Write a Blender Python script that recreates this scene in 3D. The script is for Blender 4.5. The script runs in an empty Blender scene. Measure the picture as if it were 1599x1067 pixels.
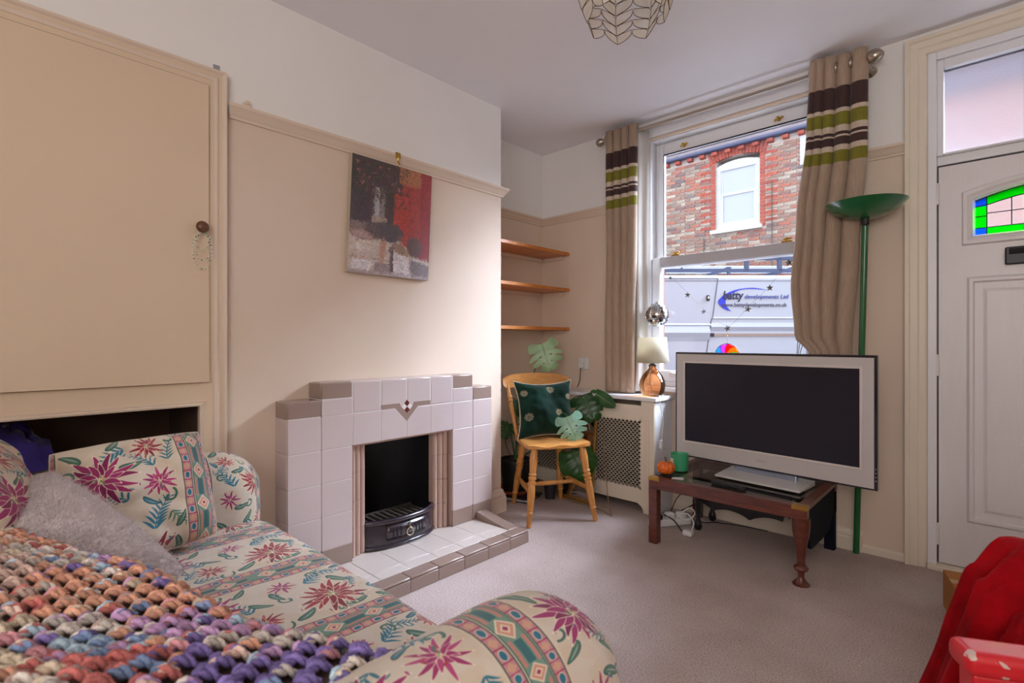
import bpy, bmesh, math, random
import numpy as np
from mathutils import Vector, Matrix, noise as mnoise

random.seed(7)
SC = bpy.context.scene
COL = SC.collection
PI = math.pi
rad = math.radians

# ------------------------------------------------------------------ camera, sky, sun, exposure
cam_data = bpy.data.cameras.new('camera')
cam_data.lens = 18.0
cam_data.sensor_width = 36.0
cam_data.clip_start = 0.02
cam_data.clip_end = 200
cam_data.dof.use_dof = True
cam_data.dof.focus_distance = 2.6
cam_data.dof.aperture_fstop = 5.0
cam = bpy.data.objects.new('camera', cam_data)
COL.objects.link(cam)
cam.location = (0, 0, 1.1)
cam.rotation_euler = (rad(90), 0, rad(43.27))
SC.camera = cam

world = bpy.data.worlds.new('overcast_sky')
SC.world = world
world.use_nodes = True
wn = world.node_tree.nodes
bg = wn['Background']
bg.inputs['Color'].default_value = (0.86, 0.93, 1.0, 1)
bg.inputs['Strength'].default_value = 2.4

def lamp(name, kind, loc, rot, energy, color=(1, 1, 1), size=None, size_y=None, angle=None):
    d = bpy.data.lights.new(name, kind)
    d.energy = energy
    d.color = color
    if kind == 'AREA':
        d.shape = 'RECTANGLE'
        d.size = size
        d.size_y = size_y or size
    if kind == 'SUN':
        d.angle = angle
    o = bpy.data.objects.new(name, d)
    COL.objects.link(o)
    o.location = loc
    o.rotation_euler = rot
    return o

# soft daylight falling over the opposite roof into the window and door
sun = lamp('hazy_sun', 'SUN', (0, 8, 8), (0, 0, 0), 46.0, (0.84, 0.93, 1.12), angle=rad(58))
sun.rotation_euler = Vector((-0.42, -0.66, -0.50)).to_track_quat('-Z', 'Y').to_euler()
# added fill lamp behind the camera
lamp('back_fill', 'AREA', (0.55, -1.5, 1.75), (rad(106), 0, rad(10)), 47, (1.0, 0.965, 0.96), 1.9, 1.5)

SC.view_settings.view_transform = 'Standard'
SC.view_settings.look = 'None'
SC.view_settings.gamma = 1.0
SC.view_settings.use_curve_mapping = False
SC.view_settings.exposure = 0.0

# ------------------------------------------------------------------ helpers
ORG = {}

def link(o):
    COL.objects.link(o)
    return o

def thing(name, label, cat, loc=(0, 0, 0), rot=0.0, group=None):
    o = bpy.data.objects.new(name, None)
    o.empty_display_size = 0.05
    link(o)
    o.location = loc
    o.rotation_euler = (0, 0, rot)
    o['label'] = label
    o['category'] = cat
    if group:
        o['group'] = group
    ORG[o.name] = Vector(loc)
    return o

def tag(o, label, cat, group=None):
    o['label'] = label
    o['category'] = cat
    if group:
        o['group'] = group
    return o

def structure(name, loc=(0, 0, 0)):
    o = bpy.data.objects.new(name, None)
    o.empty_display_size = 0.05
    link(o)
    o.location = loc
    o['kind'] = 'structure'
    ORG[o.name] = Vector(loc)
    return o

def lin(c):
    out = []
    for x in c[:3]:
        x = x / 255.0
        out.append(x / 12.92 if x <= 0.04045 else ((x + 0.055) / 1.055) ** 2.4)
    return tuple(out) + (1.0,)

class MB:
    def __init__(s):
        s.v = []; s.f = []; s.uv = []; s.col = []
    def add(s, verts, faces, uvs=None, col=None):
        b = len(s.v)
        s.v.extend([tuple(p) for p in verts])
        for i, fc in enumerate(faces):
            s.f.append(tuple(b + k for k in fc))
            s.uv.append(uvs[i] if uvs else None)
            s.col.append(col)
        return s
    def box(s, a, b, col=None):
        x0, y0, z0 = [min(a[i], b[i]) for i in range(3)]
        x1, y1, z1 = [max(a[i], b[i]) for i in range(3)]
        v = [(x0,y0,z0),(x1,y0,z0),(x1,y1,z0),(x0,y1,z0),(x0,y0,z1),(x1,y0,z1),(x1,y1,z1),(x0,y1,z1)]
        f = [(3,2,1,0),(4,5,6,7),(0,1,5,4),(1,2,6,5),(2,3,7,6),(3,0,4,7)]
        return s.add(v, f, col=col)
    def obox(s, c, ax, ay, az, h, col=None):
        c = Vector(c); ax = Vector(ax)*h[0]; ay = Vector(ay)*h[1]; az = Vector(az)*h[2]
        v = []
        for sz in (-1, 1):
            for sx, sy in ((-1,-1),(1,-1),(1,1),(-1,1)):
                v.append(c + ax*sx + ay*sy + az*sz)
        f = [(3,2,1,0),(4,5,6,7),(0,1,5,4),(1,2,6,5),(2,3,7,6),(3,0,4,7)]
        return s.add(v, f, col=col)
    def turned(s, p0, p1, prof, n=16, col=None):
        # profile [(t 0..1, radius)] swept round the axis p0 -> p1
        p0 = Vector(p0); p1 = Vector(p1)
        d = (p1 - p0)
        z = d.normalized()
        x = z.orthogonal().normalized(); y = z.cross(x)
        v = []; f = []
        for t, r in prof:
            c = p0 + d*t
            for k in range(n):
                a = 2*PI*k/n
                v.append(c + (x*math.cos(a) + y*math.sin(a))*r)
        m = len(prof)
        for i in range(m-1):
            for k in range(n):
                k2 = (k+1) % n
                f.append((i*n+k, i*n+k2, (i+1)*n+k2, (i+1)*n+k))
        f.append(tuple(reversed(range(n))))
        f.append(tuple((m-1)*n + k for k in range(n)))
        return s.add(v, f, col=col)
    def cyl(s, p0, p1, r, n=14, r2=None, col=None):
        return s.turned(p0, p1, [(0, r), (1, r if r2 is None else r2)], n, col)
    def lathe(s, c, prof, n=24, col=None, caps=True):
        # prof [(r, z)] around the vertical axis through c
        v = []; f = []
        for r, z in prof:
            for k in range(n):
                a = 2*PI*k/n
                v.append((c[0]+r*math.cos(a), c[1]+r*math.sin(a), c[2]+z))
        m = len(prof)
        for i in range(m-1):
            for k in range(n):
                k2 = (k+1) % n
                f.append((i*n+k, i*n+k2, (i+1)*n+k2, (i+1)*n+k))
        if caps:
            f.append(tuple(reversed(range(n))))
            f.append(tuple((m-1)*n + k for k in range(n)))
        return s.add(v, f, col=col)
    def tube(s, pts, r, n=8, col=None, closed=False):
        pts = [Vector(p) for p in pts]
        m = len(pts)
        v = []; f = []
        prev = None
        for i, p in enumerate(pts):
            if closed:
                d = pts[(i+1) % m] - pts[i-1]
            else:
                d = pts[min(i+1, m-1)] - pts[max(i-1, 0)]
            d = d.normalized() if d.length > 1e-9 else Vector((0,0,1))
            if prev is None:
                x = d.orthogonal().normalized()
            else:
                x = prev - d*prev.dot(d)
                x = x.normalized() if x.length > 1e-6 else d.orthogonal().normalized()
            prev = x
            y = d.cross(x)
            rr = r[i] if isinstance(r, (list, tuple)) else r
            for k in range(n):
                a = 2*PI*k/n
                v.append(p + (x*math.cos(a) + y*math.sin(a))*rr)
        for i in range(m if closed else m-1):
            j = (i+1) % m
            for k in range(n):
                k2 = (k+1) % n
                f.append((i*n+k, i*n+k2, j*n+k2, j*n+k))
        if not closed:
            f.append(tuple(reversed(range(n))))
            f.append(tuple((m-1)*n + k for k in range(n)))
        return s.add(v, f, col=col)
    def prism(s, poly, fa, fb, col=None):
        # poly of 2-D points mapped by fa (one end) and fb (other end)
        n = len(poly)
        v = [fa(p) for p in poly] + [fb(p) for p in poly]
        f = [tuple(reversed(range(n))), tuple(range(n, 2*n))]
        for k in range(n):
            k2 = (k+1) % n
            f.append((k, k2, n+k2, n+k))
        return s.add(v, f, col=col)
    def sphere(s, c, r, n=14, m=9, sc=(1,1,1), col=None):
        v = []; f = []
        for i in range(m+1):
            th = PI*i/m
            for k in range(n):
                a = 2*PI*k/n
                v.append((c[0]+r*sc[0]*math.sin(th)*math.cos(a), c[1]+r*sc[1]*math.sin(th)*math.sin(a), c[2]-r*sc[2]*math.cos(th)))
        for i in range(m):
            for k in range(n):
                k2 = (k+1) % n
                f.append((i*n+k, i*n+k2, (i+1)*n+k2, (i+1)*n+k))
        return s.add(v, f, col=col)
    def grid(s, fn, nu, nv, uvfn=None, flip=False, col=None, wrap_u=False):
        v = [fn(i/nu, j/nv) for j in range(nv+1) for i in range(nu+1)]
        f = []; uv = []
        for j in range(nv):
            for i in range(nu):
                q = [(i,j),(i+1,j),(i+1,j+1),(i,j+1)]
                if flip: q.reverse()
                f.append(tuple(b*(nu+1)+a for a, b in q))
                uv.append([uvfn(a/nu, b/nv) for a, b in q] if uvfn else None)
        return s.add(v, f, uv if uvfn else None, col)
    def build(s, name, mat, parent=None, local=False, bevel=0, seg=2, smooth=None, solid=0, subsurf=0, kind=None, fixn=True, weld=False):
        me = bpy.data.meshes.new(name)
        off = Vector((0, 0, 0))
        if parent is not None and not local:
            off = ORG.get(parent.name, Vector((0, 0, 0)))
        me.from_pydata([(p[0]-off[0], p[1]-off[1], p[2]-off[2]) for p in s.v], [], s.f)
        if any(u for u in s.uv):
            lay = me.uv_layers.new(name='UVMap')
            li = 0
            for fi, fc in enumerate(s.f):
                for k in range(len(fc)):
                    lay.data[li].uv = s.uv[fi][k] if s.uv[fi] else (0, 0)
                    li += 1
        if any(c is not None for c in s.col):
            ca = me.color_attributes.new('Col', 'FLOAT_COLOR', 'CORNER')
            buf = []
            for fi, fc in enumerate(s.f):
                c = s.col[fi] or (1, 1, 1, 1)
                buf.extend(list(c)*len(fc))
            ca.data.foreach_set('color', buf)
        if fixn or weld:
            bm = bmesh.new(); bm.from_mesh(me)
            if weld: bmesh.ops.remove_doubles(bm, verts=bm.verts, dist=1e-5)
            if fixn: bmesh.ops.recalc_face_normals(bm, faces=bm.faces)
            bm.to_mesh(me); bm.free()
        if smooth is not None:
            me.polygons.foreach_set('use_smooth', [True]*len(me.polygons))
            me.set_sharp_from_angle(angle=rad(smooth))
        me.materials.append(mat)
        o = bpy.data.objects.new(name, me)
        link(o)
        if parent is not None:
            o.parent = parent
            ORG[o.name] = ORG.get(parent.name, Vector((0, 0, 0)))
        if solid:
            md = o.modifiers.new('thickness', 'SOLIDIFY'); md.thickness = solid; md.offset = 0
        if bevel:
            md = o.modifiers.new('bevel', 'BEVEL'); md.width = bevel; md.segments = seg; md.limit_method = 'ANGLE'
            md.angle_limit = rad(40)
        if subsurf:
            md = o.modifiers.new('subsurf', 'SUBSURF'); md.levels = subsurf; md.render_levels = subsurf
        if kind:
            o['kind'] = kind
        return o

def copy_part(src, parent, name=None):
    o = src.copy()
    COL.objects.link(o)
    if name: o.name = name
    o.parent = parent
    return o

def bez(p0, p1, p2, p3, n=14):
    p0, p1, p2, p3 = map(Vector, (p0, p1, p2, p3))
    out = []
    for i in range(n+1):
        t = i/n; u = 1-t
        out.append(p0*u**3 + p1*3*u*u*t + p2*3*u*t*t + p3*t**3)
    return out

def smooth_path(pts, n=6):
    pts = [Vector(p) for p in pts]
    out = []
    m = len(pts)
    for i in range(m-1):
        a = pts[max(i-1, 0)]; b = pts[i]; c = pts[i+1]; d = pts[min(i+2, m-1)]
        for k in range(n):
            t = k/n
            out.append(0.5*((2*b) + (c-a)*t + (2*a-5*b+4*c-d)*t*t + (3*b-a-3*c+d)*t**3))
    out.append(pts[-1])
    return out

def sstep(a, b, x):
    t = max(0.0, min(1.0, (x-a)/(b-a)))
    return t*t*(3-2*t)

def nz(x, y, z=0.0):
    return mnoise.noise(Vector((x, y, z)))

# ------------------------------------------------------------------ materials
def new_mat(name):
    m = bpy.data.materials.new(name)
    m.use_nodes = True
    nt = m.node_tree
    return m, nt, nt.nodes['Principled BSDF']

def N(nt, t, **kw):
    n = nt.nodes.new(t)
    for k, v in kw.items():
        setattr(n, k, v)
    return n

def ramp(nt, stops, interp='LINEAR'):
    r = nt.nodes.new('ShaderNodeValToRGB')
    cr = r.color_ramp
    cr.interpolation = interp
    while len(cr.elements) < len(stops):
        cr.elements.new(0.5)
    for e, (p, c) in zip(cr.elements, stops):
        e.position = p
        e.color = c
    return r

def M(name, rgb, rough=0.5, metal=0.0, var=0.05, vscale=6.0, bump=0.0, bscale=60.0, coat=0.0, sheen=0.0, spec=0.5, stretch=None, rgb2=None):
    m, nt, p = new_mat(name)
    L = nt.links
    c = lin(rgb)
    p.inputs['Roughness'].default_value = rough
    p.inputs['Metallic'].default_value = metal
    p.inputs['Specular IOR Level'].default_value = spec
    p.inputs['Coat Weight'].default_value = coat
    p.inputs['Coat Roughness'].default_value = 0.08
    if sheen:
        p.inputs['Sheen Weight'].default_value = sheen
        p.inputs['Sheen Roughness'].default_value = 0.4
    tc = N(nt, 'ShaderNodeTexCoord')
    mp = N(nt, 'ShaderNodeMapping')
    if stretch: mp.inputs['Scale'].default_value = stretch
    L.new(tc.outputs['Object'], mp.inputs['Vector'])
    n1 = N(nt, 'ShaderNodeTexNoise')
    n1.inputs['Scale'].default_value = vscale
    n1.inputs['Detail'].default_value = 5
    L.new(mp.outputs['Vector'], n1.inputs['Vector'])
    if rgb2:
        c2 = lin(rgb2)
        r = ramp(nt, [(0.3, c), (0.7, c2)])
    else:
        lo = tuple(x*(1-var) for x in c[:3]) + (1,)
        hi = tuple(min(1, x*(1+var)) for x in c[:3]) + (1,)
        r = ramp(nt, [(0.3, lo), (0.7, hi)])
    L.new(n1.outputs['Fac'], r.inputs['Fac'])
    L.new(r.outputs['Color'], p.inputs['Base Color'])
    if bump:
        n2 = N(nt, 'ShaderNodeTexNoise')
        n2.inputs['Scale'].default_value = bscale
        n2.inputs['Detail'].default_value = 4
        L.new(mp.outputs['Vector'], n2.inputs['Vector'])
        b = N(nt, 'ShaderNodeBump')
        b.inputs['Strength'].default_value = bump
        b.inputs['Distance'].default_value = 0.004
        L.new(n2.outputs['Fac'], b.inputs['Height'])
        L.new(b.outputs['Normal'], p.inputs['Normal'])
    return m

def wood(name, dark, light, rough=0.4, scale=7, stretch=(1, 1, 9), coat=0.2):
    m, nt, p = new_mat(name)
    L = nt.links
    tc = N(nt, 'ShaderNodeTexCoord'); mp = N(nt, 'ShaderNodeMapping')
    mp.inputs['Scale'].default_value = stretch
    L.new(tc.outputs['Object'], mp.inputs['Vector'])
    n1 = N(nt, 'ShaderNodeTexNoise'); n1.inputs['Scale'].default_value = scale
    n1.inputs['Detail'].default_value = 6; n1.inputs['Distortion'].default_value = 0.8
    L.new(mp.outputs['Vector'], n1.inputs['Vector'])
    r = ramp(nt, [(0.32, lin(dark)), (0.68, lin(light))])
    L.new(n1.outputs['Fac'], r.inputs['Fac'])
    L.new(r.outputs['Color'], p.inputs['Base Color'])
    p.inputs['Roughness'].default_value = rough
    p.inputs['Coat Weight'].default_value = coat
    p.inputs['Coat Roughness'].default_value = 0.25
    b = N(nt, 'ShaderNodeBump'); b.inputs['Strength'].default_value = 0.08; b.inputs['Distance'].default_value = 0.002
    L.new(n1.outputs['Fac'], b.inputs['Height']); L.new(b.outputs['Normal'], p.inputs['Normal'])
    return m

def attr_mat(name, rough=0.7, bump=0.0, bscale=200, spec=0.3, var=0.0):
    m, nt, p = new_mat(name)
    L = nt.links
    a = N(nt, 'ShaderNodeVertexColor'); a.layer_name = 'Col'
    p.inputs['Roughness'].default_value = rough
    p.inputs['Specular IOR Level'].default_value = spec
    tc = N(nt, 'ShaderNodeTexCoord')
    n2 = N(nt, 'ShaderNodeTexNoise'); n2.inputs['Scale'].default_value = bscale
    L.new(tc.outputs['Object'], n2.inputs['Vector'])
    if var:
        r = ramp(nt, [(0.35, (1-var,)*3+(1,)), (0.65, (1+var,)*3+(1,))])
        L.new(n2.outputs['Fac'], r.inputs['Fac'])
        mx = N(nt, 'ShaderNodeMix', data_type='RGBA', blend_type='MULTIPLY')
        mx.inputs[0].default_value = 1
        L.new(a.outputs['Color'], mx.inputs[6]); L.new(r.outputs['Color'], mx.inputs[7])
        L.new(mx.outputs[2], p.inputs['Base Color'])
    else:
        L.new(a.outputs['Color'], p.inputs['Base Color'])
    if bump:
        b = N(nt, 'ShaderNodeBump'); b.inputs['Strength'].default_value = bump; b.inputs['Distance'].default_value = 0.003
        L.new(n2.outputs['Fac'], b.inputs['Height']); L.new(b.outputs['Normal'], p.inputs['Normal'])
    return m

def clear_glass(name, tint=(1, 1, 1), gloss=1.0, rough=0.0):
    # thin pane: lets light straight through and mirrors by angle
    m, nt, p = new_mat(name)
    nt.nodes.remove(p)
    L = nt.links
    out = nt.nodes['Material Output']
    t = N(nt, 'ShaderNodeBsdfTransparent'); t.inputs['Color'].default_value = tuple(tint)+(1,)
    g = N(nt, 'ShaderNodeBsdfGlossy'); g.inputs['Roughness'].default_value = rough
    fr = N(nt, 'ShaderNodeFresnel'); fr.inputs['IOR'].default_value = 1.45
    mt = N(nt, 'ShaderNodeMath', operation='MULTIPLY'); mt.inputs[1].default_value = gloss
    gm = N(nt, 'ShaderNodeNewGeometry'); iv = N(nt, 'ShaderNodeMath', operation='SUBTRACT'); iv.inputs[0].default_value = gloss; L.new(gm.outputs['Backfacing'], iv.inputs[1]); iv.use_clamp = True
    L.new(fr.outputs[0], mt.inputs[0]); L.new(iv.outputs[0], mt.inputs[1])
    mx = N(nt, 'ShaderNodeMixShader')
    L.new(mt.outputs[0], mx.inputs[0]); L.new(t.outputs[0], mx.inputs[1]); L.new(g.outputs[0], mx.inputs[2])
    L.new(mx.outputs[0], out.inputs['Surface'])
    return m

def frosted_glass(name, tint, grain=90.0):
    m, nt, p = new_mat(name)
    nt.nodes.remove(p)
    L = nt.links
    out = nt.nodes['Material Output']
    tc = N(nt, 'ShaderNodeTexCoord')
    n2 = N(nt, 'ShaderNodeTexNoise'); n2.inputs['Scale'].default_value = grain; n2.inputs['Detail'].default_value = 3
    L.new(tc.outputs['Object'], n2.inputs['Vector'])
    b = N(nt, 'ShaderNodeBump'); b.inputs['Strength'].default_value = 0.5; b.inputs['Distance'].default_value = 0.004
    L.new(n2.outputs['Fac'], b.inputs['Height'])
    rf = N(nt, 'ShaderNodeBsdfRefraction'); rf.inputs['Roughness'].default_value = 0.45; rf.inputs['IOR'].default_value = 1.05
    rf.inputs['Color'].default_value = tuple(tint)+(1,)
    L.new(b.outputs['Normal'], rf.inputs['Normal'])
    tl = N(nt, 'ShaderNodeBsdfTranslucent'); tl.inputs['Color'].default_value = tuple(tint)+(1,)
    L.new(b.outputs['Normal'], tl.inputs['Normal'])
    mx = N(nt, 'ShaderNodeMixShader'); mx.inputs[0].default_value = 0.05
    L.new(rf.outputs[0], mx.inputs[1]); L.new(tl.outputs[0], mx.inputs[2])
    g = N(nt, 'ShaderNodeBsdfGlossy'); g.inputs['Roughness'].default_value = 0.3
    m2 = N(nt, 'ShaderNodeMixShader'); m2.inputs[0].default_value = 0.04
    L.new(mx.outputs[0], m2.inputs[1]); L.new(g.outputs[0], m2.inputs[2])
    L.new(m2.outputs[0], out.inputs['Surface'])
    return m

# --- wall paint: cream-beige up to the picture rail, white above it
def wall_paint():
    m, nt, p = new_mat('wall_paint')
    L = nt.links
    g = N(nt, 'ShaderNodeNewGeometry')
    sp = N(nt, 'ShaderNodeSeparateXYZ'); L.new(g.outputs['Position'], sp.inputs[0])
    gt = N(nt, 'ShaderNodeMath', operation='GREATER_THAN'); gt.inputs[1].default_value = 2.06
    L.new(sp.outputs['Z'], gt.inputs[0])
    n1 = N(nt, 'ShaderNodeTexNoise'); n1.inputs['Scale'].default_value = 1.6; n1.inputs['Detail'].default_value = 4
    L.new(g.outputs['Position'], n1.inputs['Vector'])
    lo = ramp(nt, [(0.3, lin((220, 199, 178))), (0.7, lin((226, 206, 186)))])
    hi = ramp(nt, [(0.3, lin((238, 234, 229))), (0.7, lin((242, 239, 235)))])
    L.new(n1.outputs['Fac'], lo.inputs['Fac']); L.new(n1.outputs['Fac'], hi.inputs['Fac'])
    mx = N(nt, 'ShaderNodeMix', data_type='RGBA')
    L.new(gt.outputs[0], mx.inputs[0]); L.new(lo.outputs['Color'], mx.inputs[6]); L.new(hi.outputs['Color'], mx.inputs[7])
    L.new(mx.outputs[2], p.inputs['Base Color'])
    p.inputs['Roughness'].default_value = 0.75
    n2 = N(nt, 'ShaderNodeTexNoise'); n2.inputs['Scale'].default_value = 9; n2.inputs['Detail'].default_value = 6
    L.new(g.outputs['Position'], n2.inputs['Vector'])
    b = N(nt, 'ShaderNodeBump'); b.inputs['Strength'].default_value = 0.12; b.inputs['Distance'].default_value = 0.01
    L.new(n2.outputs['Fac'], b.inputs['Height']); L.new(b.outputs['Normal'], p.inputs['Normal'])
    return m

def carpet():
    m, nt, p = new_mat('carpet_pile')
    L = nt.links
    g = N(nt, 'ShaderNodeNewGeometry')
    n1 = N(nt, 'ShaderNodeTexNoise'); n1.inputs['Scale'].default_value = 2.4; n1.inputs['Detail'].default_value = 5
    n2 = N(nt, 'ShaderNodeTexNoise'); n2.inputs['Scale'].default_value = 180; n2.inputs['Detail'].default_value = 3
    L.new(g.outputs['Position'], n1.inputs['Vector']); L.new(g.outputs['Position'], n2.inputs['Vector'])
    r1 = ramp(nt, [(0.35, lin((184, 166, 158))), (0.65, lin((203, 186, 180)))])
    r2 = ramp(nt, [(0.3, (0.62, 0.6, 0.58, 1)), (0.6, (1.05, 1.05, 1.05, 1))])
    L.new(n1.outputs['Fac'], r1.inputs['Fac']); L.new(n2.outputs['Fac'], r2.inputs['Fac'])
    mx = N(nt, 'ShaderNodeMix', data_type='RGBA', blend_type='MULTIPLY'); mx.inputs[0].default_value = 1
    L.new(r1.outputs['Color'], mx.inputs[6]); L.new(r2.outputs['Color'], mx.inputs[7])
    L.new(mx.outputs[2], p.inputs['Base Color'])
    p.inputs['Roughness'].default_value = 0.95
    p.inputs['Specular IOR Level'].default_value = 0.1
    b = N(nt, 'ShaderNodeBump'); b.inputs['Strength'].default_value = 0.7; b.inputs['Distance'].default_value = 0.006
    L.new(n2.outputs['Fac'], b.inputs['Height']); L.new(b.outputs['Normal'], p.inputs['Normal'])
    return m

# --- printed patterns, painted here in numpy
class Paint:
    def __init__(s, W, H, ppm, base, wrap=True):
        s.W, s.H, s.ppm, s.wrap = W, H, ppm, wrap
        s.w, s.h = int(round(W*ppm)), int(round(H*ppm))
        s.a = np.zeros((s.h, s.w, 3), np.float32) + np.array(base, np.float32)
    def region(s, cx, cy, R):
        x0 = int((cx-R)*s.ppm); x1 = int((cx+R)*s.ppm)+2
        y0 = int((cy-R)*s.ppm); y1 = int((cy+R)*s.ppm)+2
        xs = np.arange(x0, x1); ys = np.arange(y0, y1)
        if not s.wrap:
            xs = xs[(xs >= 0) & (xs < s.w)]; ys = ys[(ys >= 0) & (ys < s.h)]
        X, Y = np.meshgrid((xs+0.5)/s.ppm-cx, (ys+0.5)/s.ppm-cy)
        return xs % s.w, ys % s.h, X, Y
    def put(s, xs, ys, mask, col, alpha=1.0):
        if len(xs) == 0 or len(ys) == 0: return
        ix = np.ix_(ys, xs)
        m = (np.clip(mask, 0, 1)*alpha)[..., None]
        s.a[ix] = s.a[ix]*(1-m) + np.array(col, np.float32)*m
    def ell(s, cx, cy, a, b, ang, col, alpha=1.0, point=0.0, bend=0.0, edge=None):
        R = max(a, b)*1.25 + abs(bend)*a
        xs, ys, X, Y = s.region(cx, cy, R)
        c, q = math.cos(ang), math.sin(ang)
        U = (X*c + Y*q)/a; V = (-X*q + Y*c)/b
        V = V - bend*(U*U)
        w = 1 - point*np.clip((U+1)/2, 0, 1)
        d = U*U + (V/np.maximum(w, 0.12))**2
        k = s.ppm*min(a, b)*0.6
        if edge is not None:
            s.put(xs, ys, (1.45-d)*k, edge, alpha)
        s.put(xs, ys, (1-d)*k, col, alpha)
    def stroke(s, pts, r, col, alpha=1.0):
        for i in range(len(pts)-1):
            (x0, y0), (x1, y1) = pts[i], pts[i+1]
            L = math.hypot(x1-x0, y1-y0)
            n = max(1, int(L/(r*0.7)))
            for k in range(n):
                t = k/n
                s.ell(x0+(x1-x0)*t, y0+(y1-y0)*t, r, r, 0, col, alpha)
    def poly(s, pts, col, alpha=1.0):
        cx = sum(p[0] for p in pts)/len(pts); cy = sum(p[1] for p in pts)/len(pts)
        R = max(math.hypot(p[0]-cx, p[1]-cy) for p in pts)+0.004
        xs, ys, X, Y = s.region(cx, cy, R)
        if X.size == 0: return
        inside = np.zeros(X.shape, bool)
        n = len(pts)
        for i in range(n):
            x0, y0 = pts[i][0]-cx, pts[i][1]-cy
            x1, y1 = pts[(i+1) % n][0]-cx, pts[(i+1) % n][1]-cy
            if y0 == y1: continue
            cond = ((y0 > Y) != (y1 > Y)) & (X < (x1-x0)*(Y-y0)/(y1-y0)+x0)
            inside ^= cond
        s.put(xs, ys, inside.astype(np.float32), col, alpha)
    def rect(s, x0, y0, x1, y1, col, alpha=1.0):
        i0, i1 = int(round(x0*s.ppm)), int(round(x1*s.ppm)); j0, j1 = int(round(y0*s.ppm)), int(round(y1*s.ppm))
        i0 = max(0, i0); j0 = max(0, j0)
        s.a[j0:j1, i0:i1] = s.a[j0:j1, i0:i1]*(1-alpha) + np.array(col, np.float32)*alpha
    def image(s, name):
        im = bpy.data.images.new(name, s.w, s.h)
        px = np.ones((s.h, s.w, 4), np.float32)
        px[..., :3] = np.clip(s.a/255.0, 0, 1)
        im.pixels.foreach_set(px.ravel())
        im.update()
        im.pack()
        return im

def print_mat(name, im, rough=0.8, bump=0.15, bscale=350, sheen=0.2, spec=0.3):
    m, nt, p = new_mat(name)
    L = nt.links
    t = N(nt, 'ShaderNodeTexImage'); t.image = im; t.extension = 'REPEAT'
    uv = N(nt, 'ShaderNodeUVMap'); uv.uv_map = 'UVMap'
    L.new(uv.outputs['UV'], t.inputs['Vector'])
    L.new(t.outputs['Color'], p.inputs['Base Color'])
    p.inputs['Roughness'].default_value = rough
    p.inputs['Specular IOR Level'].default_value = spec
    p.inputs['Sheen Weight'].default_value = sheen
    tc = N(nt, 'ShaderNodeTexCoord')
    n2 = N(nt, 'ShaderNodeTexNoise'); n2.inputs['Scale'].default_value = bscale
    L.new(tc.outputs['Object'], n2.inputs['Vector'])
    b = N(nt, 'ShaderNodeBump'); b.inputs['Strength'].default_value = bump; b.inputs['Distance'].default_value = 0.002
    L.new(n2.outputs['Fac'], b.inputs['Height']); L.new(b.outputs['Normal'], p.inputs['Normal'])
    return m

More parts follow.
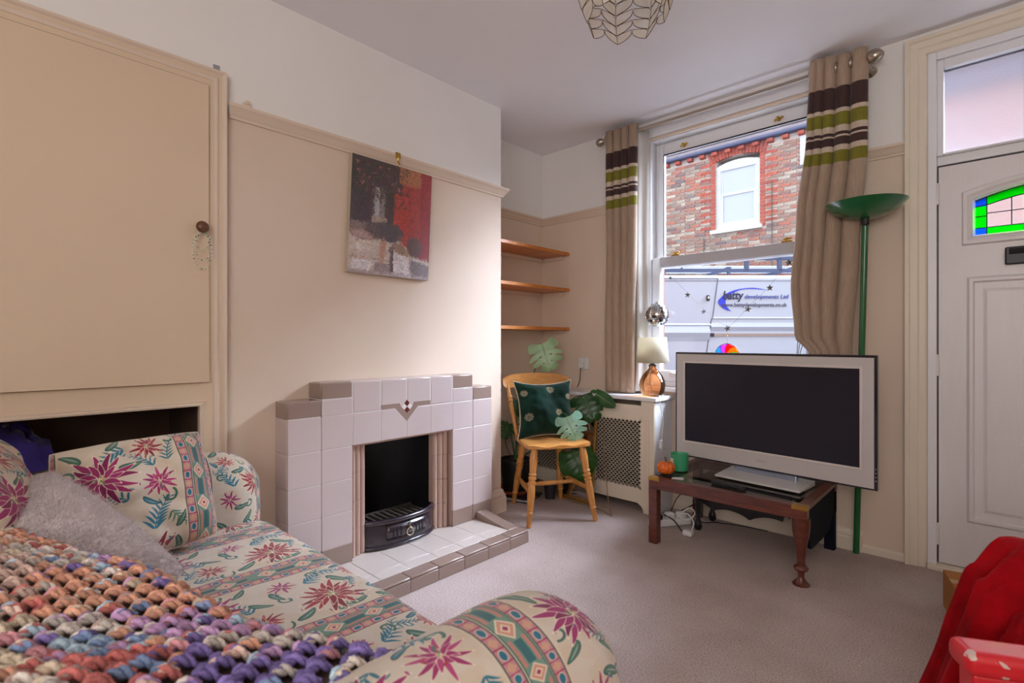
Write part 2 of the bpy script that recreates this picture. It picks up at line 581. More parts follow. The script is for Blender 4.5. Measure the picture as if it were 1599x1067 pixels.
FW, FH = 0.37, 0.50          # repeat of the floral print, metres
def floral():
    R = random.Random(4)
    P = Paint(FW, FH, 2000, (212, 200, 182))
    cream = (212, 200, 182); teal = (52, 118, 138); green = (78, 122, 104); dgreen = (52, 88, 76)
    red = (160, 58, 66); mag = (158, 50, 104); pink = (190, 110, 126)
    # mottled cream ground
    for k in range(160):
        P.ell(R.uniform(0, FW), R.uniform(0, FH), R.uniform(.01, .035), R.uniform(.008, .02), R.uniform(0, 3), (204, 184, 154), 0.25)
    def mum(cx, cy, r, col, dark, n=15, seed=0):
        Q = random.Random(seed)
        for lay, (rr, kk) in enumerate(((1.0, n), (0.62, n-4))):
            for k in range(kk):
                a = 2*PI*(k+0.4*lay)/kk + Q.uniform(-.12, .12)
                L = r*rr*Q.uniform(.8, 1.08)
                P.ell(cx+math.cos(a)*L*.58, cy+math.sin(a)*L*.58, L*.46, r*.125, a, col if (k+lay) % 3 else dark, 1, point=.55, bend=Q.uniform(-.8, .8), edge=(232, 216, 190))
        for k in range(12):
            a = Q.uniform(0, 2*PI); q = Q.uniform(0, r*.2)
            P.ell(cx+math.cos(a)*q, cy+math.sin(a)*q, r*.055, r*.04, a, (196, 178, 128) if k % 2 else (122, 140, 100), 1)
    def feather(cx, cy, L, ang, col, n=7, bend=.6):
        for k in range(n):
            t = k/(n-1)
            a = ang + bend*(t-.5)
            x = cx + math.cos(ang+bend*(t*.5-.25))*L*t; y = cy + math.sin(ang+bend*(t*.5-.25))*L*t
            for sgn in (-1, 1):
                aa = a + sgn*.85
                l = L*(.30-.16*t)
                P.ell(x+math.cos(aa)*l*.7, y+math.sin(aa)*l*.7, l*.72, l*.2, aa, col, 1, point=.6, bend=.5*sgn)
        P.stroke([(cx+math.cos(ang+bend*(t*.05-.25))*L*t*.1, cy+math.sin(ang+bend*(t*.05-.25))*L*t*.1) for t in range(11)], .0016, col)
    def leaf(cx, cy, L, ang, col, dark):
        P.ell(cx, cy, L*.5, L*.2, ang, dark, 1, point=.5, bend=.4)
        P.ell(cx, cy, L*.44, L*.15, ang, col, 1, point=.5, bend=.4)
        P.ell(cx, cy, L*.42, L*.02, ang, cream, .9, bend=2.0)
    def scroll(cx, cy, r, ang, col, sgn=1):
        pts = []
        for k in range(26):
            t = k/25
            a = ang + sgn*t*4.6
            q = r*(1-.78*t)
            pts.append((cx+math.cos(a)*q, cy+math.sin(a)*q))
        P.stroke(pts, .0032, dgreen); P.stroke(pts, .0018, col)
    x0 = 0.10
    # foliage
    feather(x0+.07, .10, .085, 2.2, teal, 7, .7); feather(x0+.19, .21, .09, 1.2, teal, 8, -.6)
    feather(x0+.135, .30, .07, 2.6, teal, 6, .6); feather(x0+.14, .445, .075, 3.6, teal, 7, .5)
    feather(x0+.235, .245, .06, -.9, green, 6, .5); feather(x0+.245, .40, .06, 1.4, teal, 6, -.4)
    feather(x0+.11, .205, .06, -.5, teal, 6, .5)
    leaf(x0+.10, .175, .075, .6, green, dgreen); leaf(x0+.235, .035, .07, 2.2, green, dgreen)
    leaf(x0+.03, .30, .07, 1.1, green, dgreen); leaf(x0+.155, .395, .06, .2, green, dgreen)
    leaf(x0+.25, .16, .055, 1.9, green, dgreen); leaf(x0+.03, .455, .06, 2.4, green, dgreen)
    leaf(x0+.19, .285, .05, -.5, teal, dgreen)
    feather(x0+.03, .16, .06, 1.2, teal, 6, .5); feather(x0+.26, .10, .06, 1.9, green, 6, -.5); feather(x0+.21, .39, .06, 2.4, teal, 6, .6)
    leaf(x0+.125, .47, .06, .9, green, dgreen); leaf(x0+.015, .215, .05, 2.0, teal, dgreen); leaf(x0+.26, .22, .05, 1.0, green, dgreen); leaf(x0+.10, .015, .06, .3, green, dgreen)
    scroll(x0+.03, .13, .022, .5, green); scroll(x0+.255, .47, .024, 2, green, -1)
    scroll(x0+.125, .245, .018, 3, green); scroll(x0+.235, .29, .02, 1, green, -1)
    scroll(x0+.13, .03, .02, 4, green); scroll(x0+.02, .40, .018, 2, green, -1)
    # big flowers
    mum(x0+.175, .12, .082, red, (132, 40, 52), 16, 1)
    mum(x0+.085, .37, .076, mag, (128, 34, 84), 15, 2)
    mum(x0+.215, .335, .044, mag, (180, 70, 120), 11, 3)
    mum(x0+.055, .235, .040, red, (180, 80, 80), 10, 4)
    mum(x0+.20, .45, .044, red, (140, 46, 60), 11, 5)
    mum(x0+.055, .045, .038, mag, (150, 60, 110), 9, 6)
    for k in range(34):
        c = (mag, teal, green, red)[k % 4]
        P.ell(x0+.015+R.uniform(0, .24), R.uniform(0, FH), R.uniform(.004, .009), R.uniform(.002, .0035), R.uniform(0, 3), c, .9, point=.4)
    # geometric band
    P.rect(0, 0, .104, FH, (216, 200, 176))
    for sx in (0.006, 0.076):
        P.rect(sx, 0, sx+.021, FH, (192, 134, 138))
        n = 20
        for k in range(n):
            y = (k+.5)*FH/n
            if k % 2: P.ell(sx+.0105, y, .0095, .006, PI/2, (48, 112, 134), 1, edge=(226, 208, 184))
            else: P.poly([(sx+.0105, y-.011), (sx+.02, y), (sx+.0105, y+.011), (sx+.001, y)], (206, 160, 132))
            P.rect(sx, y+.0105, sx+.021, y+.0135, (166, 66, 96))
        P.rect(sx-.0026, 0, sx, FH, dgreen); P.rect(sx+.021, 0, sx+.0236, FH, dgreen)
    P.rect(.0325, 0, .0715, FH, (116, 146, 128))
    n = 5
    for k in range(n):
        y = (k+.5)*FH/n; cx = .052
        for sx in (-1, 1):
            P.rect(cx+sx*.0135-.0028, y+.022, cx+sx*.0135+.0028, y+.078, (196, 128, 118))
        P.rect(cx-.0075, y+.026, cx+.0075, y+.074, (58, 106, 108))
        P.poly([(cx, y-.024), (cx+.0195, y), (cx, y+.024), (cx-.0195, y)], (226, 210, 186))
        P.poly([(cx, y-.0195), (cx+.0155, y), (cx, y+.0195), (cx-.0155, y)], (206, 150, 126))
        P.poly([(cx, y-.011), (cx+.009, y), (cx, y+.011), (cx-.009, y)], (228, 206, 176))
        P.poly([(cx, y-.006), (cx+.005, y), (cx, y+.006), (cx-.005, y)], (156, 52, 92))
    P.stroke([(.0325, 0), (.0325, FH)], .0012, dgreen); P.stroke([(.0715, 0), (.0715, FH)], .0012, dgreen)
    return P.image('floral_print')

def courtyard():
    # a plain stand-in picture in the photograph's colours: leafy shade, red wall, pale paved floor
    W, H = 0.49, 0.59
    R = random.Random(9)
    P = Paint(W, H, 900, (74, 60, 58), wrap=False)
    P.rect(0, 0, W, .26, (196, 180, 168))
    P.rect(0, .19, W, .26, (122, 104, 98))
    P.poly([(.30, .18), (W, .10), (W, H), (.30, H)], (170, 62, 54))
    P.poly([(.25, .27), (.34, .22), (.34, .44), (.25, .44)], (186, 62, 50))
    P.poly([(.42, .09), (W, .07), (W, H), (.42, H)], (150, 40, 42))
    P.rect(.28, .50, .42, H, (176, 110, 70))
    P.rect(0, .26, .25, H, (70, 56, 56))
    P.rect(.02, .27, .11, .42, (62, 50, 56)); P.rect(.125, .29, .20, .46, (96, 72, 64))
    P.rect(.135, .30, .165, .45, (168, 170, 178)); P.rect(.175, .30, .195, .44, (130, 120, 116))
    P.rect(.12, .265, .21, .30, (168, 150, 128))
    for k in range(420):
        x = R.uniform(.0, .34)**1.0; y = R.uniform(.36, H)
        if R.random() < .5: x = R.uniform(0, .24); y = R.uniform(.40, H)
        P.ell(x, y, R.uniform(.006, .016), R.uniform(.003, .006), R.uniform(0, 3), (R.randint(48, 78), R.randint(50, 70), R.randint(44, 62)), .8, point=.5)
    for k in range(36):
        x = R.uniform(.02, .3); y = R.uniform(.43, .57)
        P.ell(x, y, R.uniform(.004, .009), R.uniform(.003, .006), R.uniform(0, 3), (190, 112, 110), .85)
    P.ell(.20, .23, .12, .045, 0, (86, 72, 70)); P.ell(.23, .22, .055, .045, 0, (66, 58, 60))
    P.rect(.185, .20, .285, .275, (72, 64, 66))
    # paving
    P.poly([(0, .10), (.24, .06), (.30, .17), (0, .20)], (202, 186, 174))
    P.ell(.07, .195, .075, .024, -.1, (156, 122, 112)); P.ell(.07, .195, .06, .016, -.1, (176, 148, 136))
    P.ell(.06, .13, .08, .03, -.1, (204, 184, 170)); P.ell(.06, .13, .06, .02, -.1, (214, 200, 190))
    P.poly([(.165, .04), (.20, .04), (.21, .19), (.18, .19)], (188, 138, 112))
    P.rect(0, .075, .2, .085, (186, 150, 130))
    P.poly([(.01, .02), (.12, .02), (.13, .07), (.02, .07)], (226, 220, 220))
    P.poly([(.14, .02), (.24, .02), (.24, .06), (.15, .065)], (150, 132, 130))
    P.poly([(.25, .015), (.37, .0), (.345, .12), (.26, .14)], (222, 214, 216))
    P.poly([(.24, .02), (.26, .02), (.255, .16), (.235, .15)], (92, 72, 68))
    P.poly([(.37, .02), (W, .01), (W, .09), (.36, .1)], (120, 108, 112))
    P.poly([(.33, .105), (W, .08), (W, .1), (.33, .125)], (206, 192, 182))
    P.ell(.30, .145, .06, .025, -.4, (150, 120, 96))
    P.ell(.39, .17, .05, .06, .3, (92, 66, 60))
    P.rect(0, 0, W, .02, (160, 146, 150), .6)
    # loose brushwork: short dabs that drag each patch's colour about
    for k in range(5200):
        x, y = R.uniform(.002, W-.002), R.uniform(.002, H-.002)
        c = P.a[min(P.h-1, int(y*P.ppm)), min(P.w-1, int(x*P.ppm))].copy()
        j = R.uniform(.80, 1.22)
        c = np.clip(c*j + np.array([R.uniform(-9, 9) for q in range(3)]), 0, 255)
        P.ell(x+R.uniform(-.012, .012), y+R.uniform(-.012, .012), R.uniform(.004, .013), R.uniform(.0015, .004), R.choice((1.4, 1.6, .1, -.15, .8)), c, .75)
    for k in range(260):
        x = R.uniform(.20, .40); y = R.uniform(.30, .57)
        if R.random() < (x-.20)/.26: continue
        P.ell(x, y, R.uniform(.004, .012), R.uniform(.001, .0022), R.uniform(.4, 2.4), (72, 52, 48), .7, point=.5)
    P.a = P.a*.86 + np.array((176, 160, 160), np.float32)*.14  # pale gloss haze mixed into the whole picture
    return P.image('courtyard_print')

MAT = {}
MAT['wall'] = wall_paint()
MAT['carpet'] = carpet()
MAT['ceiling'] = M('ceiling_paint', (244, 241, 242), .85, var=.015, vscale=2)
MAT['trim'] = M('beige_gloss_paint', (223, 203, 182), .45, var=.02, bump=.05, bscale=15)
MAT['cream_gloss'] = M('cream_gloss_paint', (228, 216, 196), .35, var=.02, bump=.04, bscale=14)
MAT['cupboard'] = M('cupboard_paint', (222, 198, 168), .5, var=.02, vscale=2, bump=.06, bscale=10)
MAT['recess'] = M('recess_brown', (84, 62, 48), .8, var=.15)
MAT['upvc'] = M('white_upvc', (232, 232, 234), .3, var=.01)
MAT['door'] = M('white_door_skin', (226, 221, 220), .35, var=.015, bump=.28, bscale=26, stretch=(7, 7, .7))
MAT['grey_rail'] = M('grey_sash_rail', (190, 188, 192), .4, var=.02)
MAT['brass'] = M('brass', (190, 150, 70), .3, 1.0, var=.1)
MAT['nickel'] = M('satin_nickel', (178, 168, 156), .28, 1.0, var=.05)
MAT['dark'] = M('black_gap', (16, 15, 15), .8)
MAT['glass'] = clear_glass('window_glass', (.97, .98, 1.0), .6)
MAT['frost'] = frosted_glass('obscured_glass', (.93, .93, .97), 120)
MAT['tile'] = M('pale_mauve_glaze', (202, 186, 182), .18, var=.03, vscale=3, coat=.35)
MAT['tile_dark'] = M('taupe_glaze', (150, 128, 116), .2, var=.05, vscale=4, coat=.3)
MAT['flute'] = M('fluted_tile_glaze', (190, 160, 146), .22, var=.06, coat=.3)
MAT['grout'] = M('grout', (206, 198, 192), .9)
MAT['hearth'] = M('cream_hearth_glaze', (214, 202, 192), .16, var=.03, coat=.4)
MAT['maroon'] = M('maroon_glaze', (104, 44, 36), .25, coat=.3)
MAT['ivory'] = M('ivory_glaze', (232, 224, 220), .25, coat=.3)
MAT['soot'] = M('black_fireback', (22, 21, 24), .5, var=.4, vscale=8, bump=.3, bscale=20)
MAT['enamel'] = M('dark_plum_enamel', (44, 34, 44), .22, var=.1, coat=.6)
MAT['iron'] = M('grey_grate_iron', (92, 84, 76), .6, .4, var=.2)
MAT['pine'] = wood('orange_pine', (186, 104, 36), (214, 136, 58), .4, 5, (1, 7, 7))
MAT['beech'] = wood('honey_beech', (190, 124, 56), (216, 154, 84), .35, 9, (6, 6, 1.2))
MAT['mahogany'] = wood('red_mahogany', (70, 28, 18), (112, 52, 34), .3, 8, (1, 6, 6), .4)
MAT['lacquer'] = M('black_lacquer', (24, 24, 30), .25, var=.2, coat=.4)
MAT['navy'] = M('blue_black_stain', (14, 20, 32), .75, var=.2, spec=.12)
MAT['gold'] = M('dull_gold', (186, 142, 76), .4, .8, var=.2, vscale=30)
MAT['knobwood'] = wood('brown_knob_wood', (78, 46, 26), (112, 70, 42), .35, 20)
MAT['black'] = M('black_plastic', (26, 25, 28), .4, var=.05)
MAT['white'] = M('white_plastic', (228, 226, 224), .35, var=.01)
MAT['green'] = M('dark_green_enamel', (26, 98, 52), .25, var=.05, coat=.4)
# ================================================================== the room
CEIL = 2.61
XL = -2.33          # face of the chimney breast
YW = 3.21           # face of the window wall
fl = MB(); fl.box((-3.0, -1.9, -0.08), (1.9, YW+0.26, 0)); o = fl.build('floor', MAT['carpet']); o['kind'] = 'structure'
ce = MB(); ce.box((-3.0, -1.9, CEIL), (1.9, YW+0.26, CEIL+0.12)); o = ce.build('ceiling', MAT['ceiling']); o['kind'] = 'structure'

wl = MB()
wl.box((-2.95, 0.729, 0), (XL, 1.242, CEIL))            # chimney breast left of the fire opening
wl.box((-2.95, 1.854, 0), (XL, 2.37, CEIL))
wl.box((-2.95, 1.242, 0.608), (XL, 1.854, CEIL))
wl.box((-2.95, 1.242, 0), (-2.66, 1.854, 0.608))
wl.box((-2.95, 2.37, 0), (-2.68, YW, CEIL))             # alcove
wl.box((-2.95, -0.62, 2.205), (XL, 0.729, CEIL))        # above the cupboard
wl.box((-2.95, -1.9, 0), (XL, -0.62, CEIL))
wl.box((-2.95, -0.62, 0), (-2.80, 0.729, 2.205))
o = wl.build('wall_left', MAT['wall']); o['kind'] = 'structure'

WX0, WX1, WZ0, WZ1 = -1.745, -0.66, 0.80, 2.50          # window opening
DX0, DX1, DZ1 = -0.236, 0.656, 2.50                     # door opening
ww = MB()
ww.box((-2.95, YW, 0), (WX0, YW+0.24, CEIL))
ww.box((WX0, YW, 0), (WX1, YW+0.24, WZ0))
ww.box((WX0, YW, WZ1), (WX1, YW+0.24, CEIL))
ww.box((WX1, YW, 0), (DX0, YW+0.24, CEIL))
ww.box((DX0, YW, DZ1), (DX1, YW+0.24, CEIL))
ww.box((DX1, YW, 0), (1.9, YW+0.24, CEIL))
o = ww.build('wall_window', MAT['wall']); o['kind'] = 'structure'
wr = MB(); wr.box((1.62, -1.9, 0), (1.9, YW, CEIL)); o = wr.build('wall_right', MAT['wall']); o['kind'] = 'structure'
wb = MB(); wb.box((-2.33, -1.9, 0), (1.62, -1.72, CEIL)); o = wb.build('wall_back', MAT['wall']); o['kind'] = 'structure'

# picture rails: an ogee strip, profile (out from wall, height)
RAIL = [(0, 2.034), (.010, 2.034), (.013, 2.044), (.020, 2.050), (.024, 2.060), (.034, 2.072), (.040, 2.078), (.040, 2.090), (0, 2.092)]
def rail_y(mb, x, y0, y1, prof, m0=0, m1=0):       # along Y, facing +X; m = mitre sign at each end
    mb.prism(prof, lambda p: (x+p[0], y0 - m0*p[0], p[1]), lambda p: (x+p[0], y1 + m1*p[0], p[1]))
def rail_x(mb, y, x0, x1, prof, m0=0, m1=0):       # along X, facing -Y
    mb.prism(prof, lambda p: (x0 - m0*p[0], y-p[0], p[1]), lambda p: (x1 + m1*p[0], y-p[0], p[1]))
t = MB()
rail_y(t, XL, 0.752, 2.37, RAIL, 0.4, 1)
rail_x2 = t.prism(RAIL, lambda p: (XL+p[0], 2.37+p[0], p[1]), lambda p: (-2.60, 2.37+p[0], p[1]))
o = t.build('trim_1', MAT['trim'], smooth=30); o['kind'] = 'structure'
t = MB(); rail_y(t, -2.68, 2.37, YW, RAIL, 0, -1); o = t.build('trim_2', MAT['trim'], smooth=30); o['kind'] = 'structure'
t = MB(); rail_x(t, YW, -2.68, -1.80, RAIL, -1, 0); o = t.build('trim_3', MAT['trim'], smooth=30); o['kind'] = 'structure'
t = MB(); rail_x(t, YW, -0.60, -0.322, RAIL); o = t.build('trim_4', MAT['trim'], smooth=30); o['kind'] = 'structure'

SKIRT = [(0, 0), (.026, 0), (.026, .088), (.022, .096), (.024, .108), (.014, .120), (.010, .140), (0, .146)]
t = MB(); rail_y(t, XL, 2.166, 2.37, SKIRT, 0, 1)
t.prism(SKIRT, lambda p: (XL+p[0], 2.37+p[0], p[1]), lambda p: (-2.66, 2.37+p[0], p[1]))
o = t.build('baseboard_left', MAT['trim'], smooth=30); o['kind'] = 'structure'
t = MB(); rail_x(t, YW, -1.54, -0.50, [(a, b*.75) for a, b in SKIRT]); o = t.build('baseboard_window', MAT['cream_gloss'], smooth=30); o['kind'] = 'structure'
t = MB(); rail_x(t, YW, -0.50, -0.322, [(0, 0), (.014, 0), (.014, .030), (.008, .038), (0, .04)]); o = t.build('trim_5', MAT['cream_gloss'], smooth=30); o['kind'] = 'structure'

# ------------------------------------------------------------------ front door
door = structure('door_1', (0.21, YW, 0))
ARCH = [(0, -.012), (.030, -.012), (.034, .0), (.034, .016), (.026, .022), (.026, .048), (.018, .056), (.018, .078), (.010, .084), (0, .084)]
# architrave: profile (out from wall, inward from the outer edge) swept round left, top, right
a = MB()
XO, ZO, XR = -0.322, 2.582, 0.742
def arch_pts(i):
    return {0: lambda p: (XO+p[1], YW-p[0], 0.0), 1: lambda p: (XO+p[1], YW-p[0], ZO-p[1]),
            2: lambda p: (XR-p[1], YW-p[0], ZO-p[1]), 3: lambda p: (XR-p[1], YW-p[0], 0.0)}[i]
for i, nm in enumerate(('jamb', 'head', 'jamb')):
    a = MB(); a.prism([(p[0], max(0, p[1])) for p in ARCH], arch_pts(i), arch_pts(i+1))
    a.build('architrave', MAT['cream_gloss'], door, smooth=30)
f = MB()
f.box((DX0, YW-.005, 0.02), (DX0+.034, YW+.10, 2.50)); f.box((DX1-.034, YW-.005, 0.02), (DX1, YW+.10, 2.50))
f.box((DX0+.034, YW-.005, 2.462), (DX1-.034, YW+.10, 2.50))
f.build('lining', MAT['upvc'], door, bevel=.003)
f = MB(); f.box((DX0+.034, YW+.03, 1.955), (DX1-.034, YW+.09, 1.998)); f.build('transom', MAT['upvc'], door, bevel=.003)
f = MB(); f.box((DX0, YW-.03, 0), (DX1, YW+.10, 0.024)); f.build('threshold', MAT['cream_gloss'], door, bevel=.004)
fx0, fx1, fz0, fz1 = DX0+.034, DX1-.034, 1.998, 2.462
f = MB()
for (x0, x1, z0, z1) in ((fx0, fx0+.026, fz0, fz1), (fx1-.026, fx1, fz0, fz1), (fx0+.026, fx1-.026, fz1-.045, fz1), (fx0+.026, fx1-.026, fz0, fz0+.012)):
    f.box((x0, YW+.012, z0), (x1, YW+.07, z1))
f.build('fanlight_frame', MAT['upvc'], door, bevel=.004)
f = MB(); f.box((fx0+.024, YW+.046, fz1-.052), (fx1-.024, YW+.05, fz1-.044)); f.build('gasket', MAT['black'], door)
f = MB(); f.box((fx0+.02, YW+.040, fz0+.008), (fx1-.02, YW+.044, fz1-.04)); f.build('fanlight_pane', MAT['frost'], door)

# leaf with an arched light cut through it
LX0, LX1, LZ0, LZ1, LY = -0.196, 0.616, 0.028, 1.946, YW+.028
cx = 0.21; GX0, GX1, GZ0, GZS, GR = -0.066, 0.486, 1.600, 1.762, 0.052
def arc_z(x, grow=0.0):
    h = (GX1-GX0)/2+grow
    return GZS + grow*.6 + GR*(1-((x-cx)/h)**2)
lf = MB()
def slab(mb, x0, x1, z0, z1, y0=LY, y1=LY+.044): mb.box((x0, y0, z0), (x1, y1, z1))
slab(lf, LX0, GX0, LZ0, LZ1); slab(lf, GX1, LX1, LZ0, LZ1); slab(lf, GX0, GX1, LZ0, GZ0)
n = 16
xs = [GX0+(GX1-GX0)*i/n for i in range(n+1)]
for i in range(n):
    za, zb = arc_z(xs[i]), arc_z(xs[i+1])
    v = [(xs[i], LY, za), (xs[i+1], LY, zb), (xs[i+1], LY, LZ1), (xs[i], LY, LZ1), (xs[i], LY+.044, za), (xs[i+1], LY+.044, zb), (xs[i+1], LY+.044, LZ1), (xs[i], LY+.044, LZ1)]
    lf.add(v, [(0,1,2,3), (7,6,5,4), (4,5,1,0)])
leaf = lf.build('leaf', MAT['door'], door, fixn=False)
# raised bead round the arched light
def arch_outline(g, k=18):
    pts = [(GX0-g, GZ0-g), (GX1+g, GZ0-g)]
    for i in range(k+1):
        x = GX1+g - (GX1-GX0+2*g)*i/k
        pts.append((x, arc_z(x, g) + (0 if g <= 0 else g*.4)))
    return pts
def ring(mb, g0, g1, y0, y1):
    A, B = arch_outline(g0), arch_outline(g1)
    m = len(A)
    v = [(x, y0, z) for x, z in A] + [(x, y1, z) for x, z in B]
    mb.add(v, [(i, (i+1) % m, m+(i+1) % m, m+i) for i in range(m)])
b = MB(); ring(b, .046, .040, LY, LY-.014); ring(b, .040, .026, LY-.014, LY-.016); ring(b, .026, .014, LY-.016, LY-.006); ring(b, .014, .006, LY-.006, LY-.012); ring(b, .006, -.003, LY-.012, LY+.02)
b.build('light_bead', MAT['door'], leaf, smooth=40)
# leaded stained glass: green border with blue corners, clear obscured middle
def stained(name, rgb):
    m, nt, p = new_mat(name)
    nt.nodes.remove(p); L = nt.links; out = nt.nodes['Material Output']
    tc = N(nt, 'ShaderNodeTexCoord'); n2 = N(nt, 'ShaderNodeTexNoise'); n2.inputs['Scale'].default_value = 45
    L.new(tc.outputs['Object'], n2.inputs['Vector'])
    bp = N(nt, 'ShaderNodeBump'); bp.inputs['Strength'].default_value = .4; bp.inputs['Distance'].default_value = .004
    L.new(n2.outputs['Fac'], bp.inputs['Height'])
    t = N(nt, 'ShaderNodeBsdfTransparent'); t.inputs['Color'].default_value = lin(rgb)
    tl = N(nt, 'ShaderNodeBsdfTranslucent'); tl.inputs['Color'].default_value = lin(rgb)
    rf = N(nt, 'ShaderNodeBsdfRefraction'); rf.inputs['Color'].default_value = lin(rgb); rf.inputs['Roughness'].default_value = .5; rf.inputs['IOR'].default_value = 1.04
    L.new(bp.outputs['Normal'], rf.inputs['Normal'])
    m1 = N(nt, 'ShaderNodeMixShader'); m1.inputs[0].default_value = .08
    L.new(rf.outputs[0], m1.inputs[1]); L.new(tl.outputs[0], m1.inputs[2])
    L.new(m1.outputs[0], out.inputs['Surface'])
    return m
sg_green = stained('green_cathedral_glass', (10, 235, 60)); sg_blue = stained('blue_cathedral_glass', (70, 150, 250)); sg_clear = stained('pale_reeded_glass', (240, 228, 226))
gy = LY+.018
ix0, ix1, iz0 = GX0+.042, GX1-.042, GZ0+.032
def itop(x): return arc_z(x) - .040
xv = [GX0, GX0+.042, GX0+.145, cx+.0-.0, GX1-.145, GX1-.042, GX1]
def quad_pane(x0, x1, zb0, zb1, zt, mat, k=6):
    q = MB(); v = []
    for i in range(k+1):
        x = x0+(x1-x0)*i/k
        v += [(x, gy, zb0+(zb1-zb0)*i/k), (x, gy, zt(x)), (x, gy+.003, zb0+(zb1-zb0)*i/k), (x, gy+.003, zt(x))]
    fs = []
    for i in range(k):
        a0 = 4*i; b0 = 4*i+4
        fs += [(a0, b0, b0+1, a0+1), (a0+3, b0+3, b0+2, a0+2)]
    q.add(v, fs); return q.build('pane', mat, leaf, fixn=False)
zm = GZ0+.098
top = lambda x: arc_z(x)
cst = lambda c: (lambda x: c)
for s in (0, 1):
    fx = (lambda x: x) if s == 0 else (lambda x: 2*cx-x)
    A0, A1 = sorted((fx(GX0), fx(ix0)))
    quad_pane(A0, A1, itop(ix0)-.004, itop(ix0)-.004, top, sg_blue)
    quad_pane(A0, A1, iz0, iz0, cst(zm-.012), sg_green); quad_pane(A0, A1, zm-.012, zm-.012, cst(itop(ix0)-.004), sg_green)
    quad_pane(A0, A1, GZ0-.003, GZ0-.003, cst(iz0), sg_blue)
    B0, B1 = sorted((fx(ix0), fx(cx-.10))); 
    for q0, q1 in ((ix0, GX0+.212), (GX0+.212, cx)):
        q0, q1 = sorted((fx(q0), fx(q1)))
        q = MB(); v = []; k = 6
        for i in range(k+1):
            x = q0+(q1-q0)*i/k
            v += [(x, gy, itop(x)), (x, gy, arc_z(x)+.002), (x, gy+.003, itop(x)), (x, gy+.003, arc_z(x)+.002)]
        fs = []
        for i in range(k):
            a0 = 4*i; b0 = 4*i+4
            fs += [(a0, b0, b0+1, a0+1), (a0+3, b0+3, b0+2, a0+2)]
        q.add(v, fs); q.build('pane', sg_green, leaf, fixn=False)
        quad_pane(q0, q1, GZ0-.003, GZ0-.003, cst(iz0), sg_green)
    for q0, q1 in ((ix0, GX0+.125), (GX0+.125, cx)):
        q0, q1 = sorted((fx(q0), fx(q1)))
        quad_pane(q0, q1, iz0, iz0, cst(zm), sg_clear); quad_pane(q0, q1, zm, zm, itop, sg_clear)
ld = MB(); yl = gy-.002
def came(p, q, r=.0026): ld.tube([p, q], r, 6)
def arcpath(fn, x0, x1, k=14): return [(x0+(x1-x0)*i/k, yl, fn(x0+(x1-x0)*i/k)) for i in range(k+1)]
ld.tube(arcpath(itop, ix0, ix1), .0026, 6); ld.tube(arcpath(lambda x: arc_z(x)-.002, GX0, GX1), .003, 6)
came((GX0, yl, iz0), (GX1, yl, iz0)); came((ix0, yl, zm), (ix1, yl, zm))
for s in (0, 1):
    fx = (lambda x: x) if s == 0 else (lambda x: 2*cx-x)
    came((fx(ix0), yl, GZ0), (fx(ix0), yl, arc_z(ix0)))
    came((fx(GX0+.125), yl, iz0), (fx(GX0+.125), yl, itop(GX0+.125)))
    came((fx(GX0), yl, zm-.012), (fx(ix0), yl, zm-.012)); came((fx(GX0), yl, itop(ix0)-.004), (fx(ix0), yl, itop(ix0)-.004+.006))
    came((fx(GX0+.212), yl, itop(GX0+.212)), (fx(GX0+.212), yl, arc_z(GX0+.212))); came((fx(GX0+.212), yl, GZ0), (fx(GX0+.212), yl, iz0))
came((cx, yl, GZ0), (cx, yl, arc_z(cx)))
ld.build('lead_came', MAT['black'], leaf, smooth=60)
# pressed panels
def pressed(x0, x1, z0, z1):
    p = MB()
    lv = [(0, 0), (.010, -.012), (.022, -.012), (.030, .004), (.052, .004), (.072, -.006)]
    for k in range(len(lv)-1):
        (g0, d0), (g1, d1) = lv[k], lv[k+1]
        A = [(x0+g0, LY+d0-.001, z0+g0), (x1-g0, LY+d0-.001, z0+g0), (x1-g0, LY+d0-.001, z1-g0), (x0+g0, LY+d0-.001, z1-g0)]
        B = [(x0+g1, LY+d1-.001, z0+g1), (x1-g1, LY+d1-.001, z0+g1), (x1-g1, LY+d1-.001, z1-g1), (x0+g1, LY+d1-.001, z1-g1)]
        p.add(A+B, [(i, (i+1) % 4, 4+(i+1) % 4, 4+i) for i in range(4)])
    g, d = lv[-1]
    p.add([(x0+g, LY+d-.001, z0+g), (x1-g, LY+d-.001, z0+g), (x1-g, LY+d-.001, z1-g), (x0+g, LY+d-.001, z1-g)], [(0, 1, 2, 3)])
    p.build('door_panel', MAT['door'], leaf, fixn=True)
pressed(-0.094, 0.172, 0.245, 1.404); pressed(0.248, 0.514, 0.245, 1.404)
lb = MB(); lb.box((.036, LY-.018, 1.448), (.384, LY, 1.528)); lp = lb.build('letter_plate', MAT['black'], leaf, bevel=.006)
lb = MB(); lb.box((.05, LY-.024, 1.494), (.37, LY-.018, 1.520)); lb.build('letter_flap', MAT['dark'], leaf, bevel=.002)
for z in (1.815, .985, .168):
    h = MB(); h.cyl((-.204, YW+.016, z-.052), (-.204, YW+.016, z+.052), .011, 14); h.box((-.216, YW+.016, z-.05), (-.192, YW+.03, z+.05))
    h.build('hinge', MAT['white'], door, smooth=40, bevel=.002)
g = MB(); g.box((LX0-.0058, LY+.008, LZ0-.004), (LX0-.0002, LY+.03, LZ1)); g.box((LX1+.0002, LY+.008, LZ0-.004), (LX1+.0058, LY+.03, LZ1)); g.box((LX0-.0058, LY+.012, LZ1), (LX1+.0058, LY+.03, LZ1+.009)); g.box((LX0, LY+.01, .024), (LX1, LY+.03, .028)); g.build('weather_seal', MAT['black'], door)

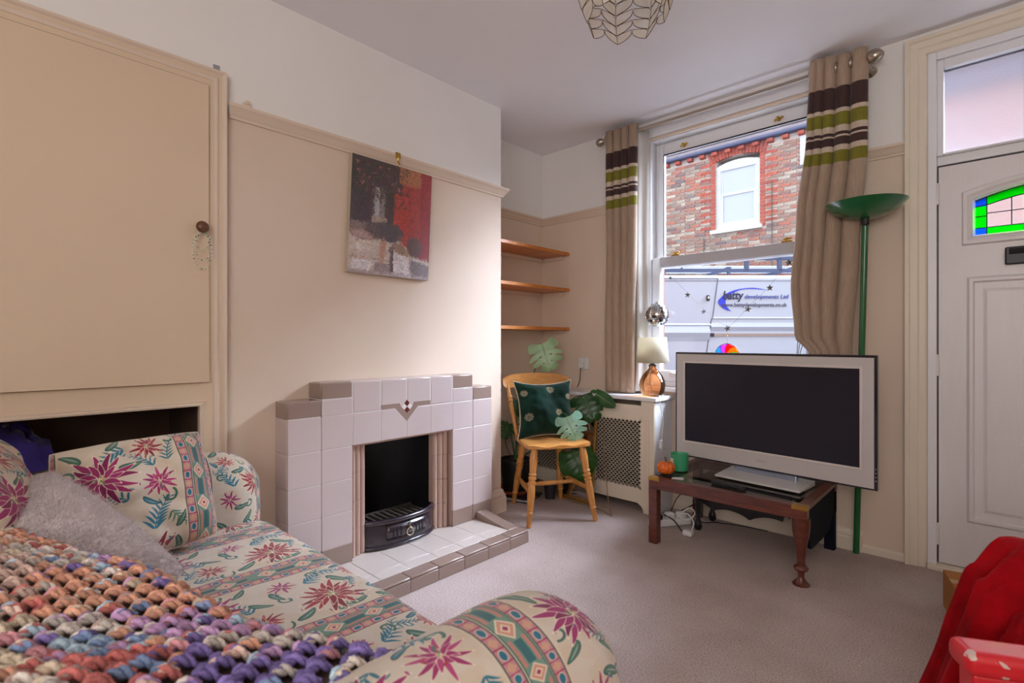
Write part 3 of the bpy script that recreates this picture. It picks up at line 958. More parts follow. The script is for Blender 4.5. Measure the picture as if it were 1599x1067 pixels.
# ------------------------------------------------------------------ sash window
win = structure('window_1', (-1.2, YW, WZ0))
c = MB()
c.box((WX0-.055, YW-.012, WZ0-.03), (WX0, YW, 2.545)); c.box((WX1, YW-.012, WZ0-.03), (WX1+.055, YW, 2.545))
c.build('casing', MAT['upvc'], win, bevel=.003)
c = MB(); c.box((WX0-.065, YW-.028, 2.488), (WX1+.065, YW, 2.548)); c.build('head_board', MAT['upvc'], win, bevel=.003)
c = MB(); c.box((WX0-.06, YW-.018, 2.470), (WX1+.06, YW, 2.487)); c.build('head_bead', MAT['trim'], win, bevel=.003)
def frame4(mb, x0, x1, z0, z1, wl_, wr_, wt, wb_, y0, y1):
    mb.box((x0, y0, z0), (x0+wl_, y1, z1)); mb.box((x1-wr_, y0, z0), (x1, y1, z1))
    mb.box((x0+wl_, y0, z1-wt), (x1-wr_, y1, z1)); mb.box((x0+wl_, y0, z0), (x1-wr_, y1, z0+wb_))
c = MB(); frame4(c, WX0, WX1, WZ0, WZ1, .030, .030, .034, .03, YW+.005, YW+.15); frame4(c, WX0+.03, WX1-.03, WZ0+.03, WZ1-.034, .018, .018, .018, .01, YW+.08, YW+.15)
c.build('box_frame', MAT['upvc'], win, bevel=.003)
up = MB(); frame4(up, WX0+.045, WX1-.045, 1.600, 2.452, .050, .050, .072, .068, YW+.062, YW+.10)
us = up.build('upper_sash', MAT['upvc'], win, bevel=.006)
c = MB(); c.box((WX0+.09, YW+.079, 1.66), (WX1-.09, YW+.082, 2.385)); c.build('pane', MAT['glass'], us)
c = MB(); frame4(c, WX0+.094, WX1-.094, 1.667, 2.381, .004, .004, .008, .004, YW+.060, YW+.064); c.build('gasket', MAT['black'], us)
lo = MB()
x0, x1 = WX0+.032, WX1-.032
lo.box((x0, YW+.016, .83), (x0+.058, YW+.056, 1.672)); lo.box((x1-.058, YW+.016, .83), (x1, YW+.056, 1.672)); lo.box((x0+.058, YW+.016, .83), (x1-.058, YW+.056, .905))
ls = lo.build('lower_sash', MAT['upvc'], win, bevel=.006)
c = MB(); c.box((x0+.058, YW+.014, 1.602), (x1-.058, YW+.056, 1.672)); c.build('meeting_rail', MAT['grey_rail'], ls, bevel=.004)
c = MB(); c.box((x0+.05, YW+.034, .90), (x1-.05, YW+.037, 1.61)); c.build('pane', MAT['glass'], ls)
for xk in (-1.50, -0.92):
    k = MB(); k.cyl((xk, YW+.06, 2.408), (xk, YW+.040, 2.408), .012, 12, .006); k.sphere((xk, YW+.034, 2.408), .010, 12, 8); k.sphere((xk-.018, YW+.05, 2.404), .008, 10, 6); k.sphere((xk+.018, YW+.05, 2.412), .008, 10, 6)
    k.build('tilt_knob', MAT['brass'], us, smooth=50)
for xk in (-1.545, -0.87):
    k = MB(); k.box((xk-.028, YW+.02, 1.672), (xk+.028, YW+.05, 1.682)); k.cyl((xk, YW+.034, 1.682), (xk, YW+.034, 1.694), .012, 10); k.tube([(xk-.02, YW+.03, 1.690), (xk+.004, YW+.018, 1.695), (xk+.03, YW+.012, 1.692)], .005, 8)
    k.build('sash_lock', MAT['brass'], ls, smooth=40)
for xk in (-1.58, -0.83):
    k = MB(); k.box((xk-.004, YW+.006, .862), (xk+.042, YW+.016, .884)); k.tube([(xk, YW+.012, .885), (xk+.02, YW-.008, .893), (xk+.04, YW+.012, .885)], .005, 8)
    k.build('sash_lift', MAT['ivory'], ls, smooth=40)
c = MB(); c.box((WX0-.06, YW-.05, WZ0-.032), (WX1+.06, YW+.06, WZ0-.004)); c.build('window_board', MAT['upvc'], win, bevel=.006)
c = MB(); c.box((WX0, YW+.14, WZ0-.06), (WX1, YW+.34, WZ0)); c.build('outer_sill', MAT['ivory'], win, bevel=.006)

# ------------------------------------------------------------------ built-in cupboard
cb = thing('built_in_cupboard', 'tall cream wall cupboard built in left of the fireplace, open recess below', 'cupboard', (XL, 0.1, 0))
b = MB()
CY0 = -0.60
b.box((-2.36, .640, 0), (-2.305, .712, 2.185)); b.box((-2.36, CY0, 2.132), (-2.305, .640, 2.185)); b.box((-2.36, CY0, .852), (-2.305, .640, .935)); b.box((-2.36, CY0, 0), (-2.305, CY0+.07, 2.132))
b.build('face_frame', MAT['cupboard'], cb)
m_ = MB()
CT = [(0, 0), (.010, 0), (.018, .006), (.020, .018), (.014, .026), (.014, .036), (.022, .044), (.024, .052), (0, .052)]   # (out, across)
m_.prism(CT, lambda p: (-2.32+p[0], .678+p[1], 0), lambda p: (-2.32+p[0], .678+p[1], 2.152+p[1]))
m_.prism(CT, lambda p: (-2.32+p[0], .678+p[1], 2.152+p[1]), lambda p: (-2.32+p[0], CY0, 2.152+p[1]))
m_.build('edge_moulding', MAT['trim'], cb, smooth=30)
m_ = MB()
m_.prism([(0, 0), (.008, .002), (.010, .008), (.004, .012), (.006, .018), (0, .02)], lambda p: (-2.305+p[0], CY0, .842+p[1]), lambda p: (-2.305+p[0], .640+p[1]-.004, .842+p[1]))
m_.prism([(0, 0), (.008, .002), (.010, .008), (.004, .012), (.006, .018), (0, .02)], lambda p: (-2.305+p[0], .630+p[1], 0), lambda p: (-2.305+p[0], .630+p[1], .845+p[1]))
m_.build('opening_bead', MAT['trim'], cb, smooth=30)
d = MB()
DY0, DY1, DZA, DZB = -.50, .663, .938, 2.130
nu, nv = 8, 10
def dfn(u, v):
    # slightly warped leaf: the free bottom corner stands proud of the frame
    y = DY0+(DY1-DY0)*u; z = DZA+(DZB-DZA)*v
    return (-2.296+.012*(1-v)**2*(1-abs(u-.6)), y, z)
d.grid(dfn, nu, nv)
dv = len(d.v)
d.add([(-2.304, DY0, DZA), (-2.304, DY1, DZA), (-2.304, DY1, DZB), (-2.304, DY0, DZB)], [])
for i in range(nu):
    d.add([dfn(i/nu, 0), dfn((i+1)/nu, 0), (-2.304, DY0+(DY1-DY0)*(i+1)/nu, DZA), (-2.304, DY0+(DY1-DY0)*i/nu, DZA)], [(0, 1, 2, 3)])
    d.add([dfn(i/nu, 1), dfn((i+1)/nu, 1), (-2.304, DY0+(DY1-DY0)*(i+1)/nu, DZB), (-2.304, DY0+(DY1-DY0)*i/nu, DZB)], [(0, 1, 2, 3)])
for j in range(nv):
    z0, z1 = DZA+(DZB-DZA)*j/nv, DZA+(DZB-DZA)*(j+1)/nv
    d.add([dfn(1, j/nv), dfn(1, (j+1)/nv), (-2.304, DY1, z1), (-2.304, DY1, z0)], [(0, 1, 2, 3)])
dr = d.build('door', MAT['cupboard'], cb, weld=True)
g = MB(); g.box((-2.303, .6635, .938), (-2.3025, .666, 2.132)); g.box((-2.303, -.5, 2.1305), (-2.3025, .664, 2.134)); g.build('shadow_gap', MAT['recess'], cb)
k = MB(); k.turned((-2.297, .634, 1.552), (-2.258, .634, 1.552), [(0, .012), (.3, .010), (.45, .019), (.65, .0235), (.85, .020), (1, .010)], 20); k.build('knob', MAT['knobwood'], dr, smooth=50)
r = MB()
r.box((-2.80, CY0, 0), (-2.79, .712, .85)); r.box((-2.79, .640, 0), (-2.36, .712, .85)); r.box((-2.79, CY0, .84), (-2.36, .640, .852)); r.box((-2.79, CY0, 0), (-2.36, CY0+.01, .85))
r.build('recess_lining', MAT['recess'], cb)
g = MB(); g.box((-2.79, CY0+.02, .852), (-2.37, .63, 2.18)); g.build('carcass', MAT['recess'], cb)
# strings of small glass beads looped over the knob
bd = thing('bead_string', 'fine looped string of tiny green and clear beads hanging from the brown cupboard knob', 'beads', (-2.27, .634, 1.53))
RB = random.Random(3)
cord = MB(); beads = MB()
for L_, w_ in ((.075, .02), (.115, .028), (.15, .034)):
    pts = [(-2.272+RB.uniform(-.003, .003), .634+w_*math.sin(2*PI*i/30)+RB.uniform(-.003, .003), 1.535-L_*(.5-.5*math.cos(2*PI*i/30))) for i in range(31)]
    cord.tube(pts, .0007, 5)
    for i in range(0, 30, 1):
        c3 = RB.choice([(.28, .38, .14, 1), (.55, .6, .3, 1), (.7, .7, .62, 1), (.12, .13, .08, 1), (.75, .72, .7, 1)])
        beads.sphere(pts[i], RB.uniform(.0016, .0034), 8, 5, col=c3)
cord.build('cord', MAT['white'], bd); beads.build('glass_beads', attr_mat('bead_glass', .15, spec=.6), bd, smooth=60, kind='stuff')
pb = MB()
def pfn(u, v):
    a = 2*PI*u; th = PI*v/2
    r_ = 1+.25*nz(3*math.cos(a), 3*math.sin(a), 4*v)
    return (-2.56+.10*r_*math.sin(th)*math.cos(a), .10+.12*r_*math.sin(th)*math.sin(a), .63+.16*r_*math.cos(th)*(.9+.1*r_))
pb.grid(pfn, 28, 10)
tag(pb.build('folded_cloth', M('purple_cloth', (52, 34, 110), .9, sheen=.4), smooth=60, weld=True), 'small heap of deep purple cloth on a box in the dark cupboard recess', 'cloth')
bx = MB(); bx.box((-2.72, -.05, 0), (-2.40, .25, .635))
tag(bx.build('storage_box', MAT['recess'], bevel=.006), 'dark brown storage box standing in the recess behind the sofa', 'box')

# small things fixed to the walls
h = MB(); h.box((XL, .800, 2.092), (XL+.016, .830, 2.118)); h.box((XL+.012, .806, 2.108), (XL+.022, .824, 2.124))
tag(h.build('cable_clip', MAT['trim'], bevel=.003), 'small cream clip on top of the picture rail beside the cupboard', 'clip')
h = MB(); h.box((XL, .688, 2.214), (XL+.006, .712, 2.236))
tag(h.build('wall_sticker', M('grey_foam_pad', (158, 154, 160), .9), bevel=.001), 'little grey adhesive pad on the white wall above the cupboard corner', 'pad')
# ================================================================== fireplace
fp = thing('tiled_fireplace', 'stepped pale mauve tiled fireplace with taupe trim and tiled hearth on the left wall', 'fireplace', (XL, 1.548, 0))
CW = .153
CC = [.936+CW*i for i in range(9)]
FX = -2.20
core = MB()
def cbox(y0, y1, z0, z1): core.box((XL, y0+.004, z0), (FX-.0012, y1-.004, z1-.004))
cbox(CC[0], CC[1], .0, .836); cbox(CC[1], CC[2], 0, .912); cbox(CC[2]-.012, CC[6]+.012, .612, .912); cbox(CC[6], CC[7], 0, .912); cbox(CC[7], CC[8], 0, .836)
core.build('grout_core', MAT['grout'], fp)
GAP = .0010
def tile(x0, x1, y0, y1, z0, z1, mat, name='tile', bev=.0022):
    b = MB(); b.box((x0+(0 if x1-x0 < .02 else GAP), y0+(0 if y1-y0 < .02 else GAP), z0+(0 if z1-z0 < .02 else GAP)), (x1-(0 if x1-x0 < .02 else GAP), y1-(0 if y1-y0 < .02 else GAP), z1-(0 if z1-z0 < .02 else GAP)))
    return b.build(name, mat, fp, bevel=bev, seg=3, smooth=50)
T, TD = MAT['tile'], MAT['tile_dark']
rows_side = [(.065, .155, TD), (.155, .306, T), (.306, .457, T), (.457, .608, T), (.608, .760, T)]
for ci in (0, 1, 6, 7):
    for z0, z1, m_ in rows_side:
        tile(FX-.012, FX, CC[ci], CC[ci+1], z0, z1, m_)
for ci in (0, 7):
    tile(FX-.012, FX, CC[ci], CC[ci+1], .760, .836, TD, bev=.006)
for ci in (1, 6):
    tile(FX-.012, FX, CC[ci], CC[ci+1], .760, .836, T); tile(FX-.012, FX, CC[ci], CC[ci+1], .836, .912, TD, bev=.006)
for ci in (2, 3, 4, 5):
    tile(FX-.012, FX, CC[ci], CC[ci+1], .608, .760, T); tile(FX-.012, FX, CC[ci], CC[ci+1], .760, .912, T, bev=.006)
# returns on both sides and the stepped tops
for sgn, ye, yi in ((-1, CC[0], CC[1]), (1, CC[8], CC[7])):
    y0, y1 = (ye, ye+.012) if sgn < 0 else (ye-.012, ye)
    for z0, z1, m_ in rows_side + [(.760, .836, TD)]:
        tile(XL+.001, FX-.0125, y0, y1, z0, z1, m_, bev=.005)
    y0, y1 = (yi, yi+.012) if sgn < 0 else (yi-.012, yi)
    tile(XL+.001, FX-.0125, y0, y1, .838, .912, TD, bev=.005)
    y0, y1 = sorted((ye-sgn*.0125, yi))
    tile(XL+.001, FX-.0125, y0, y1, .824, .836, TD, bev=.005)
    y0, y1 = sorted((yi-sgn*.0125, CC[2] if sgn < 0 else CC[6]))
    tile(XL+.001, FX-.0125, y0, y1, .900, .912, TD, bev=.005)
for ci in (2, 3, 4, 5):
    tile(XL+.001, FX-.0125, CC[ci], CC[ci+1], .900, .912, T, bev=.005)
# inlaid V motif with four small diamonds
YC = CC[4]; ZD = .766
def inlay(poly, mat, name, d=.0012):
    p = MB(); p.prism(poly, lambda q: (FX-.004, YC+q[0], q[1]), lambda q: (FX+d, YC+q[0], q[1])); return p.build(name, mat, fp)
hd = .034
inlay([(-CW+.002, .764), (-.066, .764), (-.044, .786), (-CW+.002, .786)], TD, 'inlay_band'); inlay([(.066, .764), (CW-.002, .764), (CW-.002, .786), (.044, .786)], TD, 'inlay_band')
inlay([(-.068, .762), (0, .692), (.068, .762), (.044, .786), (.036, .768), (0, ZD-hd-.001), (-.036, .768), (-.044, .786)], TD, 'inlay_vee', .0010)
s_ = hd/2
for (a, b, m_) in ((0, s_, MAT['maroon']), (0, -s_, MAT['maroon']), (-s_, 0, MAT['ivory']), (s_, 0, MAT['ivory'])):
    q = s_-.0006
    inlay([(a, ZD+b-q), (a+q, ZD+b), (a, ZD+b+q), (a-q, ZD+b)], m_, 'inlay_diamond', .0018)
# fluted cheeks inside the opening
for side in (0, 1):
    for (z0, z1) in ((.065, .200), (.200, .335), (.335, .470), (.470, .607)):
        b = MB()
        for k in range(3):
            yc = (CC[2]+.022+.030*k) if side == 0 else (CC[6]-.022-.030*k)
            xc = FX-.045-.008*k
            poly = [(yc+.0145*math.cos(a), xc+.018*math.sin(a)) for a in [PI*i/8 for i in range(9)]] + [(yc-.0145, xc-.03), (yc+.0145, xc-.03)]
            b.prism(poly, lambda q, z0=z0: (q[1], q[0], z0+.0008), lambda q, z1=z1: (q[1], q[0], z1-.0008))
        b.build('fluted_tile', MAT['flute'], fp, smooth=35)
    ya, yb = (CC[2]-.012, CC[2]) if side == 0 else (CC[6], CC[6]+.012)
    for (z0, z1) in ((.065, .200), (.200, .335), (.335, .470), (.470, .607)):
        tile(FX-.13, FX-.0125, ya, yb, z0, z1, MAT['flute'], 'reveal_tile', .002)
b = MB(); b.box((FX-.13, CC[2], .600), (FX-.0125, CC[6], .6115)); b.build('lintel', MAT['flute'], fp)
# black fireback: a U-shaped iron lining
b = MB()
def fb(u, v):
    a = PI*u
    y = 1.548 - .215*math.cos(a)*(1-.15*v*math.sin(a))
    x = -2.285 - .33*(math.sin(a)**.7)*(1-.35*v**2)
    return (x, y, .06+.56*v)
b.grid(fb, 24, 8); b.build('fireback', MAT['soot'], fp, smooth=60)
b = MB(); b.box((-2.65, CC[2]+.001, .0), (-2.30, CC[6]-.001, .062)); b.box((-2.655, CC[2]+.001, .5), (-2.645, CC[6]-.001, .607)); b.box((-2.65, CC[2]+.001, .06), (-2.29, 1.335, .607)); b.box((-2.65, 1.762, .06), (-2.29, CC[6]-.001, .607)); b.box((-2.65, 1.33, .598), (-2.27, 1.766, .607)); b.build('throat', MAT['soot'], fp)
# hearth
HX, HY0, HY1 = -1.856, .990, 2.106
b = MB(); b.box((FX-.003, HY0+.008, 0), (HX-.008, HY1-.008, .056)); b.build('hearth_slab', MAT['grout'], fp)
yj = [.99, 1.01, 1.168, 1.327, 1.482, 1.640, 1.800, 1.960, 2.106]
yj[1] = 1.01
yr = [.99]+yj[2:]
for i in range(len(yr)-1):
    tile(HX-.010, HX, yr[i], yr[i+1], 0.0, .056, TD, 'hearth_riser', .002)
    tile(HX-.078, HX, yr[i], yr[i+1], .056, .068, TD, 'hearth_edge_tile', .005)
yl_ = [1.066]+[1.066+ (2.03-1.066)*k/6 for k in range(1, 7)]
for i in range(6):
    tile(HX-.152, HX-.079, yl_[i], yl_[i+1], .054, .0655, MAT['hearth'], 'hearth_tile', .002)
    tile(FX, HX-.153, yl_[i], yl_[i+1], .054, .0655, MAT['hearth'], 'hearth_tile', .002)
b = MB(); b.box((-2.30, CC[2], .054), (FX, CC[6], .0645)); b.build('hearth_tile', MAT['hearth'], fp)
for (y0, y1) in ((HY1-.076, HY1), (HY0, HY0+.076)):
    b = MB()
    prof = [(FX+.001, .056), (HX-.079, .056), (HX-.079, .0665), (-2.06, .084), (FX+.001, .108)]
    b.prism(prof, lambda p, y0=y0: (p[0], y0, p[1]), lambda p, y1=y1: (p[0], y1, p[1]))
    b.build('hearth_kerb', TD, fp, bevel=.004, seg=3, smooth=40)
    b = MB(); b.box((FX+.001, (y1-.012 if y1 > 2 else y0), 0), (HX-.011, (y1 if y1 > 2 else y0+.012), .056)); b.build('hearth_riser', TD, fp, bevel=.002)

# ------------------------------------------------------------------ fire front
gr = thing('fire_grate_front', 'bowed glossy dark plum enamel fire front with brass ring in the fireplace opening', 'grate', (-2.26, 1.545, .065))
GA, GB = .222, .105
def gpt(u, out=0.0, z=0.0):
    a = PI*(1-u)
    return (-2.300+(GB+out)*math.sin(a)**.9 if True else 0, 1.545+(GA+out)*math.cos(a), z)
b = MB()
prof = [(-.006, .072), (.002, .076), (.004, .090), (.002, .120), (-.002, .180), (-.004, .196)]
b.grid(lambda u, v: (lambda k: gpt(u, prof[k][0], prof[k][1]))(min(len(prof)-1, int(round(v*(len(prof)-1))))), 32, len(prof)-1)
fpn = b.build('front_panel', MAT['enamel'], gr, smooth=40, solid=.004)
b = MB(); b.tube([gpt(i/36, .002, .200) for i in range(37)], .0135, 12); b.build('rolled_rim', MAT['enamel'], gr, smooth=60)
b = MB(); b.tube([gpt(i/36, .006, .076) for i in range(37)], .010, 10); b.build('base_rim', MAT['enamel'], gr, smooth=60)
b = MB(); b.grid(lambda u, v: gpt(.33+.36*u, .007, .106+.072*v), 12, 2); b.build('raised_plate', MAT['enamel'], fpn, smooth=40, solid=.005)
for u in (.385, .415, .445, .575, .605, .635):
    b = MB(); b.grid(lambda p, q, u=u: gpt(u-.006+.012*p, .0102, .120+.045*q), 2, 1); b.build('air_slot', MAT['dark'], fpn, solid=.001)
c0 = Vector(gpt(.51, .018, .128))
b = MB(); b.tube([(c0[0]+.004*math.sin(2*PI*i/24), c0[1]+.017*math.sin(2*PI*i/24), c0[2]+.019*math.cos(2*PI*i/24)) for i in range(24)], .0032, 8, closed=True)
b.sphere((c0[0], c0[1], c0[2]+.022), .006, 10, 6); b.cyl((c0[0]-.012, c0[1], c0[2]+.03), (c0[0], c0[1], c0[2]+.03), .004, 8); b.box((c0[0]-.006, c0[1]-.003, c0[2]+.02), (c0[0], c0[1]+.003, c0[2]+.05)); b.build('ring_pull', M('pale_brass', (206, 192, 168), .3, .9), fpn, smooth=50)
for k in range(10):
    y = 1.385+.035*k
    xm = -2.300+GB*max(0.05, math.sqrt(max(0, 1-((y-1.545)/GA)**2)))-.012
    b = MB(); b.box((-2.40, y-.006, .176), (xm, y+.006, .188)); b.build('grate_bar', MAT['iron'], gr, bevel=.002)
b = MB(); b.box((-2.41, 1.37, .165), (-2.40, 1.72, .19)); b.box((-2.40, 1.37, .066), (-2.39, 1.39, .166)); b.box((-2.40, 1.70, .066), (-2.39, 1.72, .166)); b.build('rear_bar', MAT['iron'], gr)

# ------------------------------------------------------------------ picture on the chimney breast
pic = thing('canvas_picture', 'unframed canvas picture of a leafy red courtyard hanging from the picture rail', 'picture', (-2.30, 1.527, 1.74))
imc = courtyard()
b = MB()
PW, PH = .489, .588
ang = rad(2.6)
def pp(u, v, x):
    yy = (u-.5)*PW; zz = (v-.5)*PH
    return (x - .012*(v-.5)*-1*.0, 1.5270+yy*math.cos(ang)+zz*math.sin(ang)*1.0, 1.735+zz*math.cos(ang)-yy*math.sin(ang)*.12)
xf, xb = -2.298, -2.322
b.add([pp(0,0,xf), pp(1,0,xf), pp(1,1,xf), pp(0,1,xf)], [(0,1,2,3)], [[(0,0),(1,0),(1,1),(0,1)]])
b.build('printed_face', print_mat('courtyard_canvas', imc, .45, .1, 600, 0, .5), pic)
b = MB(); v = [pp(0,0,xf-.0005), pp(1,0,xf-.0005), pp(1,1,xf-.0005), pp(0,1,xf-.0005), pp(0,0,xb), pp(1,0,xb), pp(1,1,xb), pp(0,1,xb)]
b.add(v, [(0,1,2,3), (7,6,5,4), (0,4,5,1), (1,5,6,2), (2,6,7,3), (3,7,4,0)]); b.build('stretcher', M('canvas_edge', (190, 176, 152), .8), pic)
hk = MB(); hk.tube([(-2.335+.012, 1.552, 2.094), (-2.296, 1.552, 2.098), (-2.284, 1.552, 2.086), (-2.284, 1.552, 2.062), (-2.290, 1.552, 2.050)], .004, 8); hk.box((-2.287, 1.538, 2.066), (-2.282, 1.566, 2.094)); hk.tube([(-2.290, 1.552, 2.052), (-2.282, 1.553, 2.044), (-2.284, 1.560, 2.034)], .004, 8)
tag(hk.build('picture_hook', MAT['brass'], smooth=40), 'brass picture hook clipped over the rail above the canvas', 'hook')

# ------------------------------------------------------------------ alcove shelves
for z, lab in ((1.779, 'orange pine alcove shelf, the highest of the three'), (1.500, 'orange pine alcove shelf, the middle of the three'), (1.197, 'orange pine alcove shelf, the lowest, above the chair')):
    sh = thing('alcove_shelf', lab, 'shelf', (-2.54, 2.79, z), group='pine shelves in the alcove')
    b = MB(); b.box((-2.68, 2.372, z-.012), (-2.404, YW-.001, z+.012)); b.build('board', MAT['pine'], sh, bevel=.002)
    b = MB(); b.box((-2.66, YW-.022, z-.040), (-2.46, YW-.001, z-.0125)); b.box((-2.679, 2.40, z-.040), (-2.66, YW-.03, z-.0125)); b.build('cleat', MAT['trim'], sh, bevel=.002)

# ------------------------------------------------------------------ radiator cover
rc = thing('radiator_cover', 'cream painted radiator cover with pierced fretwork panels under the window', 'radiator cover', (-2.1, 3.08, 0))
RX0, RX1, RY, RZ = -2.676, -1.560, 2.965, .720
def hole_grille(name, x0, x1, z0, z1, parent):
    # pierced sheet: diagonal cells, each with a plus-shaped hole
    p = .0285
    mb = MB()
    plus = [(.42,.13),(.13,.13),(.13,.42),(-.13,.42),(-.13,.13),(-.42,.13),(-.42,-.13),(-.13,-.13),(-.13,-.42),(.13,-.42),(.13,-.13),(.42,-.13)]
    outer = [(.5,0),(.25,.25),(0,.5),(-.25,.25),(-.5,0),(-.25,-.25),(0,-.5),(.25,-.25)]
    # outline matched to the plus: 12 outer points
    out12 = [(.5,.0),(.33,.17),(.17,.33),(0,.5),(-.17,.33),(-.33,.17),(-.5,0),(-.33,-.17),(-.17,-.33),(0,-.5),(.17,-.33),(.33,-.17)]
    plus12 = [(.36,.11),(.14,.14),(.11,.36),(-.11,.36),(-.14,.14),(-.36,.11),(-.36,-.11),(-.14,-.14),(-.11,-.36),(.11,-.36),(.14,-.14),(.36,-.11)]
    out12 = [(.5,.0),(.25,.25),(.0,.5),(0,.5),(-.25,.25),(-.5,.0),(-.5,0),(-.25,-.25),(0,-.5),(0,-.5),(.25,-.25),(.5,0)]
    nx = int(round((x1-x0)/p)); nzr = int(round((z1-z0)/p))
    px_, pz_ = (x1-x0)/nx, (z1-z0)/nzr
    cells = [(i+.5, j+.5) for i in range(nx) for j in range(nzr)] + [(i+1, j+1) for i in range(nx-1) for j in range(nzr-1)]
    for (i, j) in cells:
        cx_, cz_ = x0+i*px_, z0+j*pz_
        v = [(cx_+a*px_, RY, cz_+b*pz_) for a, b in out12] + [(cx_+a*px_*1.12, RY, cz_+b*pz_*1.12) for a, b in plus12]
        fs = []
        for k in range(12):
            k2 = (k+1) % 12
            if out12[k] == out12[k2]: fs.append((k, 12+k2, 12+k))
            else: fs.append((k, k2, 12+k2, 12+k))
        mb.add(v, fs)
    # half cells along the edges close the sheet
    for i in range(nx+1):
        for zz, sg in ((z0, 1), (z1, -1)):
            cx_ = x0+i*px_
            a0, a1 = max(x0, cx_-.5*px_), min(x1, cx_+.5*px_)
            mb.add([(a0, RY, zz), (a1, RY, zz), (cx_, RY, zz+sg*.5*pz_)], [(0, 1, 2)])
    for j in range(nzr+1):
        for xx, sg in ((x0, 1), (x1, -1)):
            cz_ = z0+j*pz_
            a0, a1 = max(z0, cz_-.5*pz_), min(z1, cz_+.5*pz_)
            mb.add([(xx, RY, a0), (xx, RY, a1), (xx+sg*.5*px_, RY, cz_)], [(0, 1, 2)])
    return mb.build(name, MAT['cream_gloss'], parent, solid=.005, kind=None, fixn=False)
panels = [(-2.600, -2.225), (-2.005, -1.650)]
fz0, fz1 = .147, .592
b = MB()
y0, y1 = RY-.002, RY+.016
b.box((RX0, y0, .058), (panels[0][0], y1, RZ)); b.box((panels[0][1], y0, .058), (panels[1][0], y1, RZ)); b.box((panels[1][1], y0, .058), (RX1, y1, RZ))
for (a, c_) in panels:
    b.box((a, y0, .058), (c_, y1, fz0)); b.box((a, y0, fz1), (c_, y1, .688))
b.box((panels[0][0], y0, .688), (panels[0][1], y1, RZ)); b.box((panels[1][0], y0, .688), (-1.93, y1, RZ))
b.build('front_board', MAT['cream_gloss'], rc, fixn=False)
# scrolled feet
b = MB()
for (xa, xb_, sg) in ((RX1-.075, RX1, -1), (RX0, RX0+.075, 1)):
    foot = [(0, 0), (.075, 0), (.075, .058), (-.045, .058), (-.03, .050), (-.012, .036), (-.004, .02)] if sg < 0 else [(0, 0), (.075, 0), (.079, .02), (.087, .036), (.105, .05), (.12, .058), (0, .058)]
    b.prism(foot, lambda p, xa=xa: (xa+p[0], y0, p[1]), lambda p, xa=xa: (xa+p[0], y1, p[1]))
b.build('foot', MAT['cream_gloss'], rc)
for (a, c_) in panels: hole_grille('fretwork_panel', a, c_, fz0, fz1, rc)
for xg in (-1.628, -1.612, -1.596):
    b = MB(); b.box((xg-.0025, RY-.004, .13), (xg+.0025, RY-.0015, .60)); b.build('reed', MAT['trim'], rc, bevel=.001)
b = MB(); b.box((RX1-.016, RY+.016, 0), (RX1, YW-.001, RZ)); b.build('side_board', MAT['upvc'], rc)
b = MB(); b.box((RX0, RY-.022, RZ), (RX1+.022, YW-.001, .745)); b.build('top_board', MAT['upvc'], rc, bevel=.004)
b = MB()
for k in range(26):
    x = -2.60+.040*k
    b.box((x, 3.06, .14), (x+.030, 3.12, .66))
b.box((-2.62, 3.075, .13), (-1.57, 3.105, .67)); b.build('radiator', M('shaded_radiator', (38, 34, 30), .8), rc)  # near-black colour stands in for the shade behind the fretwork
# ================================================================== curtains
RODY, RODZ = 3.10, 2.525
rod = thing('curtain_rod', 'satin nickel curtain pole with ball ends above the window', 'curtain pole', (-1.24, RODY, RODZ))
b = MB(); b.cyl((-2.03, RODY, RODZ), (-.462, RODY, RODZ), .012, 16); b.build('pole', MAT['nickel'], rod, smooth=50)
b = MB(); b.turned((-.475, RODY, RODZ), (-.395, RODY, RODZ), [(0, .014), (.1, .016), (.15, .022), (.3, .031), (.55, .035), (.8, .028), (1, .010)], 20); b.build('finial', MAT['nickel'], rod, smooth=50)
b = MB(); b.turned((-2.02, RODY, RODZ), (-2.085, RODY, RODZ), [(0, .014), (.1, .016), (.2, .024), (.5, .030), (.8, .024), (1, .008)], 20); b.build('finial', MAT['nickel'], rod, smooth=50)
for x in (-.485, -2.005):
    b = MB(); b.turned((x, RODY, RODZ-.004), (x+.02*(1 if x > -1 else -1), YW, RODZ-.03), [(0, .017), (.3, .014), (.8, .016), (1, .030)], 16); b.build('bracket', MAT['nickel'], rod, smooth=50)

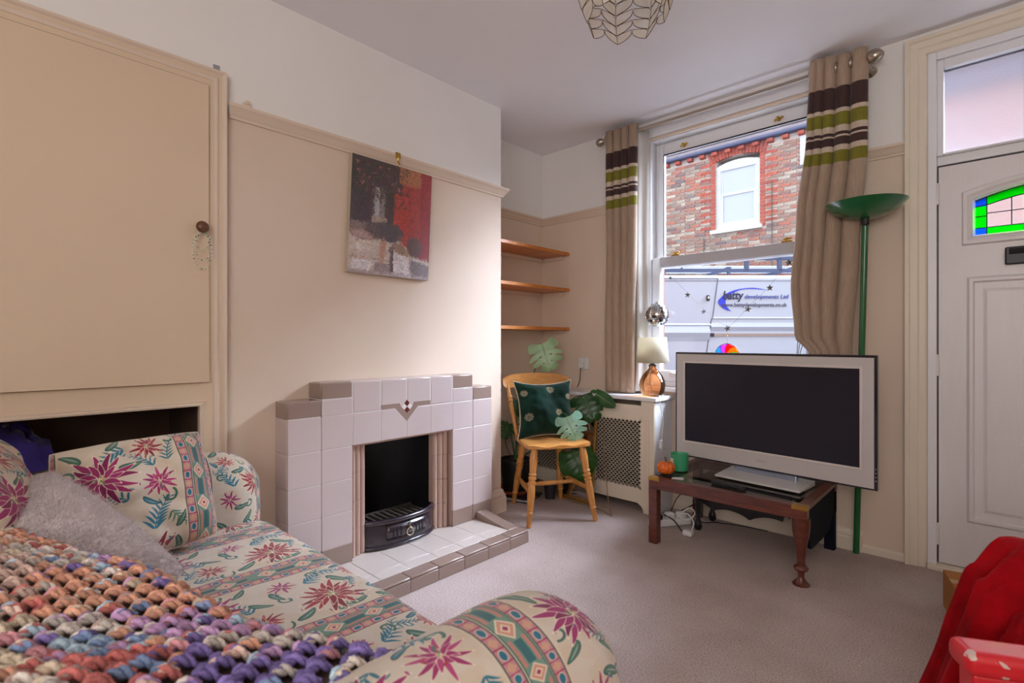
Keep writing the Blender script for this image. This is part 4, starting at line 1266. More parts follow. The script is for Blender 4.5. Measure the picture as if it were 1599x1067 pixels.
def curtain_mat():
    m, nt, p = new_mat('striped_curtain_cloth')
    L = nt.links
    g = N(nt, 'ShaderNodeTexCoord'); sp = N(nt, 'ShaderNodeSeparateXYZ'); L.new(g.outputs['UV'], sp.inputs[0])
    taupe, cream, plum, olive = lin((178, 154, 132)), lin((210, 192, 170)), lin((70, 46, 44)), lin((128, 122, 34))
    zs = [(0, taupe), (2.022, olive), (2.083, cream), (2.112, plum), (2.154, cream), (2.163, plum), (2.180, cream), (2.214, olive), (2.280, cream), (2.302, plum), (2.414, taupe)]
    r = ramp(nt, [((z-1.9)/.6 if z else 0, c) for z, c in zs], 'CONSTANT')
    mr = N(nt, 'ShaderNodeMapRange'); mr.inputs[1].default_value = 1.9; mr.inputs[2].default_value = 2.5
    L.new(sp.outputs['Y'], mr.inputs[0]); L.new(mr.outputs[0], r.inputs['Fac'])
    tc = N(nt, 'ShaderNodeTexCoord'); mp = N(nt, 'ShaderNodeMapping'); mp.inputs['Scale'].default_value = (30, 30, 2.5)
    n2 = N(nt, 'ShaderNodeTexNoise'); n2.inputs['Scale'].default_value = 6; n2.inputs['Detail'].default_value = 4
    L.new(tc.outputs['Object'], mp.inputs['Vector']); L.new(mp.outputs['Vector'], n2.inputs['Vector'])
    rr = ramp(nt, [(.3, (.86, .86, .86, 1)), (.7, (1.08, 1.08, 1.08, 1))]); L.new(n2.outputs['Fac'], rr.inputs['Fac'])
    mx = N(nt, 'ShaderNodeMix', data_type='RGBA', blend_type='MULTIPLY'); mx.inputs[0].default_value = 1
    L.new(r.outputs['Color'], mx.inputs[6]); L.new(rr.outputs['Color'], mx.inputs[7])
    L.new(mx.outputs[2], p.inputs['Base Color'])
    p.inputs['Roughness'].default_value = .75; p.inputs['Sheen Weight'].default_value = .25; p.inputs['Specular IOR Level'].default_value = .35
    b = N(nt, 'ShaderNodeBump'); b.inputs['Strength'].default_value = .2; b.inputs['Distance'].default_value = .003
    L.new(n2.outputs['Fac'], b.inputs['Height']); L.new(b.outputs['Normal'], p.inputs['Normal'])
    tl = N(nt, 'ShaderNodeBsdfTranslucent'); L.new(mx.outputs[2], tl.inputs['Color'])
    ms = N(nt, 'ShaderNodeMixShader'); ms.inputs[0].default_value = .12
    out = nt.nodes['Material Output']
    L.new(p.outputs[0], ms.inputs[1]); L.new(tl.outputs[0], ms.inputs[2]); L.new(ms.outputs[0], out.inputs['Surface'])
    return m
MAT['curtain'] = curtain_mat()
def lining_mat():
    m, nt, p = new_mat('curtain_lining')
    p.inputs['Base Color'].default_value = lin((232, 228, 222)); p.inputs['Roughness'].default_value = .8
    tl = N(nt, 'ShaderNodeBsdfTranslucent'); tl.inputs['Color'].default_value = lin((236, 232, 226))
    ms = N(nt, 'ShaderNodeMixShader'); ms.inputs[0].default_value = .35
    out = nt.nodes['Material Output']
    nt.links.new(p.outputs[0], ms.inputs[1]); nt.links.new(tl.outputs[0], ms.inputs[2]); nt.links.new(ms.outputs[0], out.inputs['Surface'])
    return m
MAT['lining'] = lining_mat()

def curtain(name, label, xedges, folds, zt, zb, amp, seed, warp=1.0, yoff=0.0, hemshift=None):
    root = thing(name, label, 'curtain', (sum(xedges(1.0))/2, RODY, zb), group='striped eyelet curtains')
    def fn(u, v):
        z = zb+(zt-zb)*v
        xl, xr = xedges(v)
        w = u**warp
        ph = 2*PI*folds*u
        prof = math.sin(ph)
        prof = math.copysign(abs(prof)**.75, prof)
        a = amp(u, v)
        y = RODY + yoff + a*prof + .010*nz(u*5, v*3, seed)+ .02*(1-v)*nz(u*2.5+9, v*1.5, seed)
        x = xl+(xr-xl)*w + .022*math.cos(ph)*(1-.3*v) + .014*nz(u*4, v*2.4, seed+5)*(1-v)
        return (x, y, z)
    b = MB(); b.grid(fn, folds*22, 60, lambda u, v: (u*.8, zb+(zt-zb)*v))
    cl = b.build('cloth', MAT['curtain'], root, smooth=80, fixn=False, solid=.003)
    for k in range(folds*2):
        u = (k)/(folds*2)
        p = fn(u+.0001, (RODZ-zb)/(zt-zb))
        r = MB(); r.tube([(p[0]+.0*math.sin(a), RODY+.026*math.cos(a), RODZ+.026*math.sin(a)) for a in [2*PI*i/20 for i in range(20)]], .005, 8, closed=True)
        r.build('eyelet_ring', MAT['nickel'], cl, smooth=60)
    return root, fn
def xe_left(v):
    return (-2.015+.02*(1-v), -1.765-.030*(1-v)**1.2)
cl_, fnl = curtain('curtain', 'narrow gathered striped curtain at the left side of the window', xe_left, 4, 2.575, .752, lambda u, v: .036-.006*v, 1)
b = MB(); b.grid(lambda u, v: (-1.80+.105*u+.012*math.sin(7*v)*(1-v)-.015*(1-v), 3.125+.03*math.sin(2.5*PI*u+1)+.012*u, .765+(2.53-.765)*v), 14, 30)
b.build('lining', MAT['lining'], cl_, smooth=80, fixn=False, solid=.002)
def xe_right(v):
    z = .88+(2.585-.88)*v
    def interp(pts):
        for (a, xa), (c, xc) in zip(pts, pts[1:]):
            if z <= c: return xa+(xc-xa)*sstep(0, 1, max(0, (z-a)/(c-a))) if z > a else xa
        return pts[-1][1]
    xl = interp([(.88, -.68), (1.04, -.695), (1.13, -.765), (1.40, -.785), (1.75, -.760), (2.2, -.720), (2.585, -.705)])
    xr = interp([(.88, -.56), (1.04, -.555), (1.6, -.515), (2.1, -.478), (2.585, -.475)])
    return (xl, xr)
cr_, fnr = curtain('curtain', 'wide gathered striped curtain at the right side of the window behind the television', xe_right, 5, 2.585, .88, lambda u, v: (.088-.036*v)*(1-.6*u), 2, warp=1.75)
# pull cords hanging beside the right curtain
b = MB()
for dx in (0, .012, .03): b.tube(smooth_path([(-.800+dx, 3.185, 1.10), (-.806+dx*.6, 3.185, 1.02), (-.812+dx*2, 3.18, .95)], 6), .0022, 6)
tag(b.build('blind_cord', M('cord_grey', (120, 112, 104), .8), smooth=60), 'thin grey cords dangling in the window beside the right curtain', 'cord')

# ================================================================== window decorations
db = thing('disco_ball', 'small mirrored disco ball hanging in the window above the table lamp', 'disco ball', (-1.632, 3.14, 1.277))
b = MB(); b.sphere((-1.632, 3.14, 1.277), .074, 28, 18); b.build('ball_core', M('dull_foil', (120, 120, 124), .5, .6), db, smooth=80)
b = MB(); rr = .0775
RB = random.Random(8)
nl = 17
for i in range(nl):
    th = PI*(i+.5)/nl
    n = max(4, int(round(2*PI*math.sin(th)*rr/.0145)))
    for k in range(n):
        a = 2*PI*(k+.5*(i % 2))/n
        nrm = Vector((math.sin(th)*math.cos(a), math.sin(th)*math.sin(a), math.cos(th)))
        t1 = Vector((-math.sin(a), math.cos(a), 0)); t2 = nrm.cross(t1)
        j = Vector((RB.uniform(-1, 1), RB.uniform(-1, 1), RB.uniform(-1, 1)))*.06
        n2 = (nrm+j).normalized(); a1 = (t1-n2*t1.dot(n2)).normalized(); a2 = n2.cross(a1)
        b.obox(Vector((-1.632, 3.14, 1.277))+nrm*rr, a1, a2, n2, (.0062, .0062, .001))
b.build('mirror_tiles', M('mirror_facet', (225, 228, 232), .05, 1.0, var=.01), db, kind='stuff')
b = MB(); b.cyl((-1.632, 3.14, 1.350), (-1.632, 3.14, 1.365), .010, 12); b.tube([(-1.632, 3.14, 1.36), (-1.634, 3.16, 2.0), (-1.64, 3.20, 2.49)], .0008, 5); b.build('string', MAT['nickel'], db, smooth=60)

sgd = thing('star_garland', 'thread of small grey glitter stars strung in a V across the window', 'garland', (-1.19, 3.19, 1.181))
SY = 3.19
def wpt(x, z): return (x, SY, z)
path = smooth_path([wpt(-1.63, 1.62), wpt(-1.561, 1.535), wpt(-1.442, 1.415), wpt(-1.337, 1.305), wpt(-1.189, 1.199), wpt(-1.069, 1.306), wpt(-.947, 1.424), wpt(-.846, 1.556), wpt(-.78, 1.62)], 6)
b = MB(); b.tube(path, .0008, 5); b.build('thread', M('grey_thread', (120, 120, 124), .6), sgd, smooth=60)
glit = M('grey_glitter', (112, 106, 100), .4, .5, var=.5, vscale=260)
for i, (x, z) in enumerate([(-1.561, 1.520), (-1.442, 1.401), (-1.337, 1.289), (-1.189, 1.181), (-1.069, 1.293), (-.947, 1.411), (-.846, 1.546)]):
    rot = .3*((i*37) % 7-3)/3; q = (.75, 1, .85, 1.05, 1.05, 1, 1.1)[i]
    star = []
    for k in range(10):
        a = PI/2+rot+PI*k/5; r_ = (.0215 if k % 2 == 0 else .0095)*q
        star.append((r_*math.cos(a), r_*math.sin(a)))
    b = MB(); n = 10
    v = [(x+p[0], SY-.004, z+p[1]) for p in star] + [(x, SY-.012, z), (x, SY+.004, z)]
    f = []
    for k in range(n): f += [(k, (k+1) % n, n), ((k+1) % n, k, n+1)]
    b.add(v, f); b.build('star', glit, sgd)
sc_ = thing('rainbow_suncatcher', 'round rainbow spiral suncatcher hanging below the stars behind the television', 'suncatcher', (-1.19, 3.185, 1.012))
cols = [(236, 60, 50), (240, 130, 40), (90, 190, 50), (60, 170, 70), (40, 150, 190), (60, 80, 200), (250, 200, 30), (60, 150, 235), (110, 90, 220), (190, 90, 220)]
def glow_glass(name, rgb):
    m, nt, p = new_mat(name)
    p.inputs['Base Color'].default_value = lin(rgb); p.inputs['Roughness'].default_value = .3
    tl = N(nt, 'ShaderNodeBsdfTranslucent'); tl.inputs['Color'].default_value = lin(rgb)
    ms = N(nt, 'ShaderNodeMixShader'); ms.inputs[0].default_value = .8
    nt.links.new(p.outputs[0], ms.inputs[1]); nt.links.new(tl.outputs[0], ms.inputs[2]); nt.links.new(ms.outputs[0], nt.nodes['Material Output'].inputs['Surface'])
    return m
SR = .074; SCX, SCZ = -1.19, 1.012
order = [4, 3, 2, 1, 0, 9, 8, 7, 6, 5]
for k in range(10):
    a0 = 2*PI*k/10+.25
    b = MB(); v = []; m_ = 8
    for i in range(m_+1):
        r_ = SR*i/m_; tw = -.9*(1-i/m_)
        for d in (0.0, 2*PI/10-.035):
            for y in (SY-.006, SY-.003): v.append((SCX+r_*math.cos(a0+d-tw), y, SCZ+r_*math.sin(a0+d-tw)))
    f = []
    for i in range(m_):
        p, q = 4*i, 4*i+4
        f += [(p, q, q+2, p+2), (p+1, p+3, q+3, q+1), (p, p+1, q+1, q), (p+2, q+2, q+3, p+3)]
    b.add(v, f)
    b.build('segment', glow_glass('rainbow_glass', cols[[1, 0, 9, 7, 6, 3, 4, 5, 8, 2][k]]), sc_)
b = MB(); b.tube([(SCX+SR*math.cos(2*PI*i/40), SY-.0045, SCZ+SR*math.sin(2*PI*i/40)) for i in range(40)], .0022, 6, closed=True)
for k in range(10):
    a0 = 2*PI*k/10+.25
    b.tube([(SCX+SR*i/8*math.cos(a0+.9*(1-i/8)-.017), SY-.0055, SCZ+SR*i/8*math.sin(a0+.9*(1-i/8)-.017)) for i in range(9)], .0013, 5)
b.build('leading', MAT['black'], sc_, smooth=60)
b = MB(); b.tube([(-1.189, SY, 1.176), (SCX, SY-.004, SCZ+SR)], .0008, 5); b.sphere((SCX, SY-.002, 1.135), .004, 8, 6); b.build('thread', MAT['brass'], sc_)

# ================================================================== table lamp on the radiator cover
tl_ = thing('table_lamp', 'small table lamp, amber glass base and pale drum shade, on the radiator cover', 'lamp', (-1.615, 3.045, .745))
def tinted_glass(name, rgb):
    m, nt, p = new_mat(name)
    nt.nodes.remove(p); L = nt.links; out = nt.nodes['Material Output']
    t = N(nt, 'ShaderNodeBsdfTransparent'); t.inputs['Color'].default_value = lin(rgb)
    d = N(nt, 'ShaderNodeBsdfDiffuse'); d.inputs['Color'].default_value = lin(rgb)
    tr = N(nt, 'ShaderNodeBsdfTranslucent'); tr.inputs['Color'].default_value = lin(rgb)
    g = N(nt, 'ShaderNodeBsdfGlossy'); g.inputs['Roughness'].default_value = .02
    lw = N(nt, 'ShaderNodeLayerWeight'); lw.inputs['Blend'].default_value = .35
    a = N(nt, 'ShaderNodeMixShader'); a.inputs[0].default_value = .12
    L.new(t.outputs[0], a.inputs[1]); L.new(tr.outputs[0], a.inputs[2])
    c = N(nt, 'ShaderNodeMixShader'); L.new(lw.outputs['Fresnel'], c.inputs[0]); L.new(a.outputs[0], c.inputs[1]); L.new(g.outputs[0], c.inputs[2])
    L.new(c.outputs[0], out.inputs['Surface'])
    return m
b = MB()
b.lathe((-1.615, 3.045, .745), [(.048, .0), (.060, .002), (.066, .010), (.076, .035), (.083, .070), (.080, .100), (.066, .132), (.046, .156), (.030, .172), (.022, .182), (.020, .190), (.026, .198), (.024, .202)], 32)
b.build('glass_base', tinted_glass('amber_glass', (255, 212, 172)), tl_, smooth=60)
b = MB(); b.cyl((-1.615, 3.045, .945), (-1.615, 3.045, .990), .012, 14); b.lathe((-1.615, 3.045, .942), [(.020, 0), (.020, .008), (.012, .014)], 16); b.build('lamp_holder', M('dark_bronze', (70, 60, 52), .4, .7), tl_, smooth=50)
b = MB(); b.tube(smooth_path([(-1.615, 3.045, .95), (-1.612, 3.02, .90), (-1.60, 2.99, .84), (-1.575, 2.985, .775), (-1.55, 3.03, .750)], 8), .002, 6); b.build('inner_flex', M('olive_flex', (120, 110, 60), .5), tl_, smooth=60)
def shade_mat():
    m, nt, p = new_mat('linen_lamp_shade')
    p.inputs['Base Color'].default_value = lin((214, 208, 190)); p.inputs['Roughness'].default_value = .85
    tl = N(nt, 'ShaderNodeBsdfTranslucent'); tl.inputs['Color'].default_value = lin((226, 218, 196))
    ms = N(nt, 'ShaderNodeMixShader'); ms.inputs[0].default_value = .45
    nt.links.new(p.outputs[0], ms.inputs[1]); nt.links.new(tl.outputs[0], ms.inputs[2]); nt.links.new(ms.outputs[0], nt.nodes['Material Output'].inputs['Surface'])
    return m
b = MB(); b.lathe((-1.615, 3.045, .962), [(.104, 0), (.088, .165)], 40, caps=False); b.build('lamp_shade', shade_mat(), tl_, smooth=60, solid=.002)
b = MB(); b.tube(smooth_path([(-1.55, 3.03, .750), (-1.535, 2.98, .75), (-1.530, 2.985, .70), (-1.522, 3.01, .60), (-1.535, 3.02, .50), (-1.540, 3.02, .40)], 8), .0028, 7); b.build('flex', MAT['white'], tl_, smooth=60)
b = MB(); b.box((-1.548, 3.005, .42), (-1.530, 3.028, .475)); b.build('inline_switch', MAT['white'], tl_, bevel=.005)

# wall socket with a dark flex
so = thing('wall_socket', 'white single wall socket with a dark flex beside the left curtain', 'socket', (-2.268, YW, .932))
b = MB(); b.box((-2.312, YW-.012, .888), (-2.224, YW, .976)); b.build('plate', MAT['white'], so, bevel=.003)
b = MB(); b.box((-2.296, YW-.040, .898), (-2.252, YW-.012, .944)); b.build('plug', MAT['white'], so, bevel=.005)
b = MB(); b.box((-2.252, YW-.016, .948), (-2.238, YW-.011, .966)); b.build('switch', MAT['white'], so, bevel=.001)
b = MB(); b.tube(smooth_path([(-2.276, YW-.035, .905), (-2.276, YW-.04, .86), (-2.29, YW-.03, .80), (-2.31, YW-.03, .755)], 8), .003, 7); b.build('flex', MAT['black'], so, smooth=60)

# ================================================================== floor lamp
flp = thing('floor_uplighter', 'tall dark green metal uplighter floor lamp with a wide dish beside the curtain', 'floor lamp', (-.522, 3.165, 0))
pt, pb_ = Vector((-.462, 3.035, 1.700)), Vector((-.522, 3.165, .0))
b = MB(); b.turned(pb_, pt, [(0, .0145), (1, .0145)], 16); b.build('pole', MAT['green'], flp, smooth=50)
b = MB(); b.turned(pt-Vector((0, 0, .03)), pt+Vector((0, 0, .02)), [(0, .013), (.2, .018), (.7, .018), (1, .024)], 16); b.build('collar', MAT['black'], flp, smooth=50)
b = MB(); b.lathe(pt, [(.020, .004), (.055, .008), (.100, .024), (.140, .048), (.172, .082), (.169, .083), (.138, .052), (.10, .029), (.055, .013), (.0, .010)], 48); b.build('dish', MAT['green'], flp, smooth=50)

# ================================================================== television
tv = thing('television', 'wide flat television with silver picture-frame bezel on the low table', 'television', (-.894, 2.884, .365), math.atan2(-.101, 1.0175))
def tvb(name, a, c, mat, par=tv, bev=0): 
    b = MB(); b.box(a, c); return b.build(name, mat, par, local=True, bevel=bev)
W2 = .511; Z0, Z1 = .052, .672
tvb('back_shell', (-W2+.04, .022, Z0+.05), (W2-.04, .075, Z1-.05), MAT['black'], bev=.01)
tvb('edge_plate', (-W2, 0, Z0), (W2, .022, Z1), M('dark_edge_glass', (34, 34, 44), .12, coat=.4), bev=.002)
fr_ = M('silver_bezel', (196, 190, 186), .45, .15, var=.01)
b = MB()
ex, ez0, ez1 = .012, .010, .012; bx_, bb, bt = .056, .088, .052
X0, X1 = -W2+ex, W2-ex
b.box((X0, -.007, Z0+ez0), (X0+bx_-.01, 0, Z1-ez1)); b.box((X1-bx_+.01, -.007, Z0+ez0), (X1, 0, Z1-ez1))
b.box((X0+bx_-.01, -.007, Z1-ez1-bt+.01), (X1-bx_+.01, 0, Z1-ez1)); b.box((X0+bx_-.01, -.007, Z0+ez0), (X1-bx_+.01, 0, Z0+ez0+bb-.01))
b.build('bezel', fr_, tv, local=True)
b = MB()
sx0, sx1, sz0, sz1 = X0+bx_, X1-bx_, Z0+ez0+bb, Z1-ez1-bt
for (a, c) in (((sx0-.012, -.011, sz0-.012), (sx0, -.006, sz1+.012)), ((sx1, -.011, sz0-.012), (sx1+.012, -.006, sz1+.012)), ((sx0, -.011, sz1), (sx1, -.006, sz1+.012)), ((sx0, -.011, sz0-.012), (sx1, -.006, sz0))):
    b.box(a, c)
b.build('inner_trim', M('light_silver', (214, 206, 200), .35, .2), tv, local=True, bevel=.002)
tvb('screen', (sx0, -.004, sz0), (sx1, .0, sz1), M('dark_screen', (28, 24, 36), .3, spec=.4, var=.05))
def text_mesh(txt, size, mat, name, parent, mtx, extrude=.0005, shear=0.0, bold=0.0, width=None, spacing=1.0):
    cu = bpy.data.curves.new(name, 'FONT'); cu.body = txt; cu.size = size; cu.extrude = extrude; cu.shear = shear; cu.offset = bold; cu.space_character = spacing
    to = bpy.data.objects.new(name+'_curve', cu); COL.objects.link(to)
    bpy.context.view_layer.update()
    dg = bpy.context.evaluated_depsgraph_get()
    me = bpy.data.meshes.new_from_object(to.evaluated_get(dg))
    COL.objects.unlink(to); bpy.data.objects.remove(to); bpy.data.curves.remove(cu)
    xs = [v.co.x for v in me.vertices]
    if width and xs:
        k = width/(max(xs)-min(xs))
        for v in me.vertices: v.co.x = (v.co.x-min(xs))*k
    me.transform(mtx)
    me.materials.clear(); me.materials.append(mat); me.name = name
    o = bpy.data.objects.new(name, me); link(o); o.parent = parent
    return o
text_mesh('SONY', .014, M('badge_silver', (150, 144, 140), .3, .5), 'badge', tv, Matrix.Translation((-.026, -.008, Z0+.045)) @ Matrix.Rotation(PI/2, 4, 'X'), .001, width=.052, spacing=1.6)
b = MB()
for k in range(4): b.sphere((W2-.006, -.001, Z0+.045+.018*k), .0022, 8, 5)
b.build('touch_lights', MAT['white'], tv, local=True)
b = MB(); b.box((-.16, .02, .016), (.16, .055, .09)); b.build('neck', M('pale_blue_chrome', (178, 190, 214), .15, .8), tv, local=True, bevel=.004)
b = MB()
b.prism([(-.105, .0), (-.105, .010), (.10, .026), (.10, .0)], lambda p: (-.205, p[0]-.01, p[1]+.001), lambda p: (.225, p[0]-.01, p[1]+.001))
b.build('stand_plate', M('stand_silver', (206, 202, 198), .35, .1), tv, local=True, bevel=.003)

# ================================================================== low table under the television
TX0, TX1, TY0, TY1, TZ = -1.378, -.606, 2.555, 3.165, .360
tb = thing('coffee_table', 'low red mahogany table with glass top and brass corners under the television', 'table', (-1.0, 2.86, 0))
b = MB(); w = .045
MH = MAT['mahogany']
b.box((TX0, TY0, TZ-.062), (TX1, TY0+w, TZ)); b.build('front_rail', MH, tb, bevel=.003)
b = MB(); b.box((TX0, TY1-w, TZ-.05), (TX1, TY1, TZ)); b.box((TX0, TY0+w, TZ-.05), (TX0+w, TY1-w, TZ)); b.build('rail', MH, tb, bevel=.003)
b = MB(); b.box((TX1-w, TY0+w, TZ-.022), (TX1, TY1-w, TZ)); b.build('rail', MH, tb, bevel=.003)
apr = [(0, .022), (.61-.046, .022), (.61-.046, .13), (.61-.09, .13)] 
pts = [(TY0+.02, TZ-.022), (TY1, TZ-.022), (TY1, TZ-.165), (TY1-.085, TZ-.165)]
for k in range(9):
    t = k/8; pts.append((TY1-.085-.10*t, TZ-.165-.055*sstep(0, 1, t)))
pts += [(TY1-.30, TZ-.225), (TY0+.10, TZ-.215), (TY0+.05, TZ-.15), (TY0+.02, TZ-.10)]
b = MB(); b.prism(pts, lambda p: (TX1-.020, p[0], p[1]), lambda p: (TX1-.004, p[0], p[1])); b.build('side_apron', MAT['navy'], tb)
b = MB(); b.box((TX1-.052, TY1-.048, 0), (TX1-.004, TY1-.004, TZ-.03)); b.build('leg', MAT['navy'], tb, bevel=.002)
b = MB(); b.box((TX0, TY0, 0), (TX0+.048, TY0+.048, TZ-.06)); b.build('leg', MH, tb, bevel=.002)
b = MB(); b.box((TX0, TY1-.048, 0), (TX0+.048, TY1, TZ-.05)); b.build('leg', MH, tb, bevel=.002)
lx, ly = TX1-.030, TY0+.030
b = MB()
prof = [(0.0, .034), (.015, .034), (.02, .030), (.05, .024), (.10, .013), (.16, .012), (.20, .016), (.22, .026), (.25, .030), (.28, .026), (.30, .017), (.33, .015), (.40, .017), (.62, .024), (.80, .033), (.90, .034), (.98, .034), (1, .034)]
# square-section tapering leg with a turned knop and pad foot
b.turned((lx, ly, .0), (lx, ly, TZ-.058), [(a, r*1.08) for a, r in prof], 12); b.build('leg', MH, tb, smooth=40)
for x in (TX0, TX1):
    sgn = 1 if x == TX0 else -1
    b = MB(); xa, xb_ = sorted((x-.001*sgn, x+.062*sgn)); b.box((xa, TY0-.0012, TZ-.016), (xb_, TY0+.046, TZ+.0012)); b.build('brass_corner', MAT['brass'], tb)
b = MB(); b.box((TX0+w, TY0+w, TZ-.007), (TX1-w, TY1-w, TZ-.001)); b.build('glass_top', clear_glass('smoked_glass', (.74, .75, .70), 1.0), tb)
# black lacquered table tucked underneath
lt = thing('lacquer_table', 'small black lacquered table with scalloped apron tucked beneath the mahogany table', 'table', (-1.0, 3.04, 0))
b = MB(); b.box((-1.285, 2.90, .275), (-.76, 3.165, .298)); b.build('top', MAT['lacquer'], lt, bevel=.003)
sc2 = [(-1.275, .28), (-1.275, .20)]
nS = 44
for k in range(nS+1):
    t = k/nS; x = -1.265+.495*t
    z = .138+.035*abs(math.cos(PI*t*2.5))**.6 - .018*math.sin(PI*t) + (.04 if t < .06 or t > .94 else 0)
    sc2.append((x, z))
sc2 += [(-.765, .28)]
b = MB(); b.prism(sc2, lambda p: (p[0], 2.912, p[1]), lambda p: (p[0], 2.926, p[1])); b.build('scalloped_apron', MAT['lacquer'], lt)
b = MB(); RB = random.Random(5)
for k in range(46):
    x = -1.26+.0105*k; b.sphere((x, 2.910, .206+RB.uniform(-.008, .012)), RB.uniform(.004, .008), 7, 5, (1, .25, .7))
b.build('gilt_pattern', MAT['gold'], lt, smooth=60, kind='stuff')
for (x, y) in ((-1.262, 2.93), (-1.262, 3.14), (-.78, 3.14)):
    b = MB(); b.turned((x, y, 0), (x, y, .28), [(0, .018), (.06, .024), (.14, .020), (.22, .013), (.45, .016), (.7, .024), (1, .028)], 12); b.build('leg', MAT['lacquer'], lt, smooth=50)

# things on the table
pk = thing('pumpkin', 'small orange ribbed decorative pumpkin on the left corner of the table', 'pumpkin', (-1.325, 2.655, TZ))
b = MB()
def pkf(u, v):
    a = 2*PI*u; th = PI*v
    rib = 1-.10*abs(math.cos(a*4.5))**3
    r_ = .049*math.sin(th)**.85*rib
    zz = .037-.038*math.cos(th)*(1-.25*math.sin(th)**6*0) - .010*math.exp(-(math.sin(th)/.35)**2)*(1 if v > .5 else -1)
    return (-1.325+r_*math.cos(a), 2.655+r_*math.sin(a), TZ+zz)
b.grid(pkf, 72, 18); b.build('body', M('orange_foil', (228, 108, 28), .35, var=.25, vscale=60, bump=.6, bscale=120), pk, smooth=70, weld=True)
b = MB(); b.tube([(-1.325, 2.655, TZ+.066), (-1.327, 2.655, TZ+.082), (-1.333, 2.653, TZ+.094)], [.006, .004, .005], 8); b.build('stalk', MAT['knobwood'], pk, smooth=50)
b = MB()
for k, (dx, dy) in enumerate(((.014, -.012), (.022, .002), (.010, .012))): b.sphere((-1.325+dx, 2.655+dy, TZ+.071), .010, 8, 6, (1.2, .8, .35))
b.build('gold_leaf', MAT['gold'], pk, smooth=50)
b = MB(); b.lathe((-1.322, 2.655, TZ), [(.058, 0), (.060, .002), (.058, .004)], 24)
tag(b.build('coaster', MAT['black'], smooth=40), 'round black coaster under the orange pumpkin', 'coaster')
pk.location.z += .004
mg = thing('candle_pot', 'mint green candle pot with a pale label behind the pumpkin', 'candle', (-1.315, 2.80, TZ))
b = MB(); b.lathe((-1.315, 2.80, TZ), [(.036, 0), (.044, .004), (.048, .02), (.050, .098), (.046, .098), (.044, .085), (.0, .085)], 32); b.build('pot', M('mint_ceramic', (66, 166, 118), .3, var=.03, coat=.2), mg, smooth=40)
b = MB(); b.grid(lambda u, v: (-1.315+.0502*math.cos(rad(205+50*u)), 2.80+.0502*math.sin(rad(205+50*u)), TZ+.028+.045*v), 8, 1); b.build('label', M('cream_label', (222, 206, 190), .7), mg)
b = MB(); b.box((-.03, -.022, 0), (.03, .022, .0012)); o = b.build('card', M('white_card', (214, 212, 208), .6)); o.location = (-1.243, 2.625, TZ+.0005); o.rotation_euler = (0, 0, .35); tag(o, 'small white card lying on the table front beside the pumpkin', 'card')
rm = thing('remote_control', 'black remote control on the glass table top in front of the stand', 'remote', (-.985, 2.652, TZ), rad(-8))
b = MB(); b.box((-.085, -.022, .001), (.085, .022, .018)); b.build('body', MAT['black'], rm, local=True, bevel=.006)
b = MB()
for i in range(9):
    for j in range(3): b.box((-.07+.015*i, -.014+.011*j, .018), (-.062+.015*i, -.008+.011*j, .020))
b.build('buttons', M('grey_button', (70, 70, 76), .5), rm, local=True)

# extension lead, plugs and cables by the table leg
el = thing('extension_lead', 'white extension lead full of plugs on the carpet behind the table leg', 'extension lead', (-1.40, 2.93, 0))
b = MB(); b.obox((-1.415, 2.88, .022), (.55, .83, 0), (-.83, .55, 0), (0, 0, 1), (.13, .028, .020)); b.build('socket_strip', MAT['white'], el, bevel=.006)
for k, (t, h) in enumerate(((-.08, .03), (.0, .034), (.075, .03))):
    b = MB(); b.obox((-1.415+.55*t, 2.88+.83*t, .042+h/2), (.55, .83, 0), (-.83, .55, 0), (0, 0, 1), (.024, .024, h/2)); b.build('plug', MAT['white'] if k else MAT['black'], el, bevel=.007)
b = MB()
b.tube(smooth_path([(-1.37, 2.95, .07), (-1.33, 2.97, .10), (-1.29, 2.95, .08), (-1.31, 2.90, .05), (-1.36, 2.90, .06), (-1.33, 2.93, .075), (-1.285, 2.92, .04), (-1.27, 2.86, .006), (-1.26, 2.82, .006)], 8), .0045, 7)
b.build('white_cable', MAT['white'], el, smooth=60)
b = MB()
b.tube(smooth_path([(-1.42, 2.90, .07), (-1.40, 2.99, .16), (-1.32, 3.05, .15), (-1.28, 3.0, .03), (-1.22, 3.10, .006), (-1.10, 3.14, .006), (-.95, 3.16, .006)], 8), .003, 7)
b.tube(smooth_path([(-1.44, 2.86, .06), (-1.37, 2.84, .05), (-1.29, 2.80, .006), (-1.24, 2.79, .006)], 8), .004, 7)
b.tube(smooth_path([(-1.40, 2.96, .06), (-1.33, 3.06, .11), (-1.28, 3.13, .17), (-1.27, 3.19, .22)], 8), .004, 7)
b.build('black_cable', MAT['black'], el, smooth=60)
b = MB(); b.box((-1.29, 2.775, .001), (-1.235, 2.82, .03))
tag(b.build('charger_plug', MAT['white'], bevel=.008), 'white charger plug lying on the carpet near the lacquer table', 'plug')
